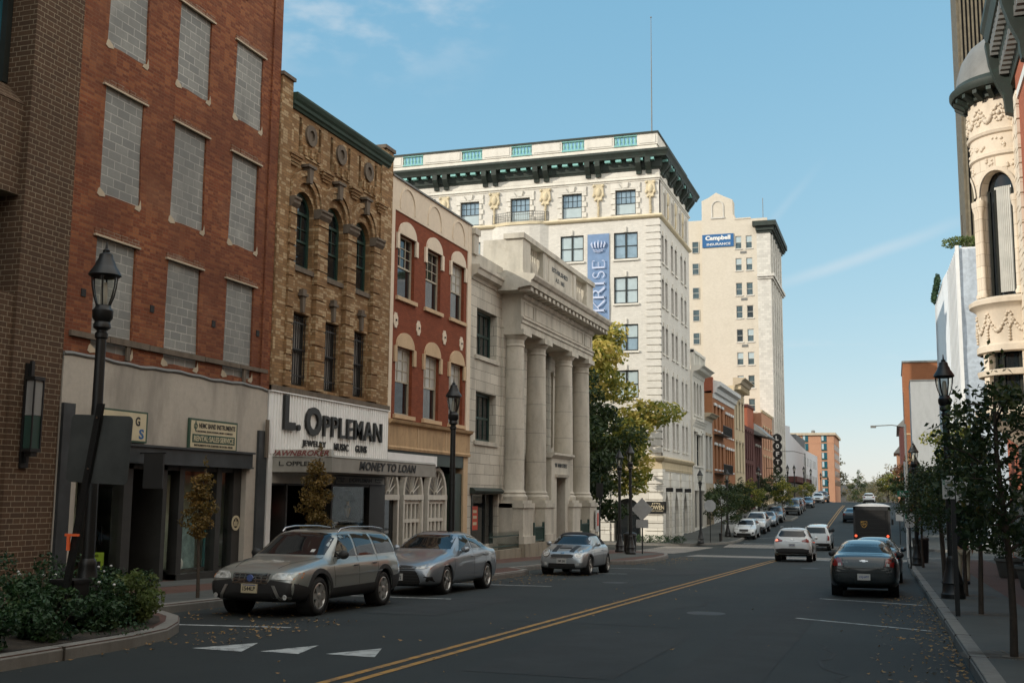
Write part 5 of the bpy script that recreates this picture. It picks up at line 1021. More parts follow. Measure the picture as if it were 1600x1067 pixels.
for k in range(9): m.box(94.5+.72*k, 94.62+.72*k, -.1, .1, 12.9, 13.9, f=L)
for y in (94.4, 97.4, 100.2): m.box(y, y+.3, -.15, .15, 12.8, 14.2, f=L)
part('balustrade', m, 'krise_trim', r)
row_house('low pale green building with a small dark cornice', 100.6, 105.1, 8.9, 'old_white', [(101.2, 102.3, 4.2, 7.2, 'sash'), (103.3, 104.4, 4.2, 7.2, 'sash')], cor(9.2, .6, .7), trim='sand')
r = row_house('orange brick building with white window hoods and a white cornice', 105.15, 120.7, 11.6, 'sunny_brick', [(a, a+1.1, z0, z1, 'sash') for a in (106.3, 108.6, 110.9) for z0, z1 in ((8.1, 10.3), (4.4, 6.6))]+[(a, a+.8, z0, z1, 'sash') for a in (113.8, 115.3, 116.9, 118.5) for z0, z1 in ((7.8, 10), (4.3, 6.5))], [], trim='white_paint', zb=-.8)
m = MB(); profile_run(m, L, 105.6, 120.4, [(-.1, 11.0), (.06, 11.0), (.1, 11.4), (.3, 11.5), (.4, 11.9), (.75, 12.1), (.8, 12.45), (-.1, 12.7)]); part('cornice', m, 'white_paint', r); bx('chimney', 'facade_brick', r, [(105.15, 105.9, -3, .05, 11.4, 12.9)])
m = MB()
for z in (7.55, 3.95):
    m.box(106.0, 112.3, .0, .9, z, z+.06, f=L)
    for k in range(22): m.box(106.05+.29*k, 106.09+.29*k, .86, .9, z, z+.85, f=L)
    m.box(106, 112.3, .86, .9, z+.85, z+.9, f=L)
part('balcony', m, 'dark_metal', r)
r = row_house('peeling yellow and cream building with a tall bracketed cornice', 120.75, 129.2, 13.6, 'yellow_paint', [(a, a+.9, z0, z1, 'sash') for a in (121.9, 124.5, 127.1) for z0, z1 in ((9.2, 12), (4.6, 7.6))], cor(14.4, 1.3, 1.2), trim='sand', zb=-.5)
m = MB()
for k in range(9): m.box(121+k*.95, 121.3+k*.95, .05, .7, 13.2, 13.7, f=L)
part('brackets', m, 'yellow_paint', r)
row_house('dark maroon brick building with long narrow windows', 129.25, 138.2, 9.9, 'maroon_brick', [(a, a+.8, z0, z1, 'sash') for a in (130.2, 132.1, 134.0, 135.9) for z0, z1 in ((6.3, 9.2), (2.9, 5.4))], [], trim='maroon_brick', zb=.1, shop_top=2.4)
r = row_house('brick building with a tiled pent roof over white gothic windows', 138.25, 147.0, 9.4, 'maroon_brick', [(a, a+.9, 4.8, 8.0, 'sash') for a in (139.6, 141.6, 143.6)], [], trim='old_white', zb=.5, shop_top=3.2)
m = MB(); m.hexa([L(138.25, 0, 9.35), L(138.25, 1.6, 9.0), L(147, 1.6, 9.0), L(147, 0, 9.35)], [L(138.25, 0, 10.7), L(138.25, 1.7, 9.15), L(147, 1.7, 9.15), L(147, 0, 10.7)]); part('pent_roof', m, 'lead', r)
bx('rear_block', 'facade_brick', r, [(140.5, 147, -8, -1.0, 9.4, 12.9)]); bx('rear_roof_edge', 'maroon_brick', r, [(140.3, 147, -8.2, -.9, 12.9, 13.2)])
row_house('warm tan brick building with dark shutters beside the tower', 147.05, 160.4, 12.6, 'peach_brick', [(a, a+1.0, z0, z1, 'sash') for a in (148.5, 151.5, 154.5, 157.5) for z0, z1 in ((8.2, 10.8), (4.4, 7.0))], cor(12.95, .3, .15), trim='yellow_paint', zb=.7, shop_top=3.5)
# blade sign of five discs
t = thing('blade_sign', 'vertical sign of five black discs with white letters', 'sign', (-14.3, 151.5, 4.6)); 
for k, ch in enumerate('LOFTS'):
    z = 9.55-1.03*k; m = MB(); m.lathe([(.56, -.12), (.6, -.08), (.6, .08), (.56, .12)], (-14.3, 151.5, z), 20, 'y'); d = part('disc', m, 'black_letter', t, smooth=40)
    part('lettering', text_mb(ch, .42 if ch != 'L' else .36, .6, lambda s, dd, zz, z=z: (-14.5+s, 151.37-dd, z-.3+zz), .03, bold=.05), 'white_paint', t)
m = MB(); m.box(-14.35, -14.25, 151.45, 151.55, 4.7, 10.2); m.box(-15.8, -14.3, 151.47, 151.53, 9.9, 9.97); m.box(-15.8, -14.3, 151.47, 151.53, 5.6, 5.67); part('bracket', m, 'dark_metal', t)

def tower():
    Y = 160.5; f = South(Y); r = thing('office_tower', 'tall tan office tower with a blue and white sign near its top', 'tower', (-15.6, Y, .9))
    rows = [(37.2, 39.05), (34.0, 35.8), (30.4, 32.2), (27.1, 28.9), (23.7, 25.5), (20.4, 22.2), (17.1, 18.9), (13.8, 15.6), (10.5, 12.3)]
    holes = [rect_pts(a, b, z0, z1) for z0, z1 in rows for a, b in ((-20.45, -19.55), (-18.95, -18.05))]
    part('wall', wall_mb(f, rect_pts(-25.2, -15.6, 0, 40.2), holes, .2, .5), 'tower_brick', r); part('body', MB().box(-25.2, -16.1, Y+.5, Y+17, 0, 40.1), 'tower_brick', r)
    for a, b, c, d in holes: window(r, f, 'S', a[0], b[0], a[1], c[1], 'sash', 'old_white', ('tower_pane', 'tower_pane', ('tower_pane', 'up', 'blind'), 'window_dark')[int(abs(a[0])*11+a[1]*5) % 4], -.08); 
    m = MB()
    for z0, z1 in rows:
        for a in (-20.45, -18.95): m.box(a-.1, a+1.0, 0, .1, z0-.16, z0-.02, f=f)
    part('sill', m, 'tower_stone', r); bx('vent', 'lead', r, [(-19.75, -18.9, 0, .06, z0-.75, z0-.4) for z0, z1 in rows[0::2]], f=f)
    g = MB(); g.prism([(-25.2, 40.2), (-20.5, 40.2), (-20.5, 42.2), (-20.75, 42.2), (-20.75, 44.5), (-21.6, 44.9), (-23.1, 45.7), (-24.2, 45.0), (-25.2, 44.6)], -2.2, 0, f); part('gable', g, 'tower_brick', r)
    m = MB(); ring(m, f, -22.9, 43.6, .75, .9, 0, .1, 0, 180, 12); m.box(-23.8, -23.65, 0, .1, 42, 43.6, f=f); m.box(-22.15, -22.0, 0, .1, 42, 43.6, f=f); m.box(-23.9, -21.9, 0, .14, 41.8, 42, f=f); part('blind_arch', m, 'tower_stone', r)
    bx('parapet', 'tower_brick', r, [(-20.5, -15.9, -.6, 0, 40.2, 41.5), (-20.5, -18.2, -.6, .08, 41.5, 41.7)], f=f)
    part('corner_pier', MB().box(-17.4, -15.5, Y-.12, Y+16.9, 0, 39.3), 'tower_stone', r)
    m = MB(); m.box(-17.9, -14.6, Y-.9, Y+17.5, 40.2, 40.9); m.box(-17.5, -15.0, Y-.5, Y+17.2, 39.6, 40.2); m.box(-17.4, -15.3, Y-.3, Y+17, 39.3, 39.6)
    for k in range(18): m.box(-15.3, -14.8, Y+.2+k*.95, Y+.6+k*.95, 39.75, 40.2)
    part('cornice', m, 'copper_dark', r); m = MB(); m.box(-17.4, -15.0, Y-.5, Y+17.2, 32.9, 33.3); m.box(-17.4, -15.2, Y-.3, Y+17, 32.6, 32.9); part('string_course', m, 'tower_stone', r)
    m = MB(); p = MB()
    for k in range(5):
        y = Y+1.6+k*3.1; m.box(-15.5, -15.3, y-.5, y+.5, 2, 32.4); m.box(-15.5, -15.3, y-.5, y+.5, 33.4, 39.2)
    part('pilaster', m, 'tower_stone', r)
    for k in range(4):
        for z in [4+3.4*i for i in range(8)]+[34.2, 37.2]:
            y = Y+2.4+k*3.1; p.box(-15.5, -15.44, y, y+1.5, z, z+2.2)
    part('street_windows', p, 'window_dark', r)
    part('rear_wing', MB().box(-28.0, -25.3, Y+2, Y+16, 0, 42.2), 'tower_brick', r)
    for z0, z1 in rows: window(r, South(Y+2), 'S', -27.0, -26.0, z0+.1, z1, 'sash', 'old_white', 'tower_pane', .1)
    s = bx('roof_sign', 'sign_blue', r, [(-25.15, -20.65, .02, .12, 37.6, 39.5)], f=f)
    part('lettering', text_mb('Campbell', 3.6, .85, lambda a, d, z: f(-24.7+a, .12+d, 38.45+z), .04, bold=.05), 'white_paint', s); part('lettering', text_mb('INSURANCE', 3.4, .35, lambda a, d, z: f(-24.5+a, .12+d, 37.85+z), .04, bold=.02), 'white_paint', s)
    m = MB(); m.tube([(-16.6, Y+1.5, 41), (-16.6, Y+1.5, 44.8)], .05, 5); part('mast', m, 'lead', r)
tower()
r = thing('pale_building', 'long pale blue-white rendered building down the hill', 'building', (FX, 215, 1)); part('wall', MB().prism([(178.5, 0), (258, 0), (258, 11.0), (226, 10.9), (214, 11.2), (191, 12.1), (189, 12.3), (189, 13.4), (178.5, 13.0)], -18, 0, L), 'white_wall', r)
part('roof_block', MB().box(FX-10, FX-2, 226, 250, 10.9, 14.2), 'slate_trim', r); m = MB()
for k in range(9): y = 218+k*4.2; m.box(y, y+1.0, 0, .06, 4.5, 6.4, f=L); m.box(y, y+1.0, 0, .06, 8, 9.6, f=L)
part('windows', m, 'window_dark', r); bx('shopfront', 'window_dark', r, [(182, 212, 0, .06, 1.2, 3.4)]); bx('canopy', 'maroon_brick', r, [(181, 214, 0, 1.6, 4.3, 5.2)])
def hotel():
    Y = 300; f = South(Y); r = thing('hotel_building', 'peach brick hotel block with teal windows at the end of the street', 'building', (-20, Y, 0))
    part('wall', MB().box(-42, -14.2, Y, Y+30, -2, 18.0), 'peach_brick', r); part('cornice', MB().box(-42.5, -13.7, Y-.5, Y+30, 18.0, 18.6), 'sand', r); part('band', MB().box(-42, -14.15, Y-.06, Y+30, 15.9, 16.2), 'peach_brick', r)
    for x in (-17.3, -21.9, -25.2, -28.5):
        for z in (16.5, 14.3, 12.0, 9.75, 7.45, 5.2, 3.0):
            w = bx('window', 'teal_glass', r, [(x, x+1.35, .0, .06, z, z+1.55)], f=f); bx('grille', 'iron_green', w, [(x, x+1.35, .0, .12, z-.3, z-.02)], f=f); bx('blind', 'blind', w, [(x+.1, x+.6, .06, .075, z+.1, z+1.45)], f=f)
    m = MB()
    for k in range(7):
        for z in (14.3, 12.0, 9.75, 7.45, 5.2): m.box(-14.2, -14.14, Y+2+k*4, Y+3.2+k*4, z, z+1.5)
    part('street_windows', m, 'teal_glass', r); part('roof_vent', MB().lathe([(.5, 18.6), (.5, 19.3), (.3, 19.5)], (-19.5, Y+4, 0), 10), 'lead', r)
hotel()

# ---------------------------------------------------------------- right side
RX = 4.9
def turret_building():
    r = thing('turret_building', 'red brick and carved stone building with a round corner oriel and dark metal dome', 'building', (RX, 44, -.8)); f = West(RX); S_ = 'turret_stone'; Cv = 'turret_carve'; ax, ay = 4.72, 45.6; rr = 1.45
    part('wall', MB().box(RX, RX+14, 24, 50, 3.9, 19), 'facade_brick', r)
    holes = [rect_pts(a, a+1.3, z0, z1) for a in (26, 29.5, 33, 36.5) for z0, z1 in ((6, 9), (11, 14))]
    w = part('brick_front', wall_mb(lambda s, d, z: f(s, d+.3, z), rect_pts(24, 42.2, 4.3, 17.2), holes, .25, .29), 'facade_brick', r)
    for h in holes: window(r, lambda s, d, z: f(s, d+.3, z), 'W', h[0][0], h[1][0], h[0][1], h[2][1], 'sash', 'white_paint', 'glass', -.15)
    m = MB()
    for h in holes: a, b, z0, z1 = h[0][0], h[1][0], h[0][1], h[2][1]; m.box(a-.12, b+.12, .3, .36, z1+.02, z1+.5, f=f); m.box(a-.16, b+.16, .3, .42, z1+.5, z1+.62, f=f); m.box(a-.1, b+.1, .3, .4, z0-.22, z0-.02, f=f)
    part('lintel', m, 'white_paint', r)
    bx('brick_course', 'white_paint', r, [(24, 42.1, .3, .36, 9.9, 10.3), (24, 42.1, .3, .36, 15.6, 15.9)], f=f)
    m = MB(); z = 4.3
    while z < 15.5: m.box(42.2, 50, 0, .28, z, z+.48, f=f); m.box(41.5, 42.25, .2, .4, z, z+.48, f=f); z += .53
    part('rusticated_stone', m, S_, r)
    # oriel: stacked drums
    A = lambda d: math.radians(d)
    def drum(name, prof, mat, a0=90, a1=330, n=40): m = MB(); m.lathe(prof, (ax, ay, 0), n, 'z', A(a0), A(a1)); return part(name, m, mat, r, smooth=35)
    drum('oriel_base', [(.2, 3.6), (.7, 4.0), (1.25, 4.55), (1.7, 4.75), (1.75, 4.95), (1.6, 5.05), (rr, 5.1)], Cv); drum('oriel_band', [(rr, 7.05), (rr+.12, 7.1), (rr+.12, 7.32), (rr+.04, 7.4), (rr+.06, 8.62), (rr+.12, 8.72), (rr+.32, 8.85), (rr+.34, 9.0), (rr+.2, 9.1), (rr, 9.12)], Cv)
    drum('oriel_transom', [(rr-.02, 6.2), (rr+.1, 6.22), (rr+.14, 6.4), (rr-.02, 6.45)], Cv)
    # piers between the windows, each window 44 degrees wide, centred at these bearings
    WB = [172, 238, 304]
    def shell(name, z0, z1, a0, a1, mat, r1=rr, th=.3, n=6):
        m = MB(); P = []
        for k in range(n+1): a = A(a0+(a1-a0)*k/n); P.append((math.cos(a), math.sin(a)))
        m.add([(ax+x*q, ay+y*q, z) for z in (z0, z1) for q in (r1, r1-th) for x, y in P], [q for i in range(n) for q in ((i, i+1, 2*(n+1)+i+1, 2*(n+1)+i), ((n+1)+i, (n+1)+i+1, 3*(n+1)+i+1, 3*(n+1)+i))]+[(0, n+1, 3*(n+1), 2*(n+1)), (n, 2*n+1, 4*n+3, 3*n+2)]); part(name, m, mat, r, smooth=30)
    for z0, z1 in ((5.1, 7.05), (9.12, 13.05)):
        for a, b in ((90, 146), (198, 212), (264, 278)): shell('oriel_pier', z0, z1, a, b, S_)
    m = MB(); m.lathe([(rr-.34, 4.9), (rr-.34, 13.9)], (ax, ay, 0), 40, 'z', A(90), A(330)); part('oriel_glass', m, 'glass', r, smooth=True)
    m = MB()
    for c in WB:
        for e in (-22, -8, 22):
            a = A(c+e); q = rr-.28
            if e or True: m.tube([(ax+q*math.cos(a), ay+q*math.sin(a), 5.1), (ax+q*math.cos(a), ay+q*math.sin(a), 13.2)], .05 if e else .03, 4)
    part('oriel_window_frame', m, 'frame_dark', r)
    m = MB()
    for c in WB:
        for e in range(-9, 10): a = A(c+6+e*1.7); q = rr-.302+.012*(e % 2); m.v.append((ax+q*math.cos(a), ay+q*math.sin(a), 9.3)); m.v.append((ax+q*math.cos(a), ay+q*math.sin(a), 13.3))
        k = len(m.v)-38; m.f += [(k+2*i, k+2*i+2, k+2*i+3, k+2*i+1) for i in range(18)]
    part('oriel_curtain', m, 'curtain', r)
    # arch heads: shell with arched openings
    m = MB(); n = 96; zt = 14.45
    def zl(a):
        best = 13.0
        for c in WB:
            u = (a-c)/26.0
            if abs(u) < 1: best = max(best, 13.0+.85*math.sqrt(max(0, 1-u*u)))
        return best
    P = [90+240*i/n for i in range(n+1)]
    m.add([(ax+rr*math.cos(A(a)), ay+rr*math.sin(A(a)), zl(a)) for a in P]+[(ax+rr*math.cos(A(a)), ay+rr*math.sin(A(a)), zt) for a in P]+[(ax+(rr-.3)*math.cos(A(a)), ay+(rr-.3)*math.sin(A(a)), zl(a)) for a in P], [q for i in range(n) for q in ((i, i+1, n+2+i, n+1+i), (i, i+1, 2*n+3+i, 2*n+2+i))]); part('oriel_arches', m, S_, r)
    m = MB()
    for c in WB:
        for k in range(19):
            u0, u1 = -1.15+2.3*k/19, -1.15+2.3*(k+1)/19; v = []
            for u in (u0, u1):
                for rad in (1.0, 1.18):
                    t = math.pi*(1-(u+1.15)/2.3); aa = A(c+26*rad*math.cos(t)); zz = 13.0+.85*rad*math.sin(t)+.02; v += [(ax+(rr+.07)*math.cos(aa), ay+(rr+.07)*math.sin(aa), zz)]
            m.add([v[0], v[1], v[3], v[2]], [(0, 1, 2, 3)])
    part('arch_moulding', m, Cv, r)
    drum('oriel_frieze', [(rr, 14.4), (rr+.08, 14.46), (rr+.08, 14.58), (rr+.02, 14.62), (rr+.02, 15.25), (rr+.1, 15.3), (rr+.14, 15.4), (rr+.06, 15.46), (rr+.04, 16.7)], Cv)
    g = random.Random(11); m = MB()
    def blob(a, z, s, q=rr+.06): m.ball((ax+q*math.cos(A(a)), ay+q*math.sin(A(a)), z), (s, s, s), 7, 5)
    for c in (150, 183, 216, 249, 282, 315):                       # wreaths and garlands
        for k in range(10): t = 2*math.pi*k/10; blob(c+5.5*math.cos(t), 16.05+.3*math.sin(t), .07); blob(c+4.2*math.cos(t), 8.25+.26*math.sin(t), .055, rr+.08)
        blob(c, 16.05, .1)
        for k in range(9): u = k/8; blob(c+7+19*u, 16.2-.42*math.sin(math.pi*u), .065+.05*math.sin(math.pi*u)); blob(c+6+21*u, 8.2-.36*math.sin(math.pi*u), .05+.03*math.sin(math.pi*u), rr+.08)
        for k in range(5): blob(c, 7.95-.11*k, .06, rr+.08)
        for k in range(7): blob(c+g.uniform(-12, 12), 14.92+g.uniform(-.2, .2), g.uniform(.04, .08), rr+.02)
        for k in range(6): blob(c+g.uniform(-6, 6)+14, 14.15+g.uniform(-.18, .2), g.uniform(.04, .07), rr+.0)
    part('carving', m, Cv, r, smooth=50)
    m = MB()
    for c in (205, 271, 143, 199, 211, 265, 277): aa = A(c); q = rr+.02; m.lathe([(.13, 9.15), (.15, 9.25), (.1, 9.35), (.09, 12.4), (.13, 12.5), (.17, 12.72), (.17, 12.85)], (ax+q*math.cos(aa), ay+q*math.sin(aa), 0), 10)
    part('colonnette', m, S_, r, smooth=40)
    drum('eaves', [(rr+.05, 16.68), (rr+.18, 16.72), (rr+.2, 16.95), (rr+.62, 17.02), (rr+.7, 17.15), (rr+.7, 17.28), (rr+.58, 17.36), (rr+.5, 17.5), (rr+.1, 17.62)], 'copper_dark', 80, 340)
    m = MB()
    for k in range(15):
        a = A(100+k*16); u = Vector((math.cos(a), math.sin(a), 0)); v = Vector((-u.y, u.x, 0)); c = Vector((ax, ay, 0))
        q = [c+u*(rr+.14)+v*.09, c+u*(rr+.55)+v*.09, c+u*(rr+.55)-v*.09, c+u*(rr+.14)-v*.09]; m.hexa([p+Vector((0, 0, 16.6 if i in (0, 3) else 16.85)) for i, p in enumerate(q)], [p+Vector((0, 0, 17.03)) for p in q])
    part('modillions', m, 'copper_dark', r)
    drum('dome', [(rr+.45, 17.5), (rr+.4, 17.9), (rr+.22, 18.5), (rr-.1, 19.0), (rr-.6, 19.4), (.4, 19.6), (.01, 19.65)], 'lead', 60, 360)
    m = MB(); m.lathe([(.12, 19.6), (.08, 19.8), (.18, 20.0), (.02, 20.4)], (ax, ay, 0), 8); part('finial', m, 'copper_green', r)
    # main cornice of the brick front
    m = MB(); profile_run(m, f, 24, 43.6, [(-.2, 16.7), (.36, 16.7), (.4, 17.3), (.7, 17.5), (.75, 18.2), (1.05, 18.4), (1.15, 18.8), (1.25, 18.95), (1.25, 19.2), (-.2, 19.4)]); part('cornice', m, 'copper_dark', r)
    m = MB(); y = 24.3
    while y < 43.4: m.box(y, y+.22, .65, 1.0, 17.85, 18.3, f=f); m.box(y, y+.22, .4, .72, 17.1, 17.45, f=f); y += .48
    part('modillions', m, 'lead', r)
    m = MB()
    for y in (43.35, 38, 33, 28): m.prism([(.3, 15.6), (.55, 15.7), (.6, 16.3), (.85, 16.9), (1.05, 17.6), (1.15, 18.4), (.3, 18.4)], y-.2, y+.2, lambda s, d, z: f(d, s, z))
    part('console', m, 'copper_dark', r)
    # ground floor
    bx('shopfront', 'interior_dark', r, [(24, 50, -13, -.8, -1, 3.9)], f=f); w = bx('shop_window', 'storefront_dark', r, [(y, y+.25, -.3, .0, -1, 3.1) for y in (24, 27.5, 31, 34.5, 38, 41.5, 45, 49.7)]+[(24, 50, -.3, -.02, -1, -.35), (24, 50, -.3, .06, 3.0, 3.9)], f=f); bx('pane', 'glass', w, [(24, 50, -.2, -.18, -.4, 3.0)], f=f)
    bx('brick_pier', 'facade_brick', r, [(37.5, 38.6, -.3, .12, -1, -.2), (44.6, 45.8, -.3, .12, -1, 3.0)], f=f); bx('awning_fascia', 'lead', r, [(30, 37, .06, .3, 2.5, 3.1), (24, 29.5, .06, 1.0, 3.2, 3.4)], f=f); bx('pilaster', 'white_paint', r, [(38.7, 39.3, -.1, .14, -.8, 2.6)], f=f)
turret_building()
def right_far():
    r = thing('brick_building', 'plain low brick block behind the oriel building on the side street', 'building', (RX, 56, -1)); part('wall', MB().box(RX+.6, RX+14, 50.2, 62, -2, 9.5), 'facade_brick', r); bx('shop_window', 'window_dark', r, [(51, 61, -.6, -.55, -1, 2.2)], f=West(RX))
    # white folded panel building
    r = thing('panel_building', 'angular white panelled building with a rooftop garden', 'building', (4.8, 85, -1.6)); m = MB(); zt = 19.6
    P = [(4.8, 85), (4.62, 93), (4.38, 97), (4.2, 110.6), (22, 110.6), (22, 85)]
    m.add([(x, y, -2) for x, y in P]+[(x, y, zt) for x, y in P], [(i, (i+1) % 6, 6+(i+1) % 6, 6+i) for i in range(6)]+[tuple(range(6, 12))]); part('wall', m, 'panel_white', r)
    m = MB()
    for k in range(22): y = 85.3+k*1.15; x = 4.8-(y-85)*.0235; m.box(x-.05, x-.0, y, y+.04, -1, zt-.1)
    part('panel_joint', m, 'grey_wall', r)
    m = MB(); nx, nz = 24, 40; g = random.Random(2)
    V = [(4.85+17*i/nx, 84.7-.16*noise.noise(Vector((i*.55, j*.2, 3.3))), -1+20.4*j/nz) for j in range(nz+1) for i in range(nx+1)]
    m.add(V, [(j*(nx+1)+i, j*(nx+1)+i+1, (j+1)*(nx+1)+i+1, (j+1)*(nx+1)+i) for j in range(nz) for i in range(nx)]); part('rippled_face', m, 'ripple_grey', r); part('corner_fin', MB().box(4.72, 4.95, 84.5, 85.0, -1.5, zt+.05), 'white_paint', r)  # rippled south face drawn in blue-grey
    r = thing('dark_tower', 'dark brown ribbed tower rising behind the oriel dome', 'tower', (10, 110, 0)); part('wall', MB().box(7.6, 16, 112, 120, 0, 66), 'interior_dark', r); m = MB()
    for k in range(24): m.box(7.55+k*.36, 7.72+k*.36, 111.7, 112.0, 0, 66)
    for k in range(20): m.box(7.3, 7.6, 112.1+k*.4, 112.3+k*.4, 0, 66)
    part('ribs', m, 'tower_dark', r)
    r = thing('brick_block', 'tall orange brick block with a plain lit side wall', 'building', (4.6, 200, 1)); part('wall', MB().box(2.1, 8, 200, 222, 0, 24.6), 'orange_brick', r); part('roof_edge', MB().box(1.95, 8.1, 199.8, 222, 24.6, 24.9), 'lead', r); m = MB()
    for z in (12.5, 8.2): m.box(2.0, 8, 199.92, 200, z, z+.25)
    part('band', m, 'rusty_trim', r); part('street_windows', MB().box(2.03, 2.1, 204, 206, 5, 20).box(2.03, 2.1, 210, 212, 5, 20), 'window_dark', r)
    r = thing('concrete_block', 'lower pale grey block in front of the orange brick block', 'building', (5, 176, 1)); part('wall', MB().box(2.75, 9, 174, 186, 0, 18.9), 'grey_wall', r); part('roof_edge', MB().box(2.7, 9, 173.9, 186, 18.9, 19.1), 'lead', r)
    r = thing('gabled_building', 'distant brick building with grey pitched roofs on the right', 'building', (3, 260, 0)); part('wall', MB().box(1.6, 9, 258, 300, -1, 17.5), 'maroon_brick', r); part('roof', MB().prism([(1.0, 17.5), (9, 17.5), (5, 21.5)], -300, -257.6, lambda s, d, z: (s, -d, z)), 'lead', r); part('lower_gable', MB().box(.9, 6, 292, 310, -1, 13), 'peach_brick', r); part('roof', MB().prism([(.2, 13), (6, 13), (3, 16.5)], -312, -291, lambda s, d, z: (s, -d, z)), 'lead', r)
right_far()

def near_row():
    # the row goes on along the right pavement towards the camera and past it
    for y0, y1, h, mat, lab in ((8, 23.9, 19, 'cream_paint', 'pale rendered building next along from the brick front on the right'), (-14, 7.9, 17, 'sunny_brick', 'orange brick building beside the camera on the right'), (-46, -14.1, 20, 'cream_brick', 'cream brick building behind the camera on the right')):
        r = thing('row_building', lab, 'building', (RX, (y0+y1)/2, .2)); n = int((y1-y0)/3.2); w = (y1-y0)/n
        H = [rect_pts(y0+w*k+w*.3, y0+w*k+w*.7, z0, z0+2.2) for k in range(n) for z0 in (5.5, 9.5, 13.4)]
        part('wall', wall_mb(West(RX), rect_pts(y0, y1, 4, h), H, .2, .5), mat, r); part('body', MB().box(RX+.5, RX+14, y0, y1, -1, h-.1), mat, r)
        for q in H: window(r, West(RX), 'W', q[0][0], q[1][0], q[0][1], q[2][1], 'sash', 'frame_cream', 'glass', -.12)
        m = MB(); profile_run(m, West(RX), y0, y1, [(-.2, h-.6), (.1, h-.6), (.5, h-.2), (.6, h), (-.2, h+.1)]); part('cornice', m, 'cream_trim', r)
        bx('shopfront', 'storefront_dark', r, [(y0, y1, -.3, .05, 3.2, 4), (y0, y0+.4, -.3, .05, -1, 3.2), (y1-.4, y1, -.3, .05, -1, 3.2)], f=West(RX)); bx('shop_glass', 'glass', r, [(y0+.4, y1-.4, -.25, -.2, -1, 3.2)], f=West(RX))
near_row()

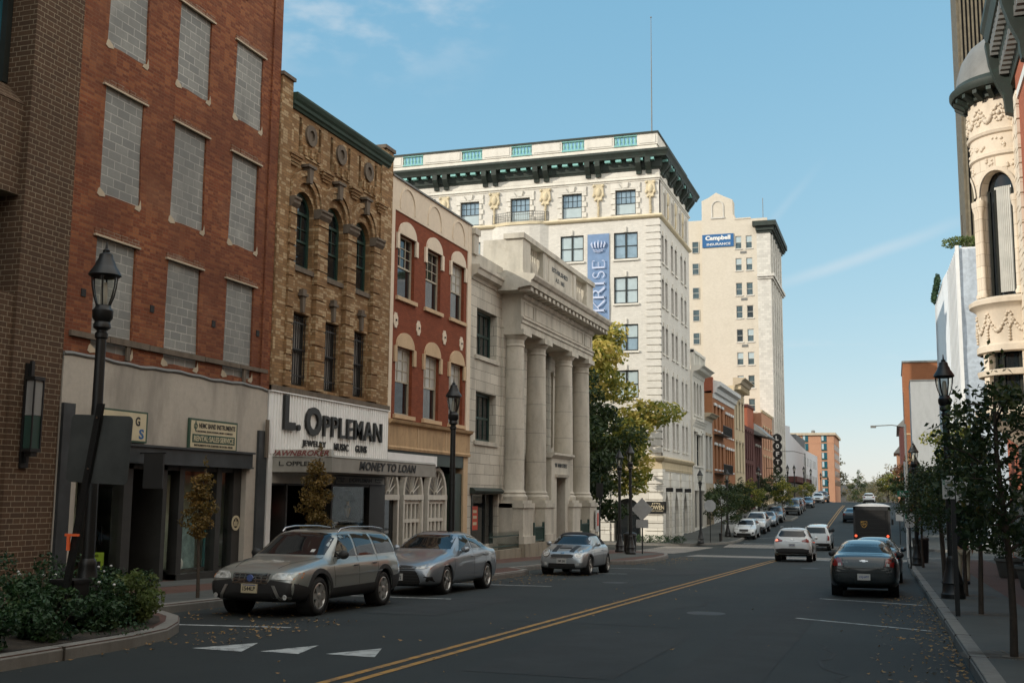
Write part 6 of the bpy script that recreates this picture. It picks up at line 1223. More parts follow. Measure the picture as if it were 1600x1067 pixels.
# ---------------------------------------------------------------- vehicles
def ip(tab, x):
    if x <= tab[0][0]: return tab[0][1]
    for (a, u), (b, v) in zip(tab, tab[1:]):
        if x <= b: return u+(v-u)*(x-a)/(b-a)
    return tab[-1][1]
def eval_mesh(o):
    dg = bpy.context.evaluated_depsgraph_get(); return bpy.data.meshes.new_from_object(o.evaluated_get(dg))
class Car:
    """built nose towards -y, tyres on z = 0; profiles are tables along the length, x = 0 at the nose"""
    def __init__(s, name, label, cat, sp, loc, faces=1, group=None, pitch=0.0):
        s.sp = sp; s.L = sp['len']; k = .93
        if faces < 0: loc = (loc[0], loc[1]-(1-k)*s.L, loc[2]+(zg(loc[1]-(1-k)*s.L)-zg(loc[1])))
        s.root = thing(name, label, cat, loc, group, R(180) if faces < 0 else 0, pitch*(1 if faces > 0 else -1))
        s.root.scale = (k, k, k); s.shell()
    def shell(s):
        sp = s.sp; xs = sorted(set([q for t in ('zt', 'zs', 'wm', 'wt', 'zb') for q, _ in sp[t]])); mb = MB(); n = 11; sec = []
        for x in xs:
            zb, zs, zt, wm, wt = (ip(sp[k], x) for k in ('zb', 'zs', 'zt', 'wm', 'wt')); ws = wm-.045
            wt = min(wt, ws-.06)
            p = [(0, zb), (wm*.75, zb), (wm*.955, zb+.05), (wm, zb+.2), (wm+.004, zb+(zs-zb)*.62), (ws+.02, zs-.05), (ws-.03, zs), None, (wt, zt-max(.012, min(.07, (zt-zs)*.3))), (wt*.68, zt-.006), (0, zt)]
            a, b = p[6], p[8]; p[7] = (a[0]+(b[0]-a[0])*.45+.012, a[1]+(b[1]-a[1])*.5); sec.append([(y, x, z) for y, z in p]+[(-y, x, z) for y, z in p[-2:0:-1]])
        m = len(sec[0])
        mb.add([q for r_ in sec for q in r_], [(i*m+k, i*m+(k+1) % m, (i+1)*m+(k+1) % m, (i+1)*m+k) for i in range(len(sec)-1) for k in range(m)]+[tuple(range(m)), tuple((len(sec)-1)*m+k for k in range(m))])
        me = mb.mesh('tmp', None); o = bpy.data.objects.new('tmp', me); COL.objects.link(o); md = o.modifiers.new('s', 'SUBSURF'); md.levels = 2; md.render_levels = 2
        full = eval_mesh(o); bm = bmesh.new(); bm.from_mesh(full); s.bvh = BVHTree.FromBMesh(bm); bm.free()
        cut = MB()
        for x in sp['axles']:
            for sg in (-1, 1): w = ip(sp['wm'], x); a, b = sorted((sg*(w-.3), sg*(w+.2))); cut.lathe([(sp['arch'], a), (sp['arch'], b)], (0, x, sp['r']+.01), 28, 'x')
        cm = cut.mesh('cut', None); co = bpy.data.objects.new('cut', cm); COL.objects.link(co); b = o.modifiers.new('b', 'BOOLEAN'); b.operation = 'DIFFERENCE'; b.object = co; b.solver = 'EXACT'
        me2 = eval_mesh(o); me2.name = 'body'; bpy.data.objects.remove(o); bpy.data.objects.remove(co); bpy.data.meshes.remove(full)
        me2.materials.clear(); me2.materials.append(MATS[sp['paint']]); shade(me2, 38); s.body = obj('body', me2, s.root)
        for x in sp['axles']:
            for sg in (-1, 1):
                w = ip(sp['wm'], x); a, b = (w-.3, w-.03); r_ = sp['arch']-.004; m = MB(); m.lathe([(.001, a+.004), (r_, a+.004), (r_, b)], (0, 0, 0), 24, 'x', caps=False); m.v = [(sg*q[0], q[1]+x, q[2]+sp['r']+.01) for q in m.v]; part('wheel_well', m, 'rubber', s.root, local=True)
                s.wheel(sg*(w-sp.get('inset', .03)), x, sg)
    def wheel(s, y, x, sg):
        sp = s.sp; r_, tw = sp['r'], sp.get('tw', .21); key = ('wheel', r_, tw, sp['spokes'], sp.get('rimmat', 'alloy'), sg)
        if key not in WT:
            t = MB(); rr = sp.get('rim', r_*.68); o = -sg
            t.lathe([(rr, o*tw*.1), (rr+.02, o*0.0), (r_-.05, o*-.002), (r_-.012, o*.02), (r_, o*.05), (r_, o*(tw-.04)), (r_-.02, o*tw), (rr, o*tw)], (0, 0, 0), 32, 'x', caps=False); tm = t.mesh('tyre', 'rubber', smooth=40)
            q = MB(); q.lathe([(rr+.004, o*.012), (rr-.014, o*.004), (rr-.03, o*.03), (rr-.04, o*.16)], (0, 0, 0), 32, 'x', caps=False); n = sp['spokes']
            for k in range(n):
                for dd in ((-.1, .1) if sp.get('twin') else (0,)):
                    a = 2*math.pi*k/n+dd; w0, w1 = (.016, .013) if sp.get('twin') else (.05, .055); c, sn = math.cos(a), math.sin(a)
                    P = lambda rad, w, xx: (o*xx, rad*c-w*sn, rad*sn+w*c)
                    q.hexa([P(.03, w0, .05), P(.03, -w0, .05), P(rr-.02, -w1, .03), P(rr-.02, w1, .03)], [P(.03, w0, .015), P(.03, -w0, .015), P(rr-.02, -w1, .008), P(rr-.02, w1, .008)])
            q.lathe([(.062, o*.06), (.062, o*.012), (.05, o*.004), (.0, o*.002)], (0, 0, 0), 16, 'x'); qm = q.mesh('rim', sp.get('rimmat', 'alloy'), smooth=35)
            b = MB(); b.lathe([(rr-.02, o*.12), (rr-.02, o*.13)], (0, 0, 0), 20, 'x'); WT[key] = (tm, qm, b.mesh('brake', 'rubber'))
        w = obj('wheel', WT[key][0], s.root, (y, x, r_)); obj('rim', WT[key][1], w); obj('brake', WT[key][2], w)
    def hit(s, a, b, axis):
        d = {'L': ((3, a, b), (-1, 0, 0)), 'R': ((-3, a, b), (1, 0, 0)), 'F': ((a, -2, b), (0, 1, 0)), 'B': ((a, s.L+2, b), (0, -1, 0)), 'T': ((a, b, 4), (0, 0, -1))}[axis]
        h = s.bvh.ray_cast(Vector(d[0]), Vector(d[1]))
        if h[0] is None: h = s.bvh.find_nearest(Vector(d[0])+Vector(d[1])*(3-.85 if axis in 'LR' else 2 if axis == 'F' else 2))
        return h[0], Vector(d[1])
    def decal(s, name, pts, axis, mat, out=.006, parent=None, step=.07, label=None):
        """a panel that follows the body, laid on along one axis; L and R are the two sides, F nose, B tail, T top"""
        if axis in ('LR',):
            s.decal(name, pts, 'L', mat, out, parent, step, label); return s.decal(name, pts, 'R', mat, out, parent, step, label)
        P = [];
        for i in range(len(pts)):
            a = Vector(pts[i]); b = Vector(pts[(i+1) % len(pts)]); k = max(1, int((b-a).length/step)); P += [a+(b-a)*j/k for j in range(k)]
        n = len(P); x0, x1 = min(p.x for p in P), max(p.x for p in P); y0, y1 = min(p.y for p in P), max(p.y for p in P); g = []
        x = x0+step*.7
        while x < x1:
            y = y0+step*.6
            while y < y1:
                q = Vector((x, y))
                if all((q-p).length > step*.55 for p in P): g.append(q)
                y += step
            x += step
        r_ = delaunay_2d_cdt(P+g, [(i, (i+1) % n) for i in range(n)], [], 1, 1e-5); top = []; bot = []
        for v in r_[0]: h, d = s.hit(v.x, v.y, axis); top.append(h-d*out); bot.append(h+d*.02)
        m = MB(); k = len(top); m.add(top+bot[:n], [tuple(f) for f in r_[2]]+[(i, (i+1) % n, k+(i+1) % n, k+i) for i in range(n)])
        return part(name, m, mat, parent or s.root, smooth=50, local=True, label=label)
    def both(s, name, pts, axis, mat, out=.006, parent=None, step=.07):
        """the same shape left and right, on the nose or tail"""
        s.decal(name, pts, axis, mat, out, parent, step); return s.decal(name, [(-a, b) for a, b in pts][::-1], axis, mat, out, parent, step)
    def line(s, pts, axis='LR', w=.012, mat='rubber', out=.003, name='door_gap'):
        """a thin strip following the body: shut lines, trim"""
        for ax in ('LR' if axis == 'LR' else axis):
            P = []
            for a, b in zip(pts, pts[1:]): a = Vector(a); b = Vector(b); k = max(1, int((b-a).length/.08)); P += [a+(b-a)*j/k for j in range(k)]
            P.append(Vector(pts[-1])); v = []
            for i, p in enumerate(P):
                t = (P[min(i+1, len(P)-1)]-P[max(i-1, 0)]).normalized(); q = Vector((-t.y, t.x))*w/2
                for e in (1, -1): h, d = s.hit(p.x+e*q.x, p.y+e*q.y, ax); v.append(h-d*out)
            m = MB(); m.add(v, [(2*i, 2*i+1, 2*i+3, 2*i+2) for i in range(len(P)-1)]); part(name, m, mat, s.root, local=True)
    def plate(s, axis, z, text, mat='plate', ink='black_letter', y=0.0, w=.32, h=.16, band=None):
        p, d = s.hit(y, z, axis); o = -d; c = p+o*.03; sg = 1 if axis == 'F' else -1; f = lambda a, dd, zz: (c.x+sg*(a-w/2), c.y+o.y*(.008+dd), z-h/2+zz)
        m = MB(); m.box(0, w, -.03, 0, 0, h, f=f); t = part('number_plate', m, mat, s.root, local=True); part('lettering', text_mb(text, w*.78, h*.48, lambda a, dd, zz: f(w*.11+a, dd, h*.24+zz), .003, bold=.02), ink, t, local=True)
        if band: m = MB(); m.box(.03, w-.03, 0, .002, h*.82, h*.92, f=f); part('plate_band', m, band, t, local=True)
    def mirrors(s, x, z, mat, y=None, size=(.1, .07, .08)):
        for ax, sg in (('L', 1), ('R', -1)):
            p, d = s.hit(x, z-.04, ax); m = MB(); c = (p.x+sg*.12, x+.02, z+.02); m.ball(c, size, 12, 8); m.tube([(p.x-sg*.03, x, z-.05), (p.x+sg*.09, x+.01, z-.02)], .025, 6); w = part('wing_mirror', m, mat, s.root, smooth=50, local=True)
            m = MB(); m.lathe([(.0, 0), (.06, 0)], (0, 0, 0), 12, 'y'); m.v = [(c[0]+q[0]*1.3, x+.02+size[1]*.97, c[2]+q[2]) for q in m.v]; part('mirror_glass', m, 'car_glass', w, local=False) if 0 else None
    def handles(s, spots, mat):
        for x, z in spots:
            for ax in 'LR': p, d = s.hit(x, z, ax); m = MB(); m.tube([p-d*.012+Vector((0, -.085, 0)), p-d*.032+Vector((0, -.06, .004)), p-d*.032+Vector((0, .06, .004)), p-d*.012+Vector((0, .085, 0))], .012, 6); part('door_handle', m, mat, s.root, smooth=60, local=True)
    def interior(s): pass
def zslope(y): return math.atan((zg(y+1.5)-zg(y-1.5))/3)
def place(x, y): return (x, y, zg(y)+.005)
def arcp(x, r_, z, r1, r2, a0=0, a1=180, n=16):
    A = [R(a0+(a1-a0)*i/n) for i in range(n+1)]; return [(x+r2*math.cos(a), z+r2*math.sin(a)) for a in A]+[(x+r1*math.cos(a), z+r1*math.sin(a)) for a in A[::-1]]

def wagon():
    sp = dict(len=4.73, paint='champagne', r=.345, arch=.40, axles=(.93, 3.69), spokes=6, twin=False, rim=.235, inset=.02,
        zt=[(0, .62), (.03, .74), (.12, .84), (.5, .95), (1.15, 1.03), (1.28, 1.055), (1.98, 1.5), (2.3, 1.555), (3.2, 1.57), (4.1, 1.535), (4.36, 1.5), (4.58, 1.12), (4.66, .97), (4.73, .82)],
        zs=[(0, .58), (.12, .77), (.5, .86), (1.2, .93), (2.0, .955), (4.2, .99), (4.56, .98), (4.66, .9), (4.73, .76)],
        wm=[(0, .70), (.03, .79), (.12, .87), (.5, .925), (1.2, .93), (3.9, .93), (4.4, .9), (4.66, .82), (4.73, .74)], wt=[(0, .5), (.12, .62), (1.15, .72), (1.28, .72), (1.98, .655), (3.2, .665), (4.2, .65), (4.56, .7), (4.73, .6)],
        zb=[(0, .34), (.12, .26), (.5, .23), (4.3, .24), (4.66, .32), (4.73, .42)])
    c = Car('station_wagon', 'champagne station wagon with roof rails and dark cladding parked nearest the camera', 'car', sp, place(-10.2, 16.7), 1, None, zslope(18)); D = c.decal
    D('windscreen', [(-.72, 1.07), (.72, 1.07), (.62, 1.45), (.3, 1.48), (-.3, 1.48), (-.62, 1.45)], 'F', 'car_glass', .008)
    D('side_window', [(1.6, 1.03), (2.48, 1.04), (2.46, 1.45), (2.08, 1.44)], 'LR', 'car_glass', .007); D('side_window', [(2.57, 1.04), (3.36, 1.05), (3.28, 1.455), (2.55, 1.455)], 'LR', 'car_glass', .007); D('side_window', [(3.47, 1.06), (4.38, 1.08), (4.2, 1.42), (3.38, 1.45)], 'LR', 'car_glass', .007)
    c.both('headlight', [(.42, .67), (.80, .66), (.84, .72), (.83, .79), (.5, .78), (.44, .74)], 'F', 'lamp_glass', .012); c.both('indicator', [(.81, .67), (.88, .69), (.87, .78), (.83, .78)], 'F', 'amber', .017)
    g = D('grille', [(-.33, .585), (.33, .585), (.38, .76), (-.38, .76)], 'F', 'trim_black', .012)
    for k in range(7): y = -.34+.68*k/6; D('grille_bar', [(y-.012, .6), (y+.012, .6), (y+.014, .755), (y-.014, .755)], 'F', 'chrome', .024, g)
    for z in (.6, .655, .705, .755): D('grille_bar', [(-.36, z-.01), (.36, z-.01), (.36, z+.01), (-.36, z+.01)], 'F', 'chrome', .022, g)
    D('grille_badge', [(-.3, .61), (-.27, .6), (.3, .74), (.27, .755)], 'F', 'chrome', .028, g); p, d = c.hit(0, .68, 'F'); m = MB(); m.lathe([(.06, 0), (.06, .03), (.04, .035), (.04, .03)], (0, p.y-.045, .68), 16, 'y'); part('badge', m, 'plate_blue', g, local=True)
    D('bumper', [(-.86, .27), (.86, .27), (.87, .6), (.4, .655), (.33, .575), (-.33, .575), (-.4, .655), (-.87, .6)], 'F', 'trim_black', .016); D('bumper', [(.1, .3), (.5, .28), (.5, .52), (.1, .6)], 'LR', 'trim_black', .014)
    D('air_intake', [(-.5, .29), (.5, .29), (.42, .42), (-.42, .42)], 'F', 'rubber', .022)
    for sg in (-1, 1): D('bumper_trim', [(sg*.44, .56), (sg*.5, .56), (sg*.64, .3), (sg*.58, .3)], 'F', 'alloy', .03); p, d = c.hit(sg*.7, .36, 'F'); m = MB(); m.lathe([(.045, p.y-.03), (.04, p.y-.034), (0, p.y-.03)], (sg*.7, 0, .36), 12, 'y'); part('fog_light', m, 'lamp_glass', c.root, local=True)
    for x in sp['axles']: D('arch_cladding', arcp(x, 0, sp['r']+.01, .405, .49, -18, 198), 'LR', 'trim_black', .012)
    D('sill_cladding', [(1.4, .25), (3.2, .25), (3.2, .50), (1.4, .47)], 'LR', 'trim_black', .012); D('rear_cladding', [(4.1, .3), (4.7, .38), (4.7, .66), (4.15, .6)], 'LR', 'trim_black', .012)
    c.line([(1.5, .7), (2.5, .71), (3.55, .73)], w=.02, mat='champagne', out=.012, name='rub_strip'); c.line([(1.5, .5), (1.46, .85), (1.56, 1.0)]); c.line([(2.5, .5), (2.52, 1.05)]); c.line([(3.3, .5), (3.38, .8), (3.4, 1.05)])
    c.line([(-.74, 1.3), (-.52, .6), (-.44, .2)], 'T', .014); c.line([(.74, 1.3), (.52, .6), (.44, .2)], 'T', .014)
    c.handles([(2.36, .86), (3.2, .88)], 'trim_black'); c.mirrors(1.72, 1.05, 'trim_black', size=(.11, .07, .085))
    for sg in (-1, 1): m = MB(); m.tube([(sg*.61, 2.12, 1.48), (sg*.615, 2.22, 1.55), (sg*.62, 2.6, 1.59), (sg*.62, 3.6, 1.595), (sg*.61, 4.1, 1.56), (sg*.6, 4.22, 1.48)], .018, 8); part('roof_rail', m, 'chrome', c.root, smooth=50, local=True)
    D('sunroof', [(-.4, 2.3), (.4, 2.3), (.4, 2.9), (-.4, 2.9)], 'T', 'car_glass', .004); c.both('tail_light', [(.55, .8), (.8, .8), (.72, 1.3), (.62, 1.3)], 'B', 'tail_red')
    c.plate('F', .5, '1544LP', 'sign_cream', band='plate_blue'); D('windscreen_sticker', [(.42, 1.12), (.5, 1.12), (.5, 1.17), (.42, 1.17)], 'F', 'plate', .012)
wagon()
def sedan():
    sp = dict(len=4.88, paint='silver', r=.335, arch=.375, axles=(.98, 3.80), spokes=5, twin=True, rim=.245, inset=.015,
        zt=[(0, .52), (.03, .66), (.15, .76), (.6, .88), (1.3, 1.0), (1.5, 1.03), (2.25, 1.43), (2.65, 1.49), (3.2, 1.47), (3.6, 1.39), (4.25, 1.1), (4.7, 1.06), (4.84, 1.0), (4.88, .85)],
        zs=[(0, .48), (.15, .7), (.6, .8), (1.3, .91), (2.3, .96), (3.8, 1.03), (4.5, 1.02), (4.84, .95), (4.88, .75)],
        wm=[(0, .66), (.03, .78), (.15, .86), (.6, .905), (1.5, .915), (3.9, .92), (4.5, .88), (4.84, .78), (4.88, .7)], wt=[(0, .45), (.15, .6), (1.3, .73), (1.5, .73), (2.25, .62), (3.2, .615), (3.6, .61), (4.25, .7), (4.88, .6)],
        zb=[(0, .26), (.15, .2), (.6, .18), (4.4, .2), (4.84, .32), (4.88, .4)])
    c = Car('sedan', 'silver grey sedan with an angular front bumper parked behind the champagne wagon', 'car', sp, place(-10.36, 22.95), 1, None, zslope(25)); D = c.decal
    D('windscreen', [(-.70, 1.05), (.70, 1.05), (.58, 1.385), (-.58, 1.385)], 'F', 'car_glass', .008); D('side_window', [(1.9, 1.015), (2.72, 1.02), (2.72, 1.385), (2.36, 1.37)], 'LR', 'car_glass', .007); D('side_window', [(2.8, 1.025), (3.55, 1.05), (3.36, 1.325), (2.8, 1.385)], 'LR', 'car_glass', .007); D('side_window', [(3.61, 1.06), (3.9, 1.085), (3.46, 1.3)], 'LR', 'car_glass', .007)
    D('rear_window', [(-.62, 1.12), (.62, 1.12), (.52, 1.33), (-.52, 1.33)], 'B', 'car_glass'); D('panoramic_roof', [(-.46, 2.5), (.46, 2.5), (.46, 3.3), (-.46, 3.3)], 'T', 'car_glass', .004)
    c.both('headlight', [(.42, .63), (.62, .62), (.89, .68), (.91, .76), (.7, .74)], 'F', 'lamp_glass', .012); c.both('indicator', [(.82, .69), (.92, .7), (.92, .76)], 'F', 'amber', .017)
    D('upper_grille', [(-.42, .6), (.42, .6), (.5, .66), (.2, .69), (-.2, .69), (-.5, .66)], 'F', 'trim_black', .012); D('grille_blade', [(-.46, .635), (-.1, .605), (.1, .605), (.46, .635), (.46, .65), (.1, .625), (-.1, .625), (-.46, .65)], 'F', 'chrome', .022)
    D('lower_grille', [(-.62, .22), (.62, .22), (.56, .42), (.46, .57), (-.46, .57), (-.56, .42)], 'F', 'rubber', .01)
    for k in range(5): z = .26+.065*k; D('grille_slat', [(-.55, z), (.55, z), (.55, z+.014), (-.55, z+.014)], 'F', 'trim_black', .018)
    c.both('bumper_wing', [(.52, .56), (.60, .585), (.86, .3), (.84, .22), (.66, .24)], 'F', 'silver', .04); c.both('side_intake', [(.68, .45), (.84, .44), (.85, .32), (.74, .33)], 'F', 'rubber', .045)
    p, d = c.hit(0, .65, 'F'); m = MB()
    for rx, rz in ((.075, .05), (.035, .05)): m.lathe([(1, -.01), (1.0, .0), (.8, 0)], (0, 0, 0), 16, 'y') if 0 else m.tube([(rx*math.cos(t), p.y-.03, .65+rz*math.sin(t)) for t in [2*math.pi*i/14 for i in range(15)]], .007, 5)
    part('badge', m, 'chrome', c.root, smooth=50, local=True)
    c.line([(1.3, .3), (1.42, .62), (1.45, .88)]); c.line([(2.76, .3), (2.76, 1.03)]); c.line([(3.35, .5), (3.62, .72), (3.66, 1.03)]); c.line([(1.45, .27), (3.4, .27)], w=.05, mat='chrome', out=.012, name='sill_trim'); c.line([(1.9, 1.015), (3.9, 1.065)], w=.014, mat='chrome', out=.008, name='window_trim'); c.line([(1.0, .8), (3.9, .9)], w=.014, mat='silver', out=.01, name='crease')
    c.handles([(2.6, .87), (3.5, .9)], 'silver'); c.mirrors(1.98, 1.02, 'silver', size=(.115, .07, .075)); c.plate('F', .42, 'VBR 8472', y=-.0); c.both('tail_light', [(.4, .86), (.84, .84), (.86, .98), (.45, .97)], 'B', 'tail_red')
sedan()
def convertible():
    sp = dict(len=3.66, paint='mini_silver', r=.31, arch=.35, axles=(.68, 3.12), spokes=5, twin=True, rim=.22, inset=.01, tw=.2,
        zt=[(0, .5), (.03, .66), (.12, .76), (.4, .86), (1.05, .97), (1.16, .99), (1.62, 1.33), (1.95, 1.40), (2.5, 1.40), (2.9, 1.33), (3.3, .98), (3.55, .93), (3.62, .85), (3.66, .7)],
        zs=[(0, .46), (.12, .70), (.4, .8), (1.05, .9), (2.0, .93), (3.2, .94), (3.55, .88), (3.66, .6)],
        wm=[(0, .6), (.03, .7), (.12, .78), (.4, .835), (1.0, .845), (3.1, .85), (3.5, .78), (3.66, .66)], wt=[(0, .4), (.12, .55), (1.05, .66), (1.16, .66), (1.62, .58), (2.5, .57), (2.9, .56), (3.3, .62), (3.66, .5)],
        zb=[(0, .26), (.12, .19), (3.3, .2), (3.62, .3), (3.66, .38)])
    c = Car('convertible', 'small silver convertible with black bonnet stripes and a black soft top', 'car', sp, place(-9.85, 34.15), 1, None, zslope(36)); D = c.decal
    D('windscreen', [(-.66, 1.0), (.66, 1.0), (.56, 1.29), (-.56, 1.29)], 'F', 'car_glass', .008); D('side_window', [(1.42, .97), (2.35, .98), (2.3, 1.27), (1.72, 1.27)], 'LR', 'blind', .007); D('side_window', [(2.42, .98), (2.8, .985), (2.68, 1.22), (2.4, 1.26)], 'LR', 'car_glass', .007)
    D('soft_top', [(-.54, 1.68), (.54, 1.68), (.54, 2.9), (.5, 3.15), (-.5, 3.15), (-.54, 2.9)], 'T', 'jacket', .012); D('soft_top', [(2.3, 1.29), (2.4, 1.285), (2.46, 1.0), (3.1, 1.0), (2.9, 1.22), (2.5, 1.33), (1.75, 1.33), (1.72, 1.28)], 'LR', 'jacket', .01)
    for sg in (-1, 1):
        D('bonnet_stripe', [(sg*.3-.085, .16), (sg*.3+.085, .16), (sg*.34+.085, 1.02), (sg*.34-.085, 1.02)], 'T', 'black_letter', .004)
        for mat, q, o in (('chrome', .135, .014), ('lamp_glass', .115, .022)): D('headlight', [(sg*.56+q*.95*math.cos(t), .72+q*math.sin(t)) for t in [2*math.pi*i/18 for i in range(18)]], 'F', mat, o)
        D('fog_light', [(sg*.55+.05*math.cos(t), .37+.05*math.sin(t)) for t in [2*math.pi*i/10 for i in range(10)]], 'F', 'lamp_glass', .02)
    D('bonnet_scoop', [(-.2, .5), (.2, .5), (.2, .58), (-.2, .58)], 'T', 'rubber', .02); D('grille', [(-.36, .58), (.36, .58), (.4, .66), (.3, .69), (-.3, .69), (-.4, .66)], 'F', 'trim_black', .01); D('grille_bar', [(-.4, .555), (.4, .555), (.4, .58), (-.4, .58)], 'F', 'chrome', .02)
    D('lower_grille', [(-.48, .25), (.48, .25), (.45, .39), (-.45, .39)], 'F', 'rubber', .01); D('badge', [(-.08, .725), (-.03, .71), (.03, .71), (.08, .725), (.03, .745), (-.03, .745)], 'F', 'chrome', .012)
    for x in sp['axles']: D('arch_trim', arcp(x, 0, .32, .352, .40, -15, 195), 'LR', 'trim_black', .01)
    D('sill', [(1.05, .2), (2.75, .2), (2.75, .3), (1.05, .3)], 'LR', 'trim_black', .01); c.line([(1.15, .35), (1.2, .85)]); c.line([(2.35, .35), (2.4, .95)]); c.handles([(2.2, .8)], 'chrome'); c.mirrors(1.45, .99, 'mini_silver', size=(.1, .06, .07)); c.plate('F', .47, 'XMR 2041', w=.33); c.both('tail_light', [(.6, .55), (.72, .55), (.72, .8), (.62, .8)], 'B', 'tail_red')
convertible()
def dark_sedan():
    sp = dict(len=4.58, paint='dark_teal', r=.315, arch=.36, axles=(.92, 3.54), spokes=6, rim=.2, inset=.04,
        zt=[(0, .55), (.1, .72), (.5, .84), (1.3, .97), (1.45, 1.0), (2.15, 1.38), (2.6, 1.44), (3.1, 1.41), (3.5, 1.31), (4.0, 1.1), (4.4, 1.07), (4.54, 1.0), (4.58, .85)],
        zs=[(0, .5), (.1, .66), (.5, .78), (1.3, .9), (2.2, .95), (3.6, 1.0), (4.3, 1.0), (4.54, .95), (4.58, .72)],
        wm=[(0, .6), (.1, .78), (.5, .85), (1.4, .86), (3.8, .86), (4.3, .83), (4.5, .79), (4.58, .74)], wt=[(0, .45), (.1, .55), (1.3, .68), (2.15, .56), (3.1, .55), (3.5, .56), (4.0, .66), (4.4, .69), (4.58, .62)],
        zb=[(0, .28), (.1, .2), (4.2, .22), (4.5, .3), (4.58, .36)])
    y = 28.2+4.45; c = Car('sedan', 'black green sedan seen from behind, parked at the right kerb', 'car', sp, place(-.74, y), -1, None, zslope(30)); c.root.location.z = zg(y)+.005; D = c.decal
    D('rear_window', [(-.64, 1.125), (.64, 1.125), (.52, 1.345), (.2, 1.37), (-.2, 1.37), (-.52, 1.345)], 'B', 'car_glass', .008); D('side_window', [(1.85, 1.0), (2.65, 1.01), (2.62, 1.33), (2.25, 1.32)], 'LR', 'car_glass'); D('side_window', [(2.73, 1.02), (3.55, 1.05), (3.25, 1.27), (2.7, 1.335)], 'LR', 'car_glass'); D('windscreen', [(-.66, 1.03), (.66, 1.03), (.54, 1.34), (-.54, 1.34)], 'F', 'car_glass')
    c.both('tail_light', [(.50, .79), (.80, .77), (.85, .86), (.83, 1.0), (.7, 1.03), (.54, .96)], 'B', 'tail_red', .012); c.both('reversing_light', [(.54, .80), (.62, .79), (.62, .86), (.56, .87)], 'B', 'lamp_glass', .018)
    c.line([(-.52, .98), (-.48, .73), (.48, .73), (.52, .98)], 'B', .012, 'rubber', .004, 'boot_gap'); c.line([(-.72, .63), (.72, .63)], 'B', .014, 'rubber', .004, 'bumper_gap')
    D('badge', [(-.1, .93), (-.035, .93), (-.04, .945), (.045, .945), (.05, .93), (.1, .93), (.085, .905), (.025, .905), (.03, .89), (-.05, .89), (-.045, .905), (-.115, .905)], 'B', 'chrome', .012); part('lettering', text_mb('COBALT'[:0] or 'LS', .12, .04, lambda s, d, z: (.5-s, c.hit(.45, .88, 'B')[0].y+.006+d, .86+z), .003), 'chrome', c.root, local=True)
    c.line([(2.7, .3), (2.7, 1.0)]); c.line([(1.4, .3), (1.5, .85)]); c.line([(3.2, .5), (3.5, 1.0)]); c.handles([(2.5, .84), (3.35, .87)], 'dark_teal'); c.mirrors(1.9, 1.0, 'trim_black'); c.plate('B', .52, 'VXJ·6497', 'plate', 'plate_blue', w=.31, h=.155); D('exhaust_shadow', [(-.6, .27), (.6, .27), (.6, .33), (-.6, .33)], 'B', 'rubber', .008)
    for sg in (-1, 1): m = MB(); m.ball((sg*.34, 2.5, 1.06), (.16, .06, .12), 8, 6); 
    return c, sp
_, SEDAN_SP = dark_sedan()
